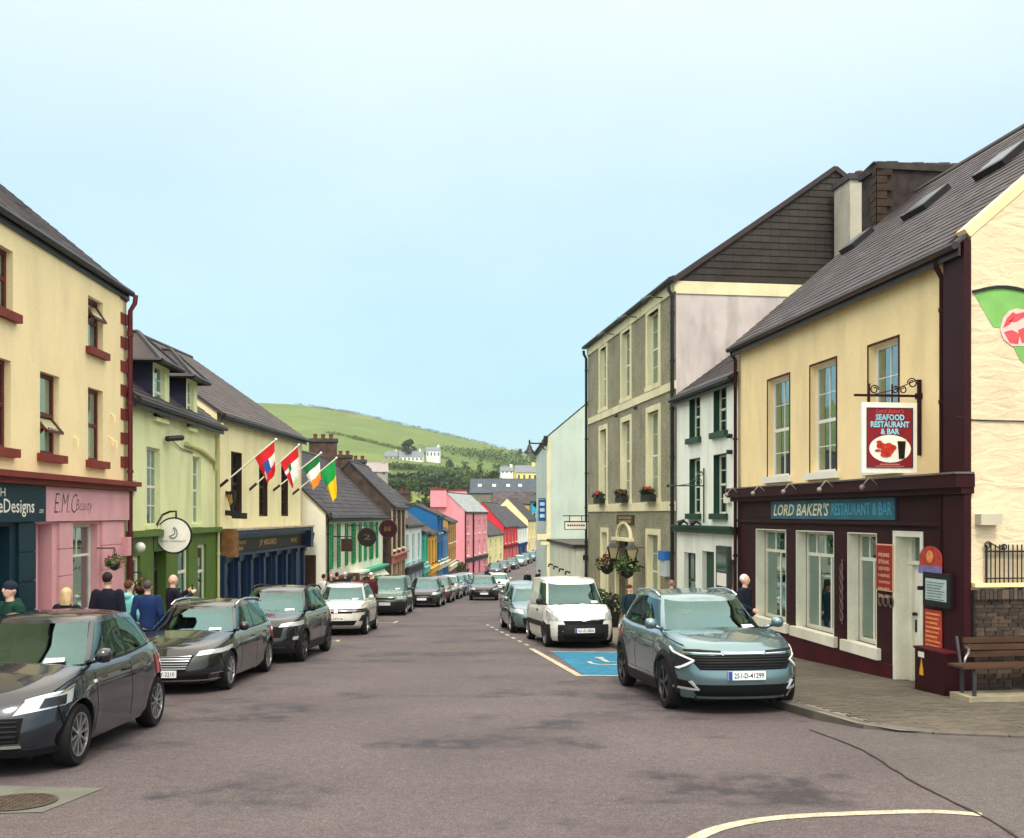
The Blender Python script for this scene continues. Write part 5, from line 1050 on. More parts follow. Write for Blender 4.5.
M_INK = mat('bird_ink', S(90, 96, 98), .6); mb = MB(); mb.tube([FR.w(1 + x, cz + z, .035) for x, z in ((-.1, -.02), (-.06, -.06), (.02, -.06), (.07, -.02), (.09, .05), (.07, .14), (.02, .2), (-.01, .17), (.03, .12), (.03, .04), (-.04, .0), (-.1, -.02))], .012, 5); obj('bird_drawing', mb, M_INK, rs)
lettering('lettering', 'BLACK CORMORANT', FR.w(1, cz - .14, .034), FR.U, (0, 0, 1), M_INK, rs, width=.62, height=.045)

# ------------------------------------------------------------------ cream pub with blue front
FP_ = Fac((-8.8, 29.82), (-8.412, 40.0)); EP = 5.27; M_PUBC = mat('pub_cream', S(242, 232, 184), .85, .05, .8, .2, 50, stain=.12); M_PBLUE = mat('pub_blue', S(10, 42, 76), .45, .14, 1.5); M_PBLUE2 = mat('pub_blue_dark', S(12, 34, 66), .45, .14)
pb = thing('pub_building', 'cream pub with slate roof and deep blue carved shopfront', 'building', (-8.8, 29.82, gz(30)))
ops = [(FP_.u(231), FP_.u(241.8), 2.15, 4.16), (FP_.u(259), FP_.u(267.5), 2.12, 4.16), (FP_.u(281.2), FP_.u(288), 2.12, 4.16)]
mb = MB(); FP_.wall(mb, 0, FP_.L, 1.6, EP + .1, ops, rev=.3); obj('upper_wall', mb, M_PUBC, pb)
shell(pb, FP_, 9, -2.6, EP, 35, M_PUBC); roof(pb, FP_, 9, EP, 35, M_SLATEB, over=.2, verge=.06, slate=(.32, .24), sm=mat('slate_brown', S(90, 80, 78), .65, .2, 1.2, .4, 18, island=.2), gutter=M_BLACK, ridge=M_RIDGE)
M_BRN = mat('dark_brown_paint', S(60, 42, 34), .5, .15)
mb = MB(); FP_.box(mb, .3, FP_.L - .3, -2, 5, -1.6, -1.5); obj('inner_wall', mb, M_ROOM, pb)
for r in ops:
    window(pb, FP_, r, M_BRN, GLASS, d=-.12, fw=.07, cols=2, rows=2, single=True)
    mb = MB(); FP_.box(mb, r[0], r[0] + .02, r[2], r[3], -.24, .003); FP_.box(mb, r[1] - .02, r[1], r[2], r[3], -.24, .003); FP_.box(mb, r[0] + .02, r[1] - .02, r[3] - .02, r[3], -.24, .003); obj('reveal_lining', mb, M_BRN, pb)
# blue front: bays, pilasters, glazed openings, fascia and heavy cornice
bays_ = [(.35, 1.2), (1.75, 2.55), (3.1, 4.0), (4.55, 5.45), (6.0, 6.9), (7.4, 8.3)]; L_ = FP_.L
bops = [(a, b, -1.0 if i not in (2, 4) else -2.4, .75) for i, (a, b) in enumerate(bays_)]
mb = MB(); FP_.wall(mb, 0, L_ - .1, -2.6, 1.72, bops, d=.1, rev=.25); obj('blue_front', mb, M_PBLUE, pb)
for i, r in enumerate(bops):
    if i in (2, 4): mb = MB(); FP_.box(mb, r[0], r[1], -2.4, .75, -.12, -.06); FP_.box(mb, r[0] + .15, r[1] - .15, -.7, .5, -.06, -.04); d_ = obj('door', mb, M_PBLUE2, pb); mb = MB(); FP_.box(mb, r[0] + .2, r[1] - .2, -.6, .4, -.04, -.03); obj('door_pane', mb, GLASSD, d_)
    else: window(pb, FP_, r, M_PBLUE2, GLASS, d=.05, fw=.06, sash=False, curtain=M_LACE if i % 3 == 0 else None)
for u in (.08, 1.4, 2.75, 4.2, 5.65, 7.08, 8.55, 9.7): mb = MB(); FP_.box(mb, u, u + .24, -2.6, .9, .1, .2); FP_.box(mb, u - .03, u + .27, .74, .95, .1, .26); FP_.box(mb, u - .03, u + .27, -2.4, -1.9, .1, .25); obj('pilaster', mb, M_PBLUE, pb)
mb = MB(); FP_.box(mb, .55, L_ - .5, .98, 1.45, .1, .2); obj('fascia_board', mb, mat('pub_fascia', S(34, 26, 26), .5, .2), pb)
mb = MB(); FP_.box(mb, .3, L_ - .1, 1.45, 1.56, .1, .34); FP_.box(mb, .3, L_ - .1, 1.56, 1.68, .1, .48); FP_.box(mb, .3, L_ - .1, .9, .98, .1, .28); obj('cornice', mb, M_PBLUE, pb)
mb = MB(); FP_.box(mb, .3, L_ - .05, 1.70, 1.76, -.0, .55); obj('lead_flashing', mb, mat('flashing', S(170, 160, 140), .7, .3, 3), pb)
mb = MB(); FP_.box(mb, .08, .5, .9, 1.75, .1, .5); obj('console', mb, mat('console_gilt', S(120, 84, 48), .5, .3, 6), pb); mb = MB(); FP_.box(mb, L_ - .5, L_ - .12, .9, 1.7, .1, .5); obj('console', mb, M_PBLUE2, pb)
M_GOLD = mat('gold_letter', S(206, 160, 78), .45, .2, 9)
lettering('lettering', "J.P. MOORE'S", FP_.w(FP_.u(268, .2), 1.22, .206), FP_.U, (0, 0, 1), M_GOLD, pb, width=2.1, height=.26, shear=.15, bold=.01); lettering('lettering', 'RESTAURANT', FP_.w(FP_.u(241, .2), 1.30, .206), FP_.U, (0, 0, 1), M_GOLD, pb, width=1.1, height=.12); lettering('lettering', 'BAR', FP_.w(FP_.u(241, .2), 1.12, .206), FP_.U, (0, 0, 1), M_GOLD, pb, width=.45, height=.12); lettering('lettering', 'MUSIC', FP_.w(FP_.u(294, .2), 1.22, .206), FP_.U, (0, 0, 1), M_GOLD, pb, width=.9, height=.16)
# harp sign
hp = thing('harp_sign', 'black harp-shaped pub sign on an iron arm above the blue front', 'sign', FP_.w(FP_.u(222), 2.2, 0)); Yh = 30.6; q = lambda x, y: Vector(((x - 512) / 1000 * Yh, Yh, CAMZ + (514 - y) / 1000 * Yh))
mb = MB(); mb.tube([q(220.5, 489), q(220.5, 515)], .03, 6); mb.tube([q(220, 513), q(246, 516)], .03, 6); mb.bar(q(220, 512), q(241, 514.5), .06, .16); mb.bar(q(232, 515.5), q(247, 516), .05, .18); obj('arm', mb, M_BLACK, hp)
mb = MB(); mb.prism([q(x, y) for x, y in ((221, 492.5), (224, 490.5), (229, 491.5), (233, 490), (235.5, 492), (234.6, 503), (232.5, 511), (230.5, 511), (229, 503), (226, 496), (223, 494.5))], (0, .06, 0)); obj('harp', mb, M_BLACK, hp)
mb = MB(); [mb.tube([q(226.5 + k * 1.6, 494.5), q(229.5 + k * .9, 506 - k)], .01, 4) for k in range(4)]; obj('strings', mb, MATS['gold_letter'], hp)
# four flags on angled poles
def flagpole(b, t, label, cols, pick, seed, ln=.88):
    u = FP_.u(b[0], .05); z0 = FP_.z(b[0], b[1], .05); k = (t[0] - 512) / 1000; P = FP_.w(u, 0, 0); d = (k * P.y - P.x) / (FP_.N.x - k * FP_.N.y); tip = FP_.w(u, 0, d); tip.z = CAMZ + (514 - t[1]) / 1000 * tip.y; base = FP_.w(u, z0, .05)
    f = thing('flag', label, 'flag', base, 'flags on the pub wall')
    mb = MB(); mb.tube([base, tip], .022, 8); obj('pole', mb, M_WOODW, f, smooth=40); mb = MB(); mb.tube([base - (tip - base) * .03, base + (tip - base) * .12], .045, 8); obj('socket', mb, M_BRN, f); mb = MB(); mb.ell(tip, .045, .045, .045, 10, 8); obj('finial', mb, M_WOODW, f, smooth=True)
    nu, nv = 14, 16; mb = MB(); ax = (tip - base); r = random.Random(seed); ph = r.uniform(0, 6)
    vs = []
    for j in range(nv + 1):
        for i in range(nu + 1):
            s = .97 - .36 * (1 - i / nu); v = j / nv; p = base + ax * s
            # cloth hangs from the pole: lower part swings in under the tip
            p = p + Vector((0, 0, -ln * v)) + Vector((ax.x, ax.y, 0)) * (.22 * v * (1 - i / nu) + .04 * v) * ln
            w = math.sin(i / nu * 9 + ph + v * 2) * .09 * v + math.sin(i / nu * 4 + ph * 2) * .05 * v
            p = p + FP_.U * w + Vector((ax.x, ax.y, 0)).normalized() * (math.cos(i / nu * 7 + ph) * .03 * v); vs.append(p)
    fs_ = []
    for j in range(nv):
        for i in range(nu): fs_.append((j * (nu + 1) + i, j * (nu + 1) + i + 1, (j + 1) * (nu + 1) + i + 1, (j + 1) * (nu + 1) + i))
    mb.add(vs, fs_); mb.m = [pick((i + .5) / nu, (j + .5) / nv) for j in range(nv) for i in range(nu)]
    obj('cloth', mb, [mat('flag_%s' % c, S(*cc), .8, .08, 4) for c, cc in cols], f, smooth=True)
RED, WHI, BLU, GRN, ORG, GLD = ('red', (206, 36, 44)), ('white', (232, 230, 224)), ('blue', (44, 82, 160)), ('green', (26, 110, 62)), ('orange', (232, 140, 50)), ('gold', (244, 196, 30))
KGRN = ('kelly', (26, 150, 70))
flagpole((221.5, 485), (276, 439.5), 'red flag with blue and white emblem, on the pub wall above the harp sign', [RED, WHI, BLU], lambda u, v: 2 if (.3 < u < .6 and .35 < v < .75) else (1 if (u > .55 and .4 < v < .7) or (.15 < u < .3 and .6 < v < .9) else 0), 1)
flagpole((251, 488.5), (299, 445), 'red and white flag with a green mark on the pub wall', [RED, WHI, GRN], lambda u, v: 2 if (.25 < u < .5 and .3 < v < .55) else (0 if v < .4 or (u < .3 and v > .5) else 1), 2)
flagpole((274.5, 489.5), (321, 453), 'green, white and orange tricolour flag on the pub wall', [GRN, WHI, ORG], lambda u, v: 0 if v < .33 else (1 if v < .67 else 2), 3)
flagpole((294, 493), (336.5, 458), 'green and gold flag on the pub wall nearest the shuttered house', [KGRN, GLD], lambda u, v: 0 if v < .52 else 1, 4, 1.25)

# ------------------------------------------------------------------ white house with green shutters
FSH = Fac((-7.55, 40.5), (-6.97, 54.0)); ES = 2.25; M_SHW = mat('shutter_white', S(236, 234, 214), .85, .05, .8, stain=.12); M_SHG = mat('shutter_green', S(26, 146, 88), .5, .12, 2); M_SHT = mat('shop_teal_green', S(60, 170, 130), .5, .12)
sh = thing('shuttered_house', 'white house with bright green louvred shutters and slate roof beyond the pub', 'building', (-7.55, 40.5, gz(40.5)))
ws = [(1.2, 2.1), (4.2, 5.1), (5.9, 6.8), (8.6, 9.5), (10.4, 11.3)]
gs_ = [(.9, 2.3, -3.4, -1.3), (3.3, 4.4, -3.9, -1.2), (5.6, 7.2, -3.4, -1.3), (8.3, 9.3, -4, -1.2), (10, 11.9, -3.5, -1.3)]
mb = MB(); FSH.wall(mb, 0, FSH.L, -4.2, ES + .1, [(a, b, -.05, 1.75) for a, b in ws] + gs_, rev=.25); obj('front_wall', mb, M_SHW, sh)
shell(sh, FSH, 6, -4.2, ES, 44, M_SHW); roof(sh, FSH, 6, ES, 44, M_SLATEB, over=.22, verge=.08, slate=(.34, .26), sm=M_SLATE, gutter=M_BLACK, ridge=M_RIDGE)
mb = MB(); FSH.box(mb, .3, FSH.L - .3, -4, 2, -1.4, -1.3); obj('inner_wall', mb, M_ROOM, sh)
for a, b in ws:
    window(sh, FSH, (a, b, -.05, 1.75), M_WOODW, GLASSD, d=-.12, fw=.08, single=True)
    for s0, s1 in ((a - .5, a - .02), (b + .02, b + .5)):
        mb = MB(); FSH.box(mb, s0, s0 + .07, -.08, 1.78, .003, .06); FSH.box(mb, s1 - .07, s1, -.08, 1.78, .003, .06)
        for k in range(11): FSH.box(mb, s0 + .07, s1 - .07, -.08 + k * .175, -.0 + k * .175, .003, .045)
        obj('shutter', mb, M_SHG, sh)
for i, r in enumerate(gs_):
    if i in (1, 3): mb = MB(); FSH.box(mb, r[0], r[1], r[2], r[3], -.2, -.12); obj('door', mb, M_SHG if i == 3 else M_BRN, sh)
    else: window(sh, FSH, r, M_WOODW, GLASSD, d=-.1, fw=.09, bands=[(0, .75, 2, 1), (.75, 1, 2, 1)])
for a, b, m_ in ((.4, 4.7, M_BRN), (4.9, 7.6, M_SHW), (7.7, 13.2, M_SHT)): mb = MB(); FSH.box(mb, a, b, -1.15, -.55, .003, .16); FSH.box(mb, a, b, -.55, -.45, .003, .4); obj('shop_fascia', mb, m_, sh)
for a, b, m_ in ((.5, 4.6, M_SHW), (7.8, 13.0, M_SHW)): mb = MB(); mb.box8([FSH.w(a, -1.2, .5), FSH.w(b, -1.2, .5), FSH.w(b, -1.15, .05), FSH.w(a, -1.15, .05), FSH.w(a, -1.1, .5), FSH.w(b, -1.1, .5), FSH.w(b, -.6, .05), FSH.w(a, -.6, .05)]); obj('awning', mb, m_, sh)
pipe(sh, FSH, .1, -1.9, ES, M_BLACK, d=.08)
mb = MB(); FSG = Fac((-13.5, 40.3), (-7.55, 40.5)); u = FSG.u(309); 
for k in range(1): FSG.box(mb, FSG.u(303.5), FSG.u(316), -2.2, FSG.z(310, 555), .002, .1)
obj('side_door', mb, M_BRN, sh); mb = MB(); u = FSG.u(313); z = FSG.z(313, 538); mb.tube([FSG.w(u, z - .2, 0), FSG.w(u, z - .2, .25), FSG.w(u, z - .1, .3)], .03, 6); mb.loft([[FSG.w(u + r * math.cos(a * math.pi / 3), z + zz, .3 + r * math.sin(a * math.pi / 3)) for a in range(6)] for r, zz in ((.07, -.1), (.12, .2), (.03, .3))]); obj('wall_lantern', mb, M_BLACK, sh)
M_CHB = mat('chimney_stone', S(82, 66, 60), .95, .35, 3, .7, 12)
tp44 = math.tan(math.radians(44)); rz = ES + 3 * tp44
chimney(sh, (-10.2, 54.0), 1.45, .8, 3.4, 6.25, M_CHB, M_SLATEB, 3, M_POT)
# hanging signs on the shuttered house
def hang(F, u, z, d, r, label, face, ring_m, shape='round', txt=None):
    s = thing('hanging_sign', label, 'sign', F.w(u, z, 0)); c0 = F.w(u, 0, d - r - .05); c1 = F.w(u, 0, d + r + .05); FF = Fac((c0.x, c0.y), (c1.x, c1.y)); cu = FF.L / 2
    if FF.N.y > 0: FF = Fac((c1.x, c1.y), (c0.x, c0.y))
    if shape == 'round':
        obj('disc', disc(FF, cu, z, r, r, -.04, .04, 28), face, s); mb = MB(); mb.tube([FF.w(cu + r * math.cos(2 * math.pi * k / 28), z + r * math.sin(2 * math.pi * k / 28), 0) for k in range(28)], .045, 6, closed=True); obj('rim', mb, ring_m, s)
    else:
        mb = MB(); FF.box(mb, cu - r, cu + r, z - r * 1.1, z + r * 1.1, -.04, .04); obj('panel', mb, face, s)
    if txt: lettering('lettering', txt, FF.w(cu, z, .046), FF.U, (0, 0, 1), mat('old_gold', S(112, 90, 54), .5, .2, 6), s, width=r * .8, height=r * .6)
    mb = MB(); mb.tube([F.w(u, z + r + .12, 0), F.w(u, z + r + .12, d + r)], .025, 6); mb.tube([F.w(u, z + r + .12, d), F.w(u, z + r, d)], .015, 5); obj('bracket', mb, M_BLACK, s); return s
hang(FSH, FSH.u(367, .9), FSH.z(367, 537, .9), .9, .39, 'round black hanging sign with gold figure on the shuttered house', M_BLACK, M_BRN, txt='2')
hang(FSH, FSH.u(386, 1.0) if FSH.u(386, 1.0) < FSH.L else FSH.L - .5, FSH.z(383, 529, 1.0), 1.1, .42, 'maroon shield-shaped hanging sign at the far end of the shuttered house', M_MAROON, M_BRN, txt='BAR')
hang(FSH, 1.3, .9, .6, .24, 'dark square hanging sign by the first green shutters', M_BRN, M_BRN, 'square')
hang(FSH, 4.8, -1.0, .8, .33, 'small brown oval sign low on the shuttered house', M_BRN, M_BLACK)
# ------------------------------------------------------------------ far end of the street
def row_house(name, label, A, B, eave, pitch, depth, wm, gm, tm, nwin, wz, gwin, fas=None, fasm=None, roofm=None, near=True, band=None, rs=(.55, .34), zb=None, chim=(), slm=None):
    F = Fac(A, B); h = thing(name, label, 'house', (A[0], A[1], gz(A[1]))); zb = gz(max(A[1], B[1])) - .4 if zb is None else zb; g = gz((A[1] + B[1]) / 2) + .12
    ops = []; L = F.L
    for zlo, zhi in wz:
        for k in range(nwin): c = L * (k + .5) / nwin; w = min(1.1, L / nwin * .45); ops.append((c - w / 2, c + w / 2, zlo, zhi))
    zs = min(o[2] for o in ops) - .35; gop = []; n = gwin
    for k in range(n):
        c = L * (k + .5) / n; w = L / n * (.38 if k != n // 2 else .3); gop.append((c - w / 2, c + w / 2, g + (.7 if k != n // 2 else 0), min(g + 2.4, zs - .45)))
    mb = MB(); F.wall(mb, 0, L, zs, eave + .05, ops, rev=.2); obj('upper_wall', mb, wm, h); mb = MB(); F.wall(mb, 0, L, zb, zs, gop, rev=.2); obj('lower_wall', mb, gm, h)
    shell(h, F, depth, zb, eave, pitch, wm); roof(h, F, depth, eave, pitch, roofm or M_SLATEB, over=.15, verge=.06, slate=rs, sm=slm or M_SLATE, gutter=M_BLACK, ridge=M_RIDGE)
    for r in ops: window(h, F, r, tm, GLASSD, d=-.1, fw=.1, single=True, sill=.08)
    for k, r in enumerate(gop):
        if k == n // 2: mb = MB(); F.box(mb, r[0], r[1], r[2], r[3], -.18, -.1); obj('door', mb, fasm or tm, h)
        else: window(h, F, r, tm, GLASSD, d=-.1, fw=.1, sash=False)
    if fasm: mb = MB(); F.box(mb, .1, L - .1, zs - .38, zs + .02, .003, .16); F.box(mb, .05, L - .05, zs + .02, zs + .1, .003, .28); obj('shop_fascia', mb, fasm, h)
    for (px_, Y_, w_, zt, pots) in chim: chimney(h, ((px_ - 512) / 1000 * Y_, Y_), w_, .8, eave + .5, zt, M_CHB, M_SLATEB, pots, M_POT)
    return h, F
def cm(n, *c, **k): return mat(n, S(*c), k.get('r', .8), .08, .8, stain=.12)
M_RUB2 = mat('rubble_gable', S(74, 64, 58), .95, .4, 2.5, .8, 8)
st_, FST = row_house('stone_house', 'brown house with a dark rubble gable next to the shuttered house', (-6.6, 54.6), (-6.64, 62.0), 2.74, 45, 4.6, M_RUB2, cm('taupe', 168, 140, 112), M_WOODW, 3, [(.2, 2.0)], 3, fasm=cm('salmon_fascia', 170, 106, 92), chim=((344, 59.5, .9, 5.7, 2), (359, 62, .85, 5.55, 2)))
mb = MB(); FST.box(mb, 0, FST.L, -3.2, 2.7, .003, .03); 
for k, u in enumerate((0.1, 2.2, 4.7, 6.9)): mb2 = MB(); FST.box(mb2, u, u + .4, -1.2, 2.6, .003, .05); obj('pilaster', mb2, cm('taupe_light', 190, 168, 138), st_)
row_house('white_shop', 'white shop house with turquoise details past the stone house', (-6.68, 62.1), (-6.36, 70.4), 1.55, 36, 4.2, cm('bright_white', 240, 242, 240), cm('pale_lilac', 190, 196, 214), mat('aqua_trim', S(120, 208, 206), .6), 3, [(-.9, .9)], 4, fasm=mat('slate_black_fascia', S(52, 56, 62), .6))
hb, FHB = row_house('white_gabled_house', 'tall narrow white house front rising behind the white shop', (-7.1, 63.0), (-6.9, 66.0), 3.0, 40, 5, cm('offwhite', 214, 212, 200), cm('offwhite', 214, 212, 200), M_WOODW, 2, [(1.3, 2.6)], 2)
row_house('teal_house', 'narrow turquoise-green house front between white and yellow shops', (-6.34, 70.5), (-6.2, 73.9), .95, 30, 3.6, cm('turq', 70, 186, 160), cm('turq2', 96, 196, 186), M_WOODW, 2, [(-1.3, .4)], 2, fasm=mat('aqua_trim', S(120, 208, 206), .6))
row_house('yellow_house', 'golden yellow house front with dark windows in the row', (-6.2, 74.0), (-6.15, 81.8), .75, 30, 3.6, cm('golden', 232, 176, 66), cm('golden', 232, 176, 66), mat('ochre_trim', S(96, 58, 34), .6), 3, [(-1.6, .2)], 4, fasm=cm('golden2', 240, 190, 84))
row_house('blue_house', 'deep blue house rising above its golden yellow neighbour, white windows', (-6.14, 82.0), (-6.06, 88.0), 2.1, 24, 3.6, cm('deepblue', 30, 98, 152), cm('steelblue', 92, 140, 176), M_WOODW, 2, [(.6, 1.8), (-1.7, -.2)], 3, fasm=cm('cream_f', 220, 212, 186), chim=((404, 76, .9, 3.9, 2),))
row_house('steel_blue_house', 'low steel blue shop front next to the deep blue house', (-6.06, 88.2), (-6.02, 94.0), .7, 30, 3.6, cm('steelblue', 92, 140, 176), cm('royal', 36, 96, 152), M_WOODW, 3, [(-1.8, -.1)], 3, fasm=cm('cream_f', 220, 212, 186))
row_house('ochre_house', 'brown and ochre house front at the end of the low row', (-6.02, 94.2), (-5.85, 104.5), 1.5, 26, 3.8, cm('ochre', 176, 134, 80), cm('brownlow', 120, 84, 60), M_WOODW, 4, [(-.6, .9), (-2.5, -1.1)], 4, fasm=cm('cream_f', 220, 212, 186))
# pink house
M_PK = mat('pink_render', S(232, 146, 158), .85, .05, .5, .15, 30, stain=.1)
pk, FPK = row_house('pink_house', 'tall pink three-storey house with pale slate roof and pink chimneys', (-5.3, 113.0), (-3.15, 127.0), 2.54, 43, 4.4, M_PK, M_PK, M_WOODW, 4, [(-.1, 1.6), (-2.6, -.9)], 4, fasm=mat('pink_shop_fascia', S(58, 46, 48), .6), roofm=mat('pale_slate', S(150, 156, 156), .7, .15), slm=mat('pale_slate_t', S(150, 156, 156), .7, .15, island=.1), chim=())
tp43 = math.tan(math.radians(43)); chimney(pk, (-8.35, 113.3), 1.8, .9, 3.0, 5.1, M_PK, M_POT, 2, M_POT); chimney(pk, (-6.9, 127.2), 2.3, .9, 3.0, 5.3, M_PK, M_POT, 2, M_POT)
mb = MB(); mb.tube([(-5.24, 112.85, -4.9), (-5.24, 112.85, 2.5)], .09, 6); obj('downpipe', mb, M_BLACK, pk); mb = MB(); mb.tube([FPK.w(4.5, -4.9, .1), FPK.w(4.5, 2.5, .1)], .09, 6); obj('downpipe', mb, M_BLACK, pk)
row_house('cream_house', 'low cream house with green climber next to the pink house', (-3.1, 127.2), (-1.2, 140), -.45, 40, 7, cm('creamfar', 234, 220, 160), cm('creamfar', 234, 220, 160), M_WOODW, 3, [(-2.4, -1.0)], 3)
row_house('red_house', 'bright red house with red gable beyond the cream house', (-1.15, 140.5), (.85, 155), .5, 48, 6, cm('redwall', 214, 52, 66), cm('redlow', 222, 96, 100), M_WOODW, 4, [(-2.0, -.4)], 4, fasm=cm('darkred', 130, 26, 36))
row_house('white_far_house', 'white house with dark blue shopfront beyond the red house', (.9, 155.3), (2.5, 168), .2, 42, 7, cm('bright_white', 240, 242, 240), cm('navyshop', 30, 52, 110), M_WOODW, 4, [(-2.2, -.6)], 4, fasm=cm('navyshop', 30, 52, 110))
row_house('cream_gable_house', 'cream yellow house with long gable rising at the bend of the street', (2.75, 172), (4.6, 184), 1.2, 46, 7.2, cm('creamgable', 238, 216, 164), cm('creamgable', 238, 216, 164), M_WOODW, 3, [(-2, .0)], 3)
row_house('turquoise_house', 'tall turquoise blue house front at the bend of the street', (3.5, 190), (6.4, 189), 4.6, 20, 6, cm('turqblue', 40, 160, 196), cm('turqblue', 40, 160, 196), M_WOODW, 2, [(.5, 2.5)], 2, fasm=cm('orange_f', 226, 150, 60))
row_house('orange_house', 'narrow orange-yellow house beside the turquoise one', (1.9, 192), (3.45, 191.5), 4.2, 30, 6, cm('orangew', 230, 170, 84), cm('orangew', 230, 170, 84), M_WOODW, 1, [(.5, 2.5)], 1)
lo, FLO = row_house('long_slate_building', 'long grey slate-roofed building with white rooflights behind the street', (-9.8, 232), (9.6, 232), 7.1, 26, 14, cm('greywall', 120, 112, 104), cm('greywall', 120, 112, 104), M_WOODW, 6, [(3.5, 5.2)], 5, zb=-6, rs=(1.0, .6), slm=mat('blue_slate', S(62, 70, 80), .7, .2, island=.15))
for x0_ in (-8, -4.6, -1.3, 1.5, 6.5): mb = MB(); mb.box8([FLO.w(x_ + 9.8, 7.1 + t_ * math.tan(math.radians(26)) + h_, -t_) for h_ in (.08, .2) for x_, t_ in ((x0_, 3), (x0_ + .8, 3), (x0_ + .8, 4.0), (x0_, 4.0))]); obj('rooflight', mb, M_SW, lo)
row_house('brown_roof_house', 'brown slated house between the pink house and the long grey roof', (-3.5, 205), (5, 206), 3.6, 35, 9, cm('brownwall', 140, 116, 96), cm('brownwall', 140, 116, 96), M_WOODW, 4, [(.8, 2.4)], 3, rs=(.9, .5))
# right-hand side beyond the mint house
row_house('right_far_house', 'pale house on the right of the street past the mint house', (2.4, 92), (1.75, 72), 3.0, 40, 8, cm('palegrey', 206, 206, 196), cm('palegrey', 206, 206, 196), M_WOODW, 4, [(.0, 1.6)], 4)

# ------------------------------------------------------------------ hillside houses, trees and hedges
def hill_house(label, px_, py, Y, wpx, hpx, wm, rm, roofpx, ang=0.0, nw=3, name='hill_house'):
    c = at(px_, py, Y); w = wpx / 1000 * Y; e = hpx / 1000 * Y; rr = roofpx / 1000 * Y; d = min(8, w * .7)
    z = min(c.z, terrain(c.x, Y)) - 1.0; h = thing(name, label, 'house', (c.x, Y, c.z)); ca, sa = math.cos(ang), math.sin(ang); A = (c.x - w / 2 * ca, Y - w / 2 * sa); B = (c.x + w / 2 * ca, Y + w / 2 * sa); F = Fac(A, B)
    ops = [(w * (k + .3) / nw, w * (k + .7) / nw, c.z + e * .3, c.z + e * .75) for k in range(nw)]; mb = MB(); F.wall(mb, 0, w, z, c.z + e, ops, rev=.3); obj('front_wall', mb, wm, h)
    p = math.degrees(math.atan(rr / (d / 2))); shell(h, F, d, z, c.z + e, p, wm); roof(h, F, d, c.z + e, p, rm, over=.3, verge=.2, ridge=rm)
    for r in ops: mb = MB(); F.box(mb, r[0], r[1], r[2], r[3], -.25, -.2); obj('window', mb, GLASSD, h)
    mb = MB(); q = F.w(w * .85, c.z + e + rr * .6, -d / 2); mb.box(q.x - .6, q.x + .6, q.y - .5, q.y + .5, q.z, c.z + e + rr + 1.2); obj('chimney', mb, wm, h)
M_HW = cm('hill_white', 234, 234, 228); M_HR = mat('hill_slate', S(112, 120, 126), .7, .2); M_HY = cm('hill_yellow', 240, 220, 140)
hill_house('long low white cottage with grey roof on the hillside, beside the big tree', 411, 462, 600, 24, 5.5, M_HW, M_HR, 6, nw=6)
hill_house('grey-roofed low house left of the big tree on the hill', 391, 460, 600, 13, 4, cm('hill_grey', 190, 192, 186), M_HR, 5, nw=3)
hill_house('taller white two-storey house right of the big tree on the hill', 433, 458, 610, 14, 7.5, M_HW, M_HR, 4, nw=4)
hill_house('yellow house with steep gable on the lower slope', 527, 484, 400, 22, 12, M_HY, M_HR, 7, .15, 4); 
hill_house('small white bungalow beyond the yellow house', 507, 474, 480, 13, 3.5, M_HW, M_HR, 4, .1, 3); hill_house('white shed with pale roof at the edge of the lower slope', 545, 470, 500, 14, 6, M_HW, cm('pale_roof', 200, 206, 204), 5, .3, 2)
hill_house('farm building with grey roof in the fields beyond the row', 375, 476, 330, 26, 5, cm('farm_wall', 150, 146, 138), mat('farm_roof', S(150, 140, 138), .8, .15), 9, .2, 3)

M_BARK = mat('bark', S(84, 70, 56), .9, .25, 3, .5, 10)
def tree_leaf(n, c): return mat(n, S(*c), .7, .2, .15, island=.3)
TL = [tree_leaf('tree_leaf_a', (56, 80, 33)), tree_leaf('tree_leaf_b', (38, 58, 28)), tree_leaf('tree_leaf_c', (80, 104, 44)), tree_leaf('tree_leaf_d', (58, 66, 50))]
def tree(label, px_, py, Y, wpx, hpx, m, n=900, seed=0, name='leafy_tree', trunk=.08, group=None):
    r = random.Random(seed); c = at(px_, py, Y); H = hpx / 1000 * Y; W = wpx / 1000 * Y; x, y = c.x, Y; z0 = min(c.z, terrain(x, y)) - .3; z1 = c.z + H
    t = thing(name, label, 'tree', (x, y, z0), group); mb = MB(); ct = z0 + (z1 - z0) * .55; k = H * .022 + .08
    mb.tube([(x, y, z0), (x + r.uniform(-.1, .1) * W, y, z0 + (ct - z0) * .6), (x + r.uniform(-.1, .1) * W, y, ct + H * .2)], [k * 1.6, k, k * .3], 7)
    for _ in range(6): a = r.uniform(0, 6.28); l = W * r.uniform(.22, .42); zz = z0 + (z1 - z0) * r.uniform(.3, .55); mb.tube([(x, y, zz), (x + l * .5 * math.cos(a), y + l * .5 * math.sin(a), zz + l * .35), (x + l * math.cos(a), y + l * math.sin(a), zz + l * .6)], [k * .6, k * .4, k * .12], 5)
    obj('trunk', mb, M_BARK, t); mb = MB(); nc = 22; s = max(W, H) * .036
    for i in range(nc):
        a = r.uniform(0, 6.28); q = r.uniform(0, 1) ** .6; hz = r.uniform(0, 1); rad = W * .5 * math.sqrt(max(.08, 1 - (hz * 1.5 - .55) ** 2)) * .72
        cx, cy, cz = x + rad * q * math.cos(a), y + rad * q * math.sin(a), z0 + (z1 - z0) * (trunk + (1 - trunk) * (.12 + hz * .72)); w_ = W * r.uniform(.13, .22)
        leaves(mb, (cx, cy, cz), w_, w_, w_ * .8, int(n * 1.6) // nc, s, r)
    obj('crown', mb, m, t); return t
tree('large dark rounded tree on the hillside between white houses', 408, 462, 605, 20, 24, TL[3], 1500, 1)
k = 0
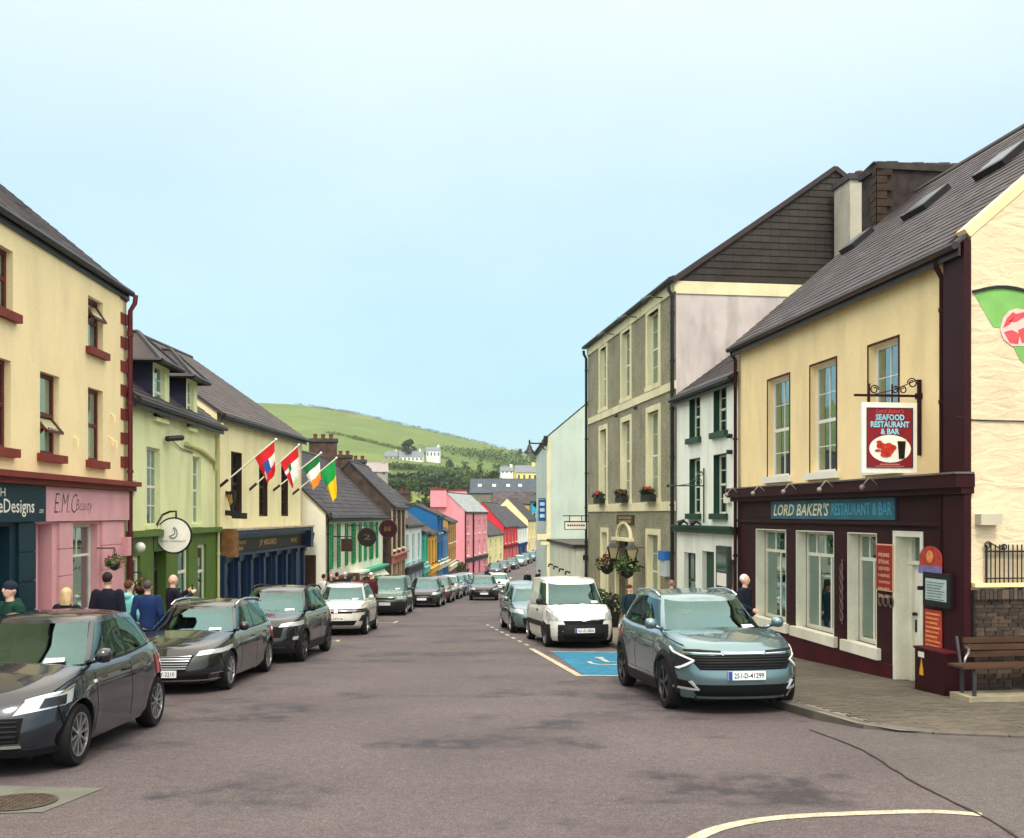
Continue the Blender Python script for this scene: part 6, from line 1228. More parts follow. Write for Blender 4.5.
for px_, py, Y, w, h, m, lb in ((482, 492, 300, 17, 17, 1, 'dark green tree in the clump below the fields, nearest the pink chimney'), (494, 491, 310, 18, 24, 1, 'tallest dark tree in the clump above the long slate roof'), (507, 492, 300, 17, 17, 0, 'mid green bushy tree in the clump behind the long slate roof'), (519, 491, 295, 18, 14, 2, 'bright green rounded tree at the edge of the clump'), (399, 500, 205, 18, 17, 1, 'dark tree behind the pink house gable, beside the stone chimneys'), (412, 499, 215, 22, 22, 0, 'dark green tree behind the pink house gable, next to its chimney'), (430, 488, 330, 20, 12, 1, 'low dark tree in the hedge above the pink chimney'), (450, 486, 340, 18, 11, 0, 'low green tree in the hedge above the pink roof'), (467, 486, 335, 16, 13, 2, 'light green bushy tree in the hedge'), (480, 465, 500, 10, 9, 0, 'small round tree on the slope above the hedge'), (519, 453, 800, 10, 6, 3, 'grey-green tree on the skyline'), (533, 457, 780, 10, 6, 3, 'grey-green tree on the skyline near the street lamp'), (450, 466, 560, 12, 7, 1, 'dark tree on the slope right of the two-storey white house'), (465, 468, 520, 13, 8, 1, 'dark tree lower on the slope'), (497, 470, 500, 14, 10, 0, 'round tree beside the white bungalow'), (540, 462, 620, 12, 7, 1, 'dark tree above the yellow gable')):
    k += 1; tree(lb, px_, py, Y, w, h, TL[m], 900, 10 + k, group='trees on the slope')
# hedgerows and scrub between the fields
def hedge(pts, w, h, n, m, seed):
    r = random.Random(seed); mb = MB(); n = int(n * 1.5)
    for _ in range(n):
        t = r.uniform(0, len(pts) - 1.001); i = int(t); f = t - i; px_, py, Y = [pts[i][k] + (pts[i + 1][k] - pts[i][k]) * f for k in range(3)]
        c = at(px_, py, Y); z = terrain(c.x, Y); leaves(mb, (c.x + r.uniform(-w, w), Y + r.uniform(-w, w), z + h * .45), w * .6, w * .6, h * .55, 14, h * .2, r)
    o = obj('hedgerow', mb, m); tag(o, kind='stuff'); return o
hedge([(372, 478, 340), (400, 478, 345), (425, 478, 350)], 4, 4, 90, TL[0], 1); hedge([(425, 482, 320), (455, 484, 325), (480, 486, 320)], 4, 4, 80, TL[1], 2); hedge([(440, 466, 520), (480, 470, 500), (520, 472, 500), (550, 474, 500)], 7, 4, 110, TL[2], 3)
hedge([(380, 468, 500), (420, 467, 520), (455, 470, 480)], 6, 3.5, 80, TL[0], 4); hedge([(330, 441, 720), (370, 447, 700), (400, 452, 680), (450, 456, 650)], 3, 2, 160, TL[2], 5)
hedge([(455, 452, 760), (480, 456, 740), (520, 460, 720), (548, 466, 700)], 26, 4, 200, TL[0], 7); hedge([(400, 474, 400), (440, 476, 400), (480, 480, 380)], 10, 5, 90, TL[1], 11); hedge([(440, 490, 285), (480, 492, 285), (530, 492, 285)], 6, 6, 90, TL[1], 12); hedge([(470, 478, 400), (500, 478, 400), (548, 482, 400)], 8, 4, 90, TL[2], 8); hedge([(385, 488, 280), (430, 490, 290), (470, 492, 290)], 4, 3, 60, TL[2], 9)
hedge([(300, 405.8, 898), (330, 410, 898), (350, 413, 898), (375, 418.5, 898), (400, 424.5, 898), (425, 430, 898), (450, 436, 898), (475, 442, 898), (500, 448, 898), (545, 460, 898)], 4, 1.6, 260, TL[3], 6)
# shrub between the ochre front and the pink house
b = thing('garden_shrub', 'dark green shrub in the gap before the pink house', 'shrub', (-6.2, 108, -5)); mb = leaves(MB(), (-6.3, 108, -4.0), 1.6, 1.8, 1.2, 500, .22); obj('foliage', mb, M_LEAFD, b); mb = MB(); mb.tube([(-6.2, 108, -5.1), (-6.3, 108, -4.0)], .12, 6); obj('stem', mb, M_BARK, b)
# ------------------------------------------------------------------ vehicles
def paint(n, c, metal=.3): return mat('paint_' + n, S(*c), .26, .02, 1, metal=metal, coat=1.0, spec=.35)
M_CGLASS = glass_mat('car_glass', (0.58, 0.68, 0.66), 0.06, (0.62, 1.0, 1.0), 0.36, 0.02); M_TYRE = mat('tyre', S(26, 26, 27), .85, .15, 6); M_PLAS = mat('black_plastic', S(30, 30, 32), .55, .1, 4); M_DARKV = mat('void_black', S(10, 10, 11), .8, 0)
M_ALLOY = mat('alloy', S(176, 178, 180), .3, .05, metal=.85); M_ALLOYD = mat('alloy_dark', S(74, 76, 80), .35, .05, metal=.7); M_CHROME = mat('chrome', S(214, 216, 218), .12, 0, metal=1.0)
M_LENS = mat('lamp_lens', S(196, 204, 208), .06, .15, 12, metal=.4, coat=1); M_LENSD = mat('lamp_dark', S(34, 38, 42), .12, .2, 10); M_DRL = mat('day_lamp_white', S(222, 226, 228), .3, 0); M_SATIN = mat('satin_silver', S(170, 174, 176), .35, 0, metal=.3); M_AMBER = mat('amber_lens', S(216, 110, 40), .15, .1); M_REDL = mat('tail_lens', S(150, 18, 20), .12, .1, coat=1)
M_TRIM = mat('cabin_trim', S(38, 38, 40), .8, .1); M_SEAT = mat('seat_cloth', S(54, 54, 58), .9, .12, 8); M_PLATE = mat('plate_white', S(226, 230, 230), .35, .02); M_PBLU = mat('plate_blue', S(40, 70, 150), .4, 0); M_PTXT = mat('plate_text', S(20, 20, 22), .5, 0)
def sp(v, p): return math.copysign(abs(v) ** p, v)
class Car:
    def __init__(s, **k):
        s.__dict__.update(dict(ef=5.0, er=5.5, eg=4.0, bow=.16, crown=.045, gc=.2, wpts=[(0, .93), (.12, .97), (.45, 1.0), (.72, .985), (.86, .965), (.95, .93), (1, .885)], fin=[(0, .10), (.15, .03), (.4, 0), (.7, .03), (.88, .09), (1, .22)], rin=[(0, .08), (.2, .0), (.5, .02), (.8, .07), (1, .16)], bw=.90, rw=.70)); s.__dict__.update(k)
        s.yf = -s.L / 2 + s.fo; s.yr = s.yf + s.wb; s.Ra = s.r + s.__dict__.get('gap', .055); s.ym = (s.gb0 + s.gb1) / 2
    def zt(s, y): return interp(s.prof, y)
    def zr(s, y): return interp(s.roof, y)
    def arch(s, y):
        for w in (s.yf, s.yr):
            d = s.Ra * s.Ra - (y - w) ** 2
            if d > 0: return s.r + math.sqrt(d)
        return -1
    def dims(s, t): t = min(max(t, 0), 1); return s.W / 2 * interp(s.wpts, t), -s.L / 2 + interp(s.fin, t), s.L / 2 - interp(s.rin, t)
    def body(s, th, t, arch=True):
        w, f, r = s.dims(t); c = math.cos(th)
        if c >= 0: x = w * sp(math.sin(th), 2 / s.ef); k = c ** (2 / s.ef); y = f * k + s.bow * (x / w) ** 2 * k ** 6
        else: x = w * sp(math.sin(th), 2 / s.er); y = r * (-c) ** (2 / s.er)
        z = s.gc + (s.zt(y) - s.gc) * t
        # wheel-arch flare
        for wy in (s.yf, s.yr):
            q = abs(y - wy) / (s.Ra * 1.5)
            if q < 1 and abs(x) > .6 * w: x *= 1 + .018 * (1 - q * q) * max(0, 1 - abs(t - .45) * 2)
        if arch: z = max(z, min(s.arch(y), s.zt(y) - .08))
        return Vector((x, y, z))
    def th_y(s, y, t):
        w, f, r = s.dims(t)
        if y < 0: return math.acos(min(1, (y / f)) ** (s.ef / 2))
        return math.pi - math.acos(min(1, (y / r)) ** (s.er / 2))
    def t_of(s, y, z): return (z - s.gc) / (s.zt(y) - s.gc)
    def thq(s, q, e):
        sg = 1 if q >= 0 else -1; q = abs(q)
        if q <= .93: return sg * math.asin(q ** (e / 2))
        k9 = math.cos(math.asin(.93 ** (e / 2))) ** (2 / e); k = max(.02, k9 - (q - .93) * .42)      # past the corner: steps back along the flank
        return sg * math.acos(min(1, k) ** (e / 2))
    def front(s, q, z):
        th = s.thq(q, s.ef); t = .5
        for _ in range(4): p = s.body(th, t, False); t = s.t_of(p.y, z); t = min(max(t, 0), 1)
        return s.body(th, t, False)
    def rear(s, q, z):
        th = math.pi - s.thq(q, s.er); th = th if q >= 0 else -(math.pi - abs(s.thq(q, s.er))); t = .5
        for _ in range(4): p = s.body(th, t, False); t = min(max(s.t_of(p.y, z), 0), 1)
        return s.body(th, t, False)
    def side(s, y, z, sg=1):
        t = min(max(s.t_of(y, z), 0), 1); p = s.body(s.th_y(y, t), t, False); return Vector((sg * abs(p.x), y, z))
    def cab(s, th, t):
        f = s.gb0 + (s.gt0 - s.gb0) * t; r = s.gb1 + (s.gt1 - s.gb1) * (t ** s.__dict__.get('rk', 1.0)); w = s.W / 2 * (s.bw + (s.rw - s.bw) * t ** 1.25); c = math.cos(th); e = s.eg
        x = w * sp(math.sin(th), 2 / e); y = s.ym + ((f - s.ym) * c ** (2 / e) if c >= 0 else (r - s.ym) * (-c) ** (2 / e)); lo = s.zt(y) - .02; hi = s.zr(y); return Vector((x, y, lo + (hi - lo) * t))
    def thc(s, y):
        e = (s.gb0 if y < s.ym else s.gb1) - s.ym; a = math.acos(min(1, (y - s.ym) / e) ** (s.eg / 2)); return a if y < s.ym else math.pi - a
def patch(fn, cs, nu=10, nv=4, off=.006, back=.004):
    """thin shell laid on a body surface; cs = 4 corners in the surface's own coordinates"""
    def pt(i, j):
        u, v = i / nu, j / nv; a = [cs[0][k] * (1 - u) * (1 - v) + cs[1][k] * u * (1 - v) + cs[2][k] * u * v + cs[3][k] * (1 - u) * v for k in (0, 1)]; return fn(*a), a
    P = [[pt(i, j)[0] for i in range(nu + 1)] for j in range(nv + 1)]; mb = MB(); top = []; bot = []
    for j in range(nv + 1):
        for i in range(nu + 1):
            du = P[j][min(i + 1, nu)] - P[j][max(i - 1, 0)]; dv = P[min(j + 1, nv)][i] - P[max(j - 1, 0)][i]; n = du.cross(dv)
            if n.length < 1e-9: n = Vector((P[j][i].x, P[j][i].y, 0))
            n.normalize(); o = Vector((P[j][i].x, P[j][i].y * .6, (P[j][i].z - .6)))
            if n.dot(o) < 0: n = -n
            top.append(P[j][i] + n * off); bot.append(P[j][i] - n * back)
    w = nu + 1; N = len(top); fs = [(j * w + i, j * w + i + 1, (j + 1) * w + i + 1, (j + 1) * w + i) for j in range(nv) for i in range(nu)]
    ed = [i for i in range(w)] + [j * w + nu for j in range(1, nv + 1)] + [nv * w + i for i in range(nu - 1, -1, -1)] + [j * w for j in range(nv - 1, 0, -1)]
    for a, b in zip(ed, ed[1:] + ed[:1]): fs.append((a, b, N + b, N + a))
    mb.add(top + bot, fs); return mb
WHEELS = {}
def wheel_meshes(r, style):
    k = (r, style)
    if k in WHEELS: return WHEELS[k]
    w = .205; rr = r * .70; n = 32
    def lathe(prof): return MB().loft([[(x, q * math.cos(2 * math.pi * k / n), q * math.sin(2 * math.pi * k / n)) for k in range(n)] for q, x in prof], cap=False)
    ty = lathe([(rr, -w / 2 + .01), (r * .93, -w / 2), (r * .985, -w / 2 + .02), (r, -w / 2 + .05), (r, w / 2 - .05), (r * .985, w / 2 - .02), (r * .93, w / 2), (rr * 1.02, w / 2 - .004), (rr, w / 2 - .015)])
    hb = MB().prism([(w / 2 - .06, rr * math.cos(2 * math.pi * k / n), rr * math.sin(2 * math.pi * k / n)) for k in range(n)], (-.08, 0, 0))
    rm = lathe([(rr * .93, w / 2 - .04), (rr * .95, w / 2 - .006), (rr * 1.01, w / 2 - .004), (rr * 1.01, w / 2 - .03)]); ns = {'ten': 10, 'five': 5, 'seven': 7, 'cover': 9}[style.split('_')[0]]
    for i in range(ns):
        a = 2 * math.pi * i / ns; sw = rr * (.05 if ns > 7 else .11); d = (math.cos(a), math.sin(a)); t = (-d[1], d[0]); q = []
        for x in (w / 2 - .05, w / 2 - .008):
            for rad, ww in ((rr * .12, sw * .9), (rr * .96, sw * 1.15)):
                for sg in (-1, 1): q.append((x - (.006 if rad < rr * .5 else 0), d[0] * rad + t[0] * ww * sg, d[1] * rad + t[1] * ww * sg))
        rm.box8([q[0], q[1], q[3], q[2], q[4], q[5], q[7], q[6]])
    rm.prism([(w / 2 - .012, rr * .2 * math.cos(2 * math.pi * k / 16), rr * .2 * math.sin(2 * math.pi * k / 16)) for k in range(16)], (.006, 0, 0))
    def mk(nm, mb, m, sm):
        o = obj(nm, mb, m, None, smooth=sm); me = o.data; bpy.data.objects.remove(o); return me
    WHEELS[k] = (mk('wheel', hb, M_DARKV, False), mk('tyre', ty, M_TYRE, 35), mk('rim', rm, M_ALLOYD if style.endswith('dark') else M_ALLOY, False)); return WHEELS[k]
def make_car(name, c, pm, label, cat='car', detail=2, det=None, plate=None, sil=None, style='five', group=None):
    root = thing(name, label, cat, (0, 0, 0), group); X = MB()
    # body shell
    ts = [0, .06, .12, .2, .28, .36, .44, .52, .6, .68, .76, .83, .89, .94, .975, 1.0] if detail > 1 else [0, .12, .3, .5, .7, .85, .95, 1.0]
    st_ = .035 if detail > 1 else .08; half = [c.thq(q, c.ef) for q in ((0, .12, .25, .38, .5, .62, .72, .8, .86, .9) if detail > 1 else (0, .3, .6, .8, .9))]
    y = c.body(half[-1], .5, False).y + st_
    while y < c.L / 2 - .28: half.append(c.th_y(y, .5)); y += st_
    half += [math.pi - c.thq(q, c.er) for q in ((.93, .9, .85, .75, .6, .4, .2, 0) if detail > 1 else (.9, .75, .4, 0))]
    ths = [-h for h in half[::-1][:-1]] + half   # rear(-pi) .. front .. rear(pi)
    n = len(ths); ri = [[c.body(th, t) for th in ths] for t in ts]; X.loft(ri, cap=False, closed=False)
    m = len(half); i0 = n // 2; top = ri[-1]; NF = 8 if detail > 1 else 4
    cap = []
    for k in range(m):
        a = top[i0 + k]; wloc = c.W / 2 * .885; row = []
        for f_ in range(NF + 1): f = 1 - 2 * f_ / NF; row.append((a.x * f, a.y, a.z + c.crown * (1 - f * f) * min(1, abs(a.x) / wloc) ** 2))
        cap.append(row)
    cap2 = MB().loft(cap, cap=False, closed=False); vv = cap2.v; cap2.f = [f for f in cap2.f if not (c.gb0 + .12 < sum(vv[i][1] for i in f) / len(f) < c.gb1 - .1)]; X.add(cap2.v, cap2.f); ob = obj('body', X, pm, root, smooth=38, recalc='weld')
    # cabin with roof
    X = MB(); tg = [0, .05, .07, .2, .4, .6, .8, .88, .93, 1.0]; hc = [c.thq(q, c.eg) for q in (0, .2, .4, .6, .75, .87, .9)]; y = c.cab(hc[-1], 0).y + .08; wth = [(c.thc(p), c.thc(q)) for p, q in c.wins]; rq = math.pi - c.thq(.82, c.eg)
    while y < c.gb1 - .2: hc.append(c.thc(y)); y += .12 if detail > 1 else .3
    hc = sorted(set(hc + [v for w in wth for v in w])); hc += [h for h in [math.pi - c.thq(q, c.eg) for q in (.9, .82, .75, .6, .4, .2, 0)] if h > hc[-1] + 1e-3]; tc_ = [-h for h in hc[::-1][:-1]] + hc; rg = [[c.cab(th, t) for th in tc_] for t in tg]
    nT = len(tc_)
    for j in range(len(tg) - 1):
        for i in range(nT - 1):
            th = abs((tc_[i] + tc_[i + 1]) / 2); tm = (tg[j] + tg[j + 1]) / 2
            if (th < c.thq(.87, c.eg) and .05 < tm < .93) or (.07 < tm < .88 and any(p < th < q for p, q in wth)) or (c.__dict__.get('rwin', True) and th > rq and .2 < tm < .88): continue
            X.quad(rg[j][i], rg[j][i + 1], rg[j + 1][i + 1], rg[j + 1][i]); top = rg[-1]; i0 = len(tc_) // 2; cap = []
    for k in range(len(hc)):
        a = top[i0 + k]; row = []
        for f_ in range(9): f = 1 - f_ / 4; row.append((a.x * f, a.y, a.z + .05 * (1 - f ** 2) * min(1, abs(a.x) / (c.W / 2 * c.rw)) ** 2))
        cap.append(row)
    X.loft(cap, cap=False, closed=False); obj('roof', X, pm, root, smooth=40, recalc='weld')
    def P(nm, m, fn, cs, nu=10, nv=4, off=.006, par=None): return obj(nm, patch(fn, cs, nu, nv, off), m, par or root, smooth=40)
    # glass
    q = c.thq(.84, c.eg); P('windscreen', M_CGLASS, lambda a, b: c.cab(c.thq(a, c.eg), b), [(-.88, .05), (.88, .05), (.86, .93), (-.86, .93)], 16, 6, .005)
    for sg in (-1, 1):
        for (y0, y1) in c.wins:
            t0, t1 = c.thc(y0), c.thc(y1); P('side_window', M_CGLASS, lambda a, b, sg=sg: Vector((c.cab(a, b).x * sg, c.cab(a, b).y, c.cab(a, b).z)), [(t0, .07), (t1, .07), (t1, .88), (t0, .88)], 10, 5, .005)
    if c.__dict__.get('rwin', True): P('rear_window', M_CGLASS, lambda a, b: c.cab(math.pi - abs(c.thq(a, c.eg)) if a >= 0 else -(math.pi - abs(c.thq(a, c.eg))), b), [(-.85, .2), (.85, .2), (.8, .88), (-.8, .88)], 12, 4, .005)
    # interior: floor, dashboard, wheel, seats
    fz = c.gc + .3; wi = c.W / 2 * .8; X = MB(); X.box(-wi, wi, c.gb0 + .2, c.gb1 - .15, fz - .02, fz + .02); X.box(-wi, wi, c.gb0 + .12, c.gb0 + .45, fz, c.zt(c.gb0) - .06)
    for sg in (-1, 1): X.box(sg * wi - .02, sg * wi + .02, c.gb0 + .2, c.gb1 - .2, fz, c.zt(c.ym) - .08)
    obj('cabin_floor', X, M_TRIM, root)
    ys_ = c.gb0 + 1.25; tops = [(sg * c.W * .2, ys_) for sg in (-1, 1)] + ([(sg * c.W * .2, ys_ + .95) for sg in (-1, 1)] if len(c.wins) > 1 else [])
    for x_, y_ in tops:
        zs = c.zt(c.ym) - .42; X = MB(); X.box(x_ - .23, x_ + .23, y_ - .5, y_, zs - .15, zs); X.loft([[(x_ + rx * math.cos(2 * math.pi * k / 10), y_ + .02 + (z - zs) * .22 + ry * math.sin(2 * math.pi * k / 10), z) for k in range(10)] for rx, ry, z in ((.22, .07, zs - .05), (.23, .08, zs + .25), (.19, .06, zs + .55), (.1, .04, zs + .58), (.12, .05, zs + .61), (.125, .055, zs + .72), (.08, .03, zs + .77))]); obj('seat', X, M_SEAT, root, smooth=50)
    X = MB(); X.tube([(c.W * .2 + .17 * math.cos(2 * math.pi * k / 16), c.gb0 + .62 + .06 * math.sin(2 * math.pi * k / 16), c.zt(c.gb0) - .03 + .16 * math.sin(2 * math.pi * k / 16)) for k in range(16)], .014, 5, closed=True); obj('steering_wheel', X, M_PLAS, root)
    # underside, wheels
    X = MB(); X.box(-c.W / 2 * .7, c.W / 2 * .7, -c.L / 2 + .25, c.L / 2 - .25, c.gc - .03, c.gc + .25); X.box(-c.W / 2 * .62, c.W / 2 * .62, -c.L / 2 + .4, c.gb0 + .1, c.gc + .25, c.gc + .5); obj('underbody', X, M_DARKV, root)
    wm = wheel_meshes(c.r, style); wx = c.W / 2 - .115
    for sg in (-1, 1):
        for y in (c.yf, c.yr):
            w = bpy.data.objects.new('wheel', wm[0]); C.objects.link(w); w.parent = root; w.location = (sg * wx, y, c.r); w.rotation_euler = (RND.uniform(0, 6), 0, 0 if sg > 0 else math.pi)
            for k, nm in ((1, 'tyre'), (2, 'rim')): o = bpy.data.objects.new(nm, wm[k]); C.objects.link(o); o.parent = w
    # mirrors
    ymir = c.gb0 + .32 + c.__dict__.get('mdy', 0)
    for sg in (-1, 1):
        z = c.zt(ymir) + .1; X = MB(); x = c.W / 2 * c.bw; X.tube([(sg * (x - .06), ymir - .0, z - .09), (sg * (x + .08), ymir, z - .04)], .03, 6)
        X.loft([[(sg * (x + xx), ymir - .05 + ry * math.cos(a * math.pi / 5), z + rz * math.sin(a * math.pi / 5)) for a in range(10)] for xx, ry, rz in ((.05, .02, .03), (.07, .07, .07), (.14, .085, .085), (.2, .07, .075), (.225, .03, .04))]); obj('wing_mirror', X, det.get('mirror', pm) if det else pm, root, smooth=True)
    for sg in (-1, 1):
        for q0, q1, q2, q3 in c.lamps: P('headlight', c.__dict__.get('lampm', M_LENS), c.front, [(sg * q0[0], q0[1]), (sg * q1[0], q1[1]), (sg * q2[0], q2[1]), (sg * q3[0], q3[1])], 10, 4, .01)
    for sg in (-1, 1): P('tail_light', M_REDL, c.rear, [(sg * .72, c.zt(c.L / 2) - .32), (sg * 1.3, c.zt(c.L / 2) - .3), (sg * 1.3, c.zt(c.L / 2) - .06), (sg * .72, c.zt(c.L / 2) - .08)], 6, 3, .012)
    if detail > 1:
        X = MB(); yb = c.gb0
        # wipers
        for x0, x1 in ((-.55, .05), (.0, .58)):
            a = c.cab(c.thq(x0 / (c.W / 2 * c.bw), c.eg), .05); b = c.cab(c.thq(x1 / (c.W / 2 * c.bw), c.eg), .1); X = MB(); X.bar(a + Vector((0, -.02, .015)), b + Vector((0, -.02, .015)), .02, .015); obj('wiper', X, M_PLAS, root)
        P('tax_disc', M_PLATE, lambda a, b: c.cab(c.thq(a, c.eg), b), [(.46, .12), (.7, .12), (.69, .22), (.46, .22)], 4, 2, .008)
        for sg in (-1, 1):
            P('bonnet_seam', M_DARKV, lambda a, b, sg=sg: c.side(a, c.zt(a) - b, sg), [(-c.L / 2 + .42, .06), (c.gb0 + .05, .05), (c.gb0 + .05, .04), (-c.L / 2 + .42, .05)], 14, 1, .0015)
            P('bumper_seam', M_DARKV, lambda a, b, sg=sg: c.side(a, b, sg), [(c.yf - c.Ra * .93, c.r + .16), (c.yf - c.Ra * .93 + .01, c.r + .16), (c.yf - c.Ra * 1.12 + .01, c.zt(c.yf) - .24), (c.yf - c.Ra * 1.12, c.zt(c.yf) - .24)], 1, 6, .0015)
            for (w0, w1), (w2, w3) in zip(c.wins, c.wins[1:]): P('door_pillar', M_PLAS, lambda a, b, sg=sg: Vector((c.cab(a, b).x * sg, c.cab(a, b).y, c.cab(a, b).z)), [(c.thc(w1), .06), (c.thc(w2), .06), (c.thc(w2), .89), (c.thc(w1), .89)], 3, 5, .003)
            P('window_rubber', M_PLAS, lambda a, b, sg=sg: Vector((c.cab(a, b).x * sg, c.cab(a, b).y, c.cab(a, b).z)), [(c.thc(c.wins[0][0] - .05), .03), (c.thc(c.wins[-1][1] + .05), .03), (c.thc(c.wins[-1][1] + .05), .07), (c.thc(c.wins[0][0] - .05), .07)], 20, 1, .007)
        P('screen_surround', M_DARKV, lambda a, b: c.cab(c.thq(a, c.eg), b), [(-.9, .0), (.9, .0), (.9, .05), (-.9, .05)], 16, 1, .006)
        # door shut lines, handles
        for sg in (-1, 1):
            for y in c.seams: P('door_seam', M_DARKV, lambda a, b, sg=sg: c.side(a, b, sg), [(y, c.gc + .1), (y + .012, c.gc + .1), (y + .012, c.zt(y) - .03), (y, c.zt(y) - .03)], 1, 10, .0015)
            for y in c.handles: P('door_handle', det.get('handle', pm) if det else pm, lambda a, b, sg=sg: c.side(a, b, sg), [(y - .09, c.zt(y) - .165), (y + .1, c.zt(y) - .165), (y + .1, c.zt(y) - .135), (y - .1, c.zt(y) - .14)], 4, 2, .03)
        if c.__dict__.get('clad'):
            for sg in (-1, 1):
                ya, yb_ = c.yf + c.Ra, c.yr - c.Ra; P('sill_cladding', M_PLAS, lambda a, b, sg=sg: c.side(a, b, sg), [(ya, c.gc), (yb_, c.gc), (yb_, c.gc + c.clad), (ya, c.gc + c.clad)], 12, 3, .012)
                for yw in (c.yf, c.yr):
                    nA = 18; X = MB(); rings = []
                    for k in range(nA + 1):
                        a = math.pi * (-.06 + 1.12 * k / nA); row = []
                        for R_ in (c.Ra - .012, c.Ra + .03, c.Ra + .075):
                            yy, zz = yw + R_ * math.cos(a), c.r + R_ * math.sin(a); zz = max(zz, c.gc); p = c.side(yy, zz, sg); row.append(p + Vector((sg * (.02 if R_ < c.Ra + .06 else .004), 0, 0)))
                        rings.append(row)
                    X.loft(rings, cap=False, closed=False); obj('arch_trim', X, M_PLAS, root, smooth=True)
    if plate:
        zp = c.plate; b = c.front(0, zp); pl = thing('x', None, None) if False else None; X = MB(); y0 = b.y - .035; X.box(-.26, .26, y0, y0 + .03, zp - .058, zp + .058); p = obj('number_plate', X, M_PLATE, root)
        X = MB(); X.box(-.26, -.21, y0 - .003, y0, zp - .058, zp + .058); obj('plate_band', X, M_PBLU, p)
        if detail > 1: lettering('plate_digits', plate, (.025, y0 - .004, zp), (1, 0, 0), (0, 0, 1), M_PTXT, p, width=.42, height=.072, bold=.01)
    for it in (c.extra if detail > 0 else []):
        nm, m, kind, cs = it[:4]; off = it[4] if len(it) > 4 else .008; m = pm if m == 'paint' else m
        if kind == 'f': P(nm, m, c.front, cs, 16, 4, off)
        elif kind == 'fs':
            for sg in (-1, 1): P(nm, m, c.front, [(sg * a, b) for a, b in cs], 8, 3, off)
        elif kind == 's':
            for sg in (-1, 1): P(nm, m, lambda a, b, sg=sg: c.side(a, b, sg), cs, 12, 3, off)
        elif kind == 'bar':
            for sg in (-1, 1):
                y0, y1, xf, h = cs; pts = []
                for k in range(9):
                    y = y0 + (y1 - y0) * k / 8; z = c.zr(y) + (h if 0 < k < 8 else 0); pts.append((sg * c.W / 2 * c.rw * xf, y, z))
                X = MB(); X.tube(pts, .02, 6); obj(nm, X, m, root, smooth=True)
    return root
def place(o, x, y, rz=0.0, slope=None):
    z = gz(y); o.location = (x, y, z + .004); s = (gz(y + 1) - gz(y - 1)) / 2; o.rotation_mode = 'YXZ' if False else 'XYZ'; o.rotation_euler = (math.atan(s), 0, rz); return o

def hood(a, b): return a
P_SWIFT = paint('slate_blue', (28, 35, 44)); P_MON = paint('dark_grey', (26, 28, 26)); P_SUV = paint('charcoal', (22, 25, 26)); P_WHITE = mat('paint_white', S(214, 214, 208), .35, .03, 1, coat=.8); P_CREAM = paint('pearl', (198, 194, 184), .1); P_GRN = paint('sage', (58, 86, 68), .1); P_KIA = paint('silver_teal', (106, 132, 138), .65); P_TEAL = paint('pale_teal', (100, 122, 126), .5); P_BLK = paint('black', (26, 28, 32), .2); P_BLUE = paint('mid_blue', (70, 96, 128)); P_MAR = paint('maroon', (92, 36, 38)); P_SIL = paint('silver', (168, 174, 178), .6)
# --- small hatchback
sw_ = Car(L=3.86, W=1.74, wb=2.45, fo=.79, r=.315, prof=[(-1.93, .70), (-1.7, .80), (-1.3, .92), (-.95, .985), (-.5, .985), (.4, 1.0), (1.1, 1.06), (1.6, 1.07), (1.93, .98)], roof=[(-.5, 1.38), (-.1, 1.455), (.4, 1.485), (.9, 1.47), (1.5, 1.40), (1.8, 1.33)], gb0=-1.0, gt0=-.18, gb1=1.8, gt1=1.42, bw=.90, rw=.69, wins=[(-.62, .32), (.4, 1.15)], seams=[-.72, .36, 1.22], handles=[.2], plate=.46,
    lamps=[((.56, .60), (1.12, .68), (1.2, .83), (.66, .73))], extra=[('grille', M_DARKV, 'f', [(-.62, .34), (.62, .34), (.66, .58), (-.66, .58)], .006), ('grille_trim', M_CHROME, 'f', [(-.66, .30), (.66, .30), (.64, .33), (-.64, .33)], .02), ('lower_intake', M_PLAS, 'f', [(-.95, .2), (.95, .2), (.9, .28), (-.9, .28)], .01), ('lamp_band', M_CHROME, 'fs', [(.66, .725), (1.2, .82), (1.2, .84), (.66, .745)], .015), ('lamp_pod', M_LENSD, 'fs', [(.78, .65), (.98, .67), (1.0, .76), (.82, .74)], .016), ('side_repeater', M_PLATE, 's', [(-.78, .80), (-.72, .80), (-.72, .83), (-.78, .83)], .01)] + [('grille_bar', M_PLAS, 'f', [(-.6, .36 + .045 * k), (.6, .36 + .045 * k), (.6, .375 + .045 * k), (-.6, .375 + .045 * k)], .018) for k in range(5)])
o = make_car('parked_car', sw_, P_SWIFT, 'dark slate-blue small hatchback parked before the teal and pink shops', detail=2, det={'mirror': mat('gloss_black', S(22, 24, 28), .15, 0, coat=1), 'handle': M_PLAS}, style='ten'); place(o, -5.68, 12.12, .036); o.scale = (1.07, 1.08, 1.06)
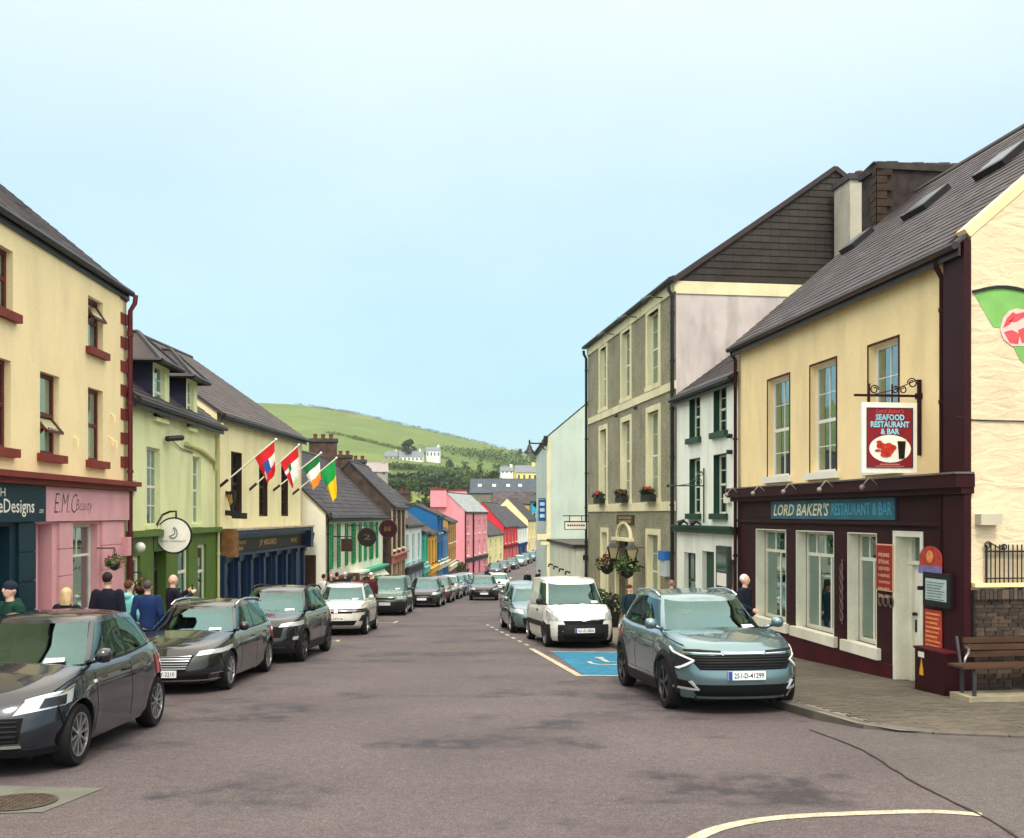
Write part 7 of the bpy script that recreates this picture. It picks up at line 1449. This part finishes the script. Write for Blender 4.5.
# --- estate
mo = Car(L=4.87, W=1.86, wb=2.85, fo=.95, r=.335, prof=[(-2.43, .66), (-2.2, .76), (-1.7, .87), (-1.15, .965), (-.6, .97), (1, 1.0), (2, 1.04), (2.43, .98)], roof=[(-.5, 1.34), (0, 1.44), (.6, 1.48), (1.4, 1.46), (2.2, 1.39)], gb0=-1.2, gt0=-.25, gb1=2.3, gt1=1.95, rw=.68, bw=.91, wins=[(-.72, .3), (.38, 1.25), (1.33, 1.95)], seams=[-.8, .34, 1.3], handles=[.15, 1.1], plate=.36,
    lamps=[((.58, .64), (1.4, .72), (1.42, .79), (.64, .72))], extra=[('grille', M_DARKV, 'f', [(-.42, .42), (.42, .42), (.56, .66), (-.56, .66)], .006)] + [('grille_bar', M_SATIN, 'f', [(-.42 - .018 * k, .435 + .04 * k), (.42 + .018 * k, .435 + .04 * k), (.43 + .018 * k, .45 + .04 * k), (-.43 - .018 * k, .45 + .04 * k)], .016) for k in range(6)] + [('lower_intake', M_DARKV, 'f', [(-.8, .22), (.8, .22), (.78, .34), (-.78, .34)], .006), ('fog_lamp', M_LENSD, 'fs', [(.82, .36), (1.12, .38), (1.1, .47), (.84, .45)], .01), ('fog_trim', M_CHROME, 'fs', [(.8, .34), (1.14, .36), (1.14, .375), (.8, .355)], .018), ('bumper_trim', M_CHROME, 'f', [(-.95, .24), (.95, .24), (.95, .262), (-.95, .262)], .016), ('roof_rail', M_CHROME, 'bar', (-.1, 1.85, .97, .045)), ('window_trim', M_CHROME, 's', [(-.7, .955), (1.9, 1.01), (1.9, 1.025), (-.7, .97)], .012)])
o = make_car('parked_car', mo, P_MON, 'dark grey estate car with chrome slatted grille and roof rails', detail=2, det={'handle': P_MON}, style='ten', plate='131-KY-2210'); place(o, -5.87, 19.06, .01)
# --- dark crossover
su = Car(L=4.5, W=1.87, wb=2.67, fo=.89, r=.355, gc=.23, clad=.2, prof=[(-2.25, .84), (-2.0, .95), (-1.5, 1.04), (-1.15, 1.09), (-.6, 1.09), (.8, 1.12), (1.8, 1.17), (2.25, 1.1)], roof=[(-.6, 1.48), (-.1, 1.6), (.5, 1.64), (1.3, 1.6), (2, 1.5)], gb0=-1.2, gt0=-.35, gb1=2.15, gt1=1.7, rw=.70, wins=[(-.72, .25), (.33, 1.15), (1.23, 1.7)], seams=[-.8, .29, 1.2], handles=[.12, 1.02], plate=.5,
    lamps=[((.55, .80), (1.25, .84), (1.3, .94), (.6, .86))], extra=[('grille', M_DARKV, 'f', [(-.6, .58), (.6, .58), (.66, .82), (-.66, .82)], .006), ('lower_bumper', M_PLAS, 'f', [(-1.1, .23), (1.1, .23), (1.05, .42), (-1.05, .42)], .012), ('fog_lamp', M_LENS, 'fs', [(.84, .52), (.95, .53), (.95, .6), (.84, .59)], .012), ('day_lamp', M_LENS, 'fs', [(.6, .86), (1.2, .92), (1.2, .935), (.6, .875)], .016), ('bumper_trim', M_ALLOYD, 'f', [(-.7, .36), (.7, .36), (.7, .385), (-.7, .385)], .02), ('roof_rail', M_PLAS, 'bar', (-.15, 1.6, .97, .05))])
o = make_car('parked_car', su, P_SUV, 'charcoal crossover with black arch cladding parked before the blue pub', detail=2, det={'mirror': M_PLAS}, style='five_dark', plate='221-KY-508'); place(o, -5.58, 24.0, -.02)
# --- white crossover
tx_ = Car(L=4.11, W=1.77, wb=2.55, fo=.83, r=.335, gc=.22, clad=.14, prof=[(-2.05, .84), (-1.8, .94), (-1.4, 1.0), (-1.05, 1.04), (-.5, 1.04), (.8, 1.07), (1.6, 1.1), (2.05, 1.04)], roof=[(-.6, 1.42), (-.15, 1.52), (.4, 1.56), (1.2, 1.53), (1.8, 1.45)], gb0=-1.1, gt0=-.35, gb1=1.95, gt1=1.6, rw=.71, wins=[(-.65, .25), (.33, 1.1), (1.18, 1.55)], seams=[-.72, .29, 1.15], handles=[.12, 1.0], plate=.52,
    lamps=[((.55, .70), (1.3, .74), (1.32, .84), (.56, .80))], lampm=M_LENSD, extra=[('grille', M_DARKV, 'f', [(-.56, .68), (.56, .68), (.58, .81), (-.58, .81)], .006), ('grille_bar', M_CHROME, 'f', [(-.9, .745), (.9, .745), (.9, .76), (-.9, .76)], .018), ('badge', M_CHROME, 'f', [(-.06, .69), (.06, .69), (.06, .79), (-.06, .79)], .022), ('lower_intake', M_DARKV, 'f', [(-.62, .32), (.62, .32), (.72, .46), (-.72, .46)], .006), ('skid_trim', M_ALLOY, 'f', [(-.8, .25), (.8, .25), (.8, .30), (-.8, .30)], .016), ('fog_recess', M_PLAS, 'fs', [(.78, .44), (1.0, .46), (1.0, .62), (.86, .62)], .008), ('roof_rail', M_PLAS, 'bar', (-.15, 1.5, .97, .045))])
o = make_car('parked_car', tx_, P_CREAM, 'pearl white small crossover parked past the pub', detail=2, style='five', plate='212-KY-96'); place(o, -5.42, 32.5, .02)
# --- silver-teal crossover (right kerb)
ki = Car(L=4.52, W=1.87, wb=2.68, fo=.92, r=.36, gc=.22, clad=.16, prof=[(-2.26, .88), (-2.05, .97), (-1.6, 1.03), (-1.1, 1.09), (-.6, 1.09), (.8, 1.12), (1.7, 1.18), (2.26, 1.1)], roof=[(-.6, 1.46), (-.15, 1.57), (.5, 1.63), (1.3, 1.6), (2, 1.49)], gb0=-1.22, gt0=-.3, gb1=2.12, gt1=1.65, rw=.69, bw=.90, wins=[(-.75, .28), (.36, 1.2), (1.28, 1.75)], seams=[-.82, .32, 1.24], handles=[.14, 1.05], plate=.55, mdy=.05,
    lamps=[((.78, .74), (.90, .64), (1.08, .70), (1.08, .88))], lampm=M_LENSD, extra=[('grille', M_DARKV, 'f', [(-.66, .62), (.66, .62), (.84, .82), (-.84, .82)], .006), ('bonnet_edge', M_CHROME, 'f', [(-.30, .83), (.30, .83), (.34, .86), (-.34, .86)], .016), ('vent_strip', M_PLAS, 'fs', [(.36, .86), (.86, .87), (.85, .89), (.36, .885)], .014), ('grille_lip', M_CHROME, 'fs', [(.34, .83), (.86, .84), (.86, .85), (.34, .845)], .016)] + [('grille_bar', M_PLAS, 'f', [(-.66 - .02 * k, .64 + .035 * k), (.66 + .02 * k, .64 + .035 * k), (.67 + .02 * k, .652 + .035 * k), (-.67 - .02 * k, .652 + .035 * k)], .018) for k in range(5)] + [('day_lamp', M_DRL, 'fs', [(.72, .745), (.75, .735), (1.08, .885), (1.08, .91)], .02), ('day_lamp', M_DRL, 'fs', [(.72, .735), (.755, .745), (.92, .63), (.89, .615)], .02), ('lower_intake', M_DARKV, 'f', [(-.72, .26), (.72, .26), (.78, .42), (-.78, .42)], .006), ('fog_recess', M_DARKV, 'fs', [(.72, .37), (.98, .38), (.96, .48), (.80, .46)], .01), ('fog_trim', M_SATIN, 'fs', [(.68, .34), (1.02, .355), (1.02, .38), (.68, .365)], .022), ('fog_trim', M_SATIN, 'fs', [(.67, .35), (.70, .35), (.80, .46), (.77, .47)], .022), ('roof_rail', M_CHROME, 'bar', (-.1, 1.55, .97, .04)), ('sill_trim', M_CHROME, 's', [(-.9, .42), (.8, .42), (.8, .435), (-.9, .435)], .022)])
o = make_car('parked_car', ki, P_KIA, 'silver-teal crossover with the plate 251-D-41299 parked by the restaurant', detail=2, det={'mirror': P_KIA}, style='five_dark', plate='251-D-41299'); place(o, 3.12, 16.8, .116); o.scale = (1.06, 1.06, 1.06)
# --- white panel van
va = Car(L=4.38, W=1.82, wb=2.73, fo=.92, r=.32, gc=.2, er=6, eg=4.5, prof=[(-2.19, .80), (-2.0, .92), (-1.6, 1.04), (-1.3, 1.10), (-.6, 1.10), (2.19, 1.10)], roof=[(-.9, 1.62), (-.5, 1.74), (.2, 1.80), (1.5, 1.80), (2.2, 1.77)], gb0=-1.42, gt0=-.68, gb1=2.12, gt1=2.06, rw=.80, bw=.93, rin=[(0, .08), (.2, .0), (1, .05)], wins=[(-1.0, -.1)], seams=[-.98, -.02, 1.3], handles=[-.2], plate=.47, rwin=False, mdy=.1,
    lamps=[((.62, .72), (1.1, .74), (1.25, .98), (.72, .90))], extra=[('bumper', M_PLAS, 'f', [(-1.9, .2), (1.9, .2), (1.85, .62), (-1.85, .62)], .018), ('grille', M_DARKV, 'f', [(-.55, .62), (.55, .62), (.6, .72), (-.6, .72)], .01), ('grille_bar', M_CHROME, 'f', [(-.62, .72), (.62, .72), (.64, .745), (-.64, .745)], .02), ('badge', M_CHROME, 'f', [(-.07, .70), (.07, .70), (.0, .80), (-.0, .80)], .026), ('lower_intake', M_DARKV, 'f', [(-.6, .26), (.6, .26), (.6, .38), (-.6, .38)], .024), ('side_moulding', M_PLAS, 's', [(-.95, .52), (1.2, .52), (1.2, .66), (-.95, .66)], .014)])
o = make_car('panel_van', va, P_WHITE, 'white panel van with black bumper and mirrors behind the blue parking bay', 'van', detail=2, det={'mirror': M_PLAS, 'handle': M_PLAS}, style='cover', plate='161-D-3806'); place(o, 1.56, 28.0, .15)
# --- sage green small van
gv = Car(L=4.1, W=1.74, wb=2.65, fo=.8, r=.31, gc=.2, er=6, eg=4.5, prof=[(-2.05, .80), (-1.85, .92), (-1.4, 1.02), (-1.15, 1.06), (2.05, 1.06)], roof=[(-.8, 1.5), (-.4, 1.62), (.2, 1.68), (2, 1.66)], gb0=-1.2, gt0=-.55, gb1=1.98, gt1=1.92, rw=.82, bw=.93, wins=[(-.85, .0)], seams=[-.85, .1], handles=[0], plate=.5, rwin=False, lamps=[((.6, .68), (1.1, .7), (1.15, .84), (.62, .82))], extra=[('bumper', M_PLAS, 'f', [(-1.8, .2), (1.8, .2), (1.6, .6), (-1.6, .6)], .018), ('grille', M_DARKV, 'f', [(-.5, .68), (.5, .68), (.5, .76), (-.5, .76)], .008)])
o = make_car('panel_van', gv, P_GRN, 'sage green small van parked past the white crossover', 'van', detail=2, style='cover', plate='05-KY-771'); place(o, -5.42, 44.4, .0)
# --- family hatchback used for the rest of the street
ha = Car(L=4.25, W=1.79, wb=2.63, fo=.85, r=.32, prof=[(-2.12, .68), (-1.9, .78), (-1.4, .90), (-1.0, .97), (-.5, .97), (.8, 1.0), (1.7, 1.05), (2.12, .98)], roof=[(-.5, 1.35), (-.05, 1.44), (.5, 1.475), (1.2, 1.43), (1.8, 1.32)], gb0=-1.1, gt0=-.25, gb1=1.98, gt1=1.5, rw=.69, wins=[(-.65, .28), (.36, 1.2)], seams=[-.74, .32], handles=[.15, 1.0], plate=.42, lamps=[((.6, .62), (1.3, .70), (1.32, .80), (.64, .74))], extra=[('grille', M_DARKV, 'f', [(-.6, .3), (.6, .3), (.64, .5), (-.64, .5)], .006), ('upper_grille', M_DARKV, 'f', [(-.5, .58), (.5, .58), (.52, .64), (-.52, .64)], .006)])
o = make_car('parked_car', ha, P_TEAL, 'pale teal hatchback parked behind the white van', detail=2, det={'handle': P_TEAL}, plate='10-KY-1184'); place(o, .66, 33.4, .12)
proto = make_car('parked_car', ha, P_SIL, 'x', detail=1, plate='x')
def variant(src, name, label, pm, x, y, rz, group, cat='car'):
    c = copy_tree(src); c.name = name; tag(c, label, cat, group)
    for ch in c.children:
        if ch.name.split('.')[0] in ('body', 'roof', 'wing_mirror'): ch.material_slots[0].link = 'OBJECT'; ch.material_slots[0].material = pm
    return place(c, x, y, rz)
GL = 'cars parked along the left kerb'; GF = 'cars parked past the pink house'
for i, (y, pm, lb) in enumerate(((52.5, P_BLK, 'black hatchback parked first past the sage green van'), (58.2, P_MAR, 'dull maroon hatchback parked behind the black one on the shop side'), (63.8, P_SIL, 'silver hatchback parked outside the white shop'), (69.4, P_BLUE, 'blue-grey hatchback parked outside the white and teal shops'), (75.0, P_TEAL, 'pale teal hatchback parked outside the golden yellow house'), (81, P_SIL, 'silver hatchback parked outside the steel blue house'))):
    variant(proto, 'parked_car', lb, pm, lk_x(y) + 1.05, y, -.03, GL)
for i, (y, pm, lb) in enumerate(((117.5, P_BLK, 'black car parked against the pink house'), (123.2, P_MAR, 'maroon car parked past the black one by the pink house'), (131, P_BLK, 'black car parked outside the cream house'), (139, P_SIL, 'silver car parked outside the cream and red houses'), (146, P_BLK, 'black car parked outside the red house'), (154, P_TEAL, 'pale teal car parked where the red house ends'), (162, P_BLUE, 'blue-grey car parked outside the white and navy shop'), (172, P_SIL, 'silver car parked below the cream gable'), (183, P_BLK, 'black car parked at the bend'))):
    variant(proto, 'parked_car', lb, pm, lk_x(y) + 1.15, y, -.16 - .0009 * (y - 117), GF)
variant(proto, 'moving_car', 'black hatchback driving up the middle of the street', P_BLK, -1.75, 62, .03, None); variant(proto, 'moving_car', 'white hatchback following the black one up the street', P_WHITE, -1.05, 79, .02, None)
variant(proto, 'parked_car', 'light blue car parked on the hotel side beyond the teal hatchback', P_TEAL, .5, 40.6, .08, None)
for ch in list(proto.children):
    for g in list(ch.children): bpy.data.objects.remove(g)
    bpy.data.objects.remove(ch)
bpy.data.objects.remove(proto)
# ------------------------------------------------------------------ people
M_SKIN = mat('skin', S(220, 176, 154), .55, .06, 6); M_DENIM = mat('denim', S(48, 56, 78), .85, .15, 5, .3, 60); M_SHOE = mat('shoe', S(34, 30, 30), .6, .1)
def remesh(mb, vox, smooth_it):
    me = bpy.data.meshes.new('m'); me.from_pydata([tuple(v) for v in mb.v], [], mb.f); b = bmesh.new(); b.from_mesh(me); bmesh.ops.recalc_face_normals(b, faces=b.faces); b.to_mesh(me); b.free()
    o = bpy.data.objects.new('m', me); C.objects.link(o); m = o.modifiers.new('r', 'REMESH'); m.mode = 'VOXEL'; m.voxel_size = vox; m.use_smooth_shade = True
    s = o.modifiers.new('s', 'SMOOTH'); s.factor = .5; s.iterations = smooth_it
    dg = bpy.context.evaluated_depsgraph_get(); r = bpy.data.meshes.new_from_object(o.evaluated_get(dg)); bpy.data.objects.remove(o); bpy.data.meshes.remove(me); r.polygons.foreach_set('use_smooth', [True] * len(r.polygons)); return r
def limb(mb, pts, rs, n=12):
    # tapered limb with rounded joints
    P = [Vector(p) for p in pts]; Q = []; R_ = []
    for i in range(len(P) - 1):
        for k in range(5):
            t = k / 5; Q.append(P[i].lerp(P[i + 1], t)); R_.append(rs[i] + (rs[i + 1] - rs[i]) * t)
    Q.append(P[-1]); R_.append(rs[-1]); mb.tube(Q, R_, n)
    for p, r in zip(P, rs): mb.ell(p, r, r, r, 10, 8)
def ering(z, rx, ry, cy=0.0, n=16): return [(rx * math.cos(2 * math.pi * k / n), cy + ry * math.sin(2 * math.pi * k / n), z) for k in range(n)]
def person(label, x, y, h, face, top, legs, hair=None, hairstyle='short', arms='down', vox=.016, group=None, extra=None, lean=0.0, skin=M_SKIN, zoff=.12):
    """face: direction the person looks, radians from -Y (towards the camera) counter-clockwise"""
    p = thing('person', label, 'person', (0, 0, 0), group); s = h / 1.76
    if arms == 'down': A = {-1: [(-.185, 0, 1.41), (-.25, .03, 1.13), (-.245, -.05, .88)], 1: [(.185, 0, 1.41), (.25, .03, 1.13), (.245, -.05, .88)]}
    elif arms == 'photo': A = {-1: [(-.185, 0, 1.41), (-.25, -.12, 1.18), (-.12, -.36, 1.36)], 1: [(.185, 0, 1.41), (.27, -.12, 1.2), (.13, -.37, 1.4)]}
    else: A = {-1: [(-.185, 0, 1.41), (-.24, -.02, 1.14), (-.16, -.24, 1.05)], 1: [(.185, 0, 1.41), (.25, .03, 1.13), (.245, -.06, .88)]}
    Lg = {sg: [(sg * .09, 0, .92), (sg * .1, -.02 + .05 * sg, .49), (sg * .1, .03 + .1 * sg, .08)] for sg in (-1, 1)}
    # continuous body: trunk, neck, head with features, limbs and hands
    b = MB(); b.loft([ering(.86, .13, .09), ering(1.0, .14, .095), ering(1.1, .125, .085), ering(1.3, .15, .1), ering(1.40, .13, .08), ering(1.45, .06, .06), ering(1.56, .052, .056, -.01)])
    b.ell((0, -.012, 1.655), .076, .096, .112, 18, 14); b.ell((0, -.03, 1.60), .058, .07, .07, 14, 10); b.ell((0, -.112, 1.648), .013, .018, .02, 8, 6); b.ell((0, -.108, 1.63), .018, .014, .012, 8, 6); b.ell((0, -.096, 1.595), .026, .012, .009, 8, 6)
    for sg in (-1, 1):
        b.ell((sg * .078, .01, 1.645), .012, .02, .03, 8, 6); limb(b, A[sg], [.045, .038, .028]); limb(b, Lg[sg], [.075, .05, .04])
        e, w = Vector(A[sg][1]), Vector(A[sg][2]); d = (w - e).normalized(); side = d.cross(Vector((sg, 0, .2))).normalized(); b.ell(w + d * .045, .03, .03, .045, 10, 8)
        fn = [(-.03, .075), (-.01, .085), (.01, .08), (.03, .065)]
        for o_, l in fn: q = w + d * .07 + side * o_; b.tube([q, q + d * l * .6, q + d * l * .9 + Vector((-sg * .012, -.01, 0))], [.0105, .0095, .008], 7)
        q = w + d * .03 + side * -.03; b.tube([q, q + d * .03 + side * -.03, q + d * .06 + side * -.035], [.012, .011, .009], 7)
    me = remesh(b, .011 if vox < .02 else .02, 3); me.materials.append(skin); bo = obj('body', me, None, p)
    for sg in (-1, 1): e = MB(); e.ell((sg * .03, -.098, 1.66), .012, .008, .007, 8, 6); obj('eye', e, mat('eye_dark', S(50, 40, 36), .3), p)
    # jacket
    j = MB(); j.loft([ering(.80, .175, .125), ering(.9, .178, .13), ering(1.05, .165, .12), ering(1.22, .185, .13), ering(1.34, .195, .125, .01), ering(1.42, .165, .1, .015), ering(1.475, .085, .08, .01), ering(1.50, .072, .075, .005)])
    for sg in (-1, 1):
        a = A[sg]; q = Vector(a[2]) + (Vector(a[1]) - Vector(a[2])).normalized() * .02; limb(j, [a[0], a[1], tuple(q)], [.082, .063, .05])
    if extra == 'hood': j.ell((0, .085, 1.47), .11, .07, .07, 14, 10)
    if extra == 'hoodup': j.loft([ering(1.44, .1, .1, .02), ering(1.55, .105, .11, .03), ering(1.66, .106, .115, .035), ering(1.74, .085, .1, .035), ering(1.78, .03, .04, .035)])
    me = remesh(j, vox, 4); me.materials.append(top); jo = obj('jacket', me, None, p)
    t = MB(); t.loft([ering(.78, .165, .115), ering(.9, .168, .118), ering(.98, .155, .11)])
    for sg in (-1, 1): l = Lg[sg]; limb(t, [(l[0][0], 0, .86), l[1], (l[2][0], l[2][1], .07)], [.105, .075, .058])
    me = remesh(t, vox, 3); me.materials.append(legs); obj('trousers', me, None, p)
    for sg in (-1, 1):
        f = Lg[sg][2]; q = MB(); q.loft([[(f[0] + rx * math.cos(2 * math.pi * k / 12), f[1] - .06 + ry * math.sin(2 * math.pi * k / 12), z) for k in range(12)] for rx, ry, z in ((.045, .135, .0), (.05, .14, .02), (.045, .12, .06), (.03, .06, .1))]); obj('shoe', q, M_SHOE, p, smooth=True)
    if hair:
        q = MB()
        if hairstyle == 'short': q.ell((0, .012, 1.682), .084, .1, .098, 16, 12)
        elif hairstyle == 'fringe': q.ell((0, .035, 1.655), .083, .085, .095, 16, 12)
        elif hairstyle == 'beanie': q.ell((0, .0, 1.70), .088, .105, .085, 16, 12); q.loft([ering(1.66, .088, .106), ering(1.70, .09, .108)])
        else: q.ell((0, .02, 1.675), .092, .105, .108, 16, 12); q.loft([ering(1.47, .1, .05, .06), ering(1.56, .105, .07, .05), ering(1.66, .095, .09, .03)])
        if hairstyle in ('short', 'long', 'fringe'):
            # cut the front of the cap away so the face stays clear
            nb = MB(); keep = []
            for v in q.v: keep.append(v if not (v[1] < -.055 and v[2] < 1.725) else (v[0] * .8, -.02, v[2]))
            q.v = keep
        me = remesh(q, .012 if vox < .02 else .02, 2); me.materials.append(hair); obj('hat' if hairstyle == 'beanie' else 'hair', me, None, p)
    p.scale = (s, s, s); p.location = (x, y, gz(y) + zoff); p.rotation_euler = (lean, 0, face); return p
def cloth(n, *c): return mat('cloth_' + n, S(*c), .9, .12, 6, .35, 45)
def hairm(n, *c): return mat('hair_' + n, S(*c), .7, .2, 30, .4, 90, stretch=(1, 1, .2))
BK = math.pi   # back to the camera
person('person in dark green hooded top and navy beanie by the teal shop', -7.2, 14.35, 1.82, -.5, cloth('green', 22, 58, 48), M_DENIM, cloth('navy', 30, 38, 56), 'beanie', extra='hood')
person('blonde person in a dark jacket seen from behind before the pink shop', -7.3, 16.4, 1.68, BK - .2, cloth('black', 26, 26, 32), M_DENIM, hairm('blonde', 206, 178, 132), 'long')
person('tall person in a dark navy sweater with short dark hair seen from behind', -7.4, 18.3, 1.92, BK + .1, cloth('dnavy', 24, 26, 40), M_DENIM, hairm('dark', 42, 32, 28), 'short')
person('person with brown hair in an aqua hooded top', -7.35, 19.2, 1.76, BK - .3, cloth('aqua', 120, 196, 196), M_DENIM, hairm('brown', 84, 54, 40), 'short', extra='hood')
person('person with greying hair in a blue jacket next to the aqua top', -6.98, 19.15, 1.76, BK + .2, cloth('blue', 28, 48, 92), M_DENIM, hairm('grey', 84, 74, 70), 'short')
bd = person('bald person in navy jacket holding up a phone with both hands', -7.4, 21.8, 1.84, BK - .9, cloth('dnavy', 24, 26, 40), M_DENIM, None, arms='photo')
ph = thing('phone', 'black phone held up by the bald person in navy', 'phone', (0, 0, 0)); mb = MB(); mb.box(-.04, .04, -.004, .004, 0, .15); obj('case', mb, M_BLACK, ph); mb = MB(); mb.box(-.036, .036, .004, .006, .006, .144); obj('screen', mb, GLASSD, ph)
v = Matrix.Rotation(BK - .9, 3, 'Z') @ Vector((.0, -.42, 1.46)) * (1.84 / 1.76); ph.location = (bd.location.x + v.x, bd.location.y + v.y, bd.location.z + v.z - .06); ph.rotation_euler = (0, 0, BK - .9)
rm_ = person('white-haired person in a dark suit and pale shirt walking past the restaurant', 5.12, 22.0, 1.84, .9, cloth('suit', 24, 28, 44), cloth('suit', 24, 28, 44), hairm('white', 226, 222, 214), 'short', arms='one'); mb = MB(); mb.loft([ering(1.36, .05, .05, -.09), ering(1.46, .06, .07, -.015), ering(1.515, .06, .066, -.005)]); obj('shirt_collar', mb, cloth('shirt', 206, 214, 222), rm_, smooth=True)
person('short person in a maroon hat and dark teal coat by the hotel shrubs', 3.12, 26.6, 1.52, .6, cloth('dteal', 24, 46, 54), M_DENIM, cloth('maroon', 84, 34, 38), 'beanie')
person('grey-haired person in a pale jacket by the hotel wall box', 4.5, 28.2, 1.62, BK - .3, cloth('stone', 150, 140, 128), M_DENIM, hairm('greybrown', 140, 112, 100), 'short')
GP = 'walkers by the shuttered house'
for px_, Y_, h, top, hr, stl, lb, fc in ((324, 37.0, 1.7, ('white2', 206, 206, 200), ('dark', 42, 32, 28), 'short', 'walker in a white top near the pub end', 2.6), (331, 38.2, 1.72, ('black', 26, 26, 32), ('dark', 42, 32, 28), 'long', 'walker in black near the pub end, long dark hair', .3), (337, 39.5, 1.75, ('black', 26, 26, 32), ('dark', 42, 32, 28), 'short', 'walker in black with short hair by the shuttered house gable', 3.0), (345, 41.0, 1.75, ('dnavy', 24, 26, 40), ('white', 226, 222, 214), 'short', 'white-haired walker in navy by the shuttered house', 3.2), (358, 42.5, 1.7, ('maroon2', 110, 50, 48), ('brown', 84, 54, 40), 'long', 'walker in a rust top by the shuttered house', 3.0), (371, 41.0, 1.72, ('maroon', 84, 34, 38), ('cap', 220, 216, 210), 'beanie', 'walker in maroon with a pale cap behind the white crossover', 3.1)):
    person(lb, (px_ - 512) / 1000 * Y_, Y_, h, fc, cloth(*top), M_DENIM, cloth(*hr) if stl == 'beanie' else hairm(*hr), stl, vox=.025, group=GP)
person('dark-clothed walker in the street beyond the van', (527.5 - 512) * .07, 70, 1.72, .2, cloth('black', 26, 26, 32), M_DENIM, hairm('dark', 42, 32, 28), 'short', vox=.03, zoff=.01); person('dark-clothed walker on the path by the mint house', 1.75, 64, 1.72, 3.0, cloth('black', 26, 26, 32), cloth('black', 26, 26, 32), hairm('dark', 42, 32, 28), 'short', vox=.03)
# ------------------------------------------------------------------ small street furniture
lb_ = thing('litter_bin', 'black litter bin at the kerb past the sage green van', 'bin', (-5.0, 48.6, gz(48.6) + .0)); c = (-5.0, 48.6); z = gz(48.6)
mb = MB(); mb.loft([[(c[0] + r * math.cos(a * math.pi / 8), c[1] + r * math.sin(a * math.pi / 8), z + zz) for a in range(16)] for r, zz in ((.24, 0), (.27, .05), (.27, .85), (.29, .87))]); obj('drum', mb, M_PLAS, lb_, smooth=40); mb = MB(); mb.loft([[(c[0] + r * math.cos(a * math.pi / 8), c[1] + r * math.sin(a * math.pi / 8), z + zz) for a in range(16)] for r, zz in ((.3, .95), (.28, 1.02), (.1, 1.1))]); [mb.tube([(c[0] + .26 * math.cos(a), c[1] + .26 * math.sin(a), z + .85), (c[0] + .26 * math.cos(a), c[1] + .26 * math.sin(a), z + .97)], .02, 5) for a in (0, 1.57, 3.14, 4.71)]; obj('hood', mb, M_PLAS, lb_, smooth=40)
for x, y, lbl in ((-5.55, 47.4, 'black bollard with white band beside the sage green van'), (-4.95, 49.6, 'black bollard between the litter bin and the black hatchback')):
    b = thing('bollard', lbl, 'bollard', (x, y, gz(y))); z = gz(y); mb = MB(); mb.loft([[(x + r * math.cos(a * math.pi / 6), y + r * math.sin(a * math.pi / 6), z + zz) for a in range(12)] for r, zz in ((.09, 0), (.07, .08), (.06, .85), (.075, .9), (.05, 1.0))]); obj('post', mb, M_BLACK, b, smooth=40); mb = MB(); mb.tube([(x, y, z + .7), (x, y, z + .78)], .068, 12); obj('band', mb, M_WHITE, b)
cn = thing('traffic_post', 'red and white striped post by the mint house', 'post', (1.95, 61, gz(61) + .12)); z = gz(61) + .12
for k in range(5): mb = MB(); mb.tube([(1.95, 61, z + k * .32), (1.95, 61, z + k * .32 + .318)], .11 - .008 * k, 10); obj('band', mb, MATS['flag_red'] if k % 2 == 0 else M_WHITE, cn)

# ------------------------------------------------------------------ damp sea air
hz = bpy.data.materials.new('damp_air'); hz.use_nodes = True; nt = hz.node_tree; nt.nodes.clear(); ho_ = nt.nodes.new('ShaderNodeOutputMaterial'); pv = nt.nodes.new('ShaderNodeVolumePrincipled')
pv.inputs['Color'].default_value = (0.86, 0.93, 0.96, 1); pv.inputs['Density'].default_value = 0.00013; nt.links.new(pv.outputs[0], ho_.inputs['Volume'])
mb = MB(); mb.box(-2700, 2700, -130, 4050, -420, 140); tag(obj('haze', mb, hz), kind='stuff')
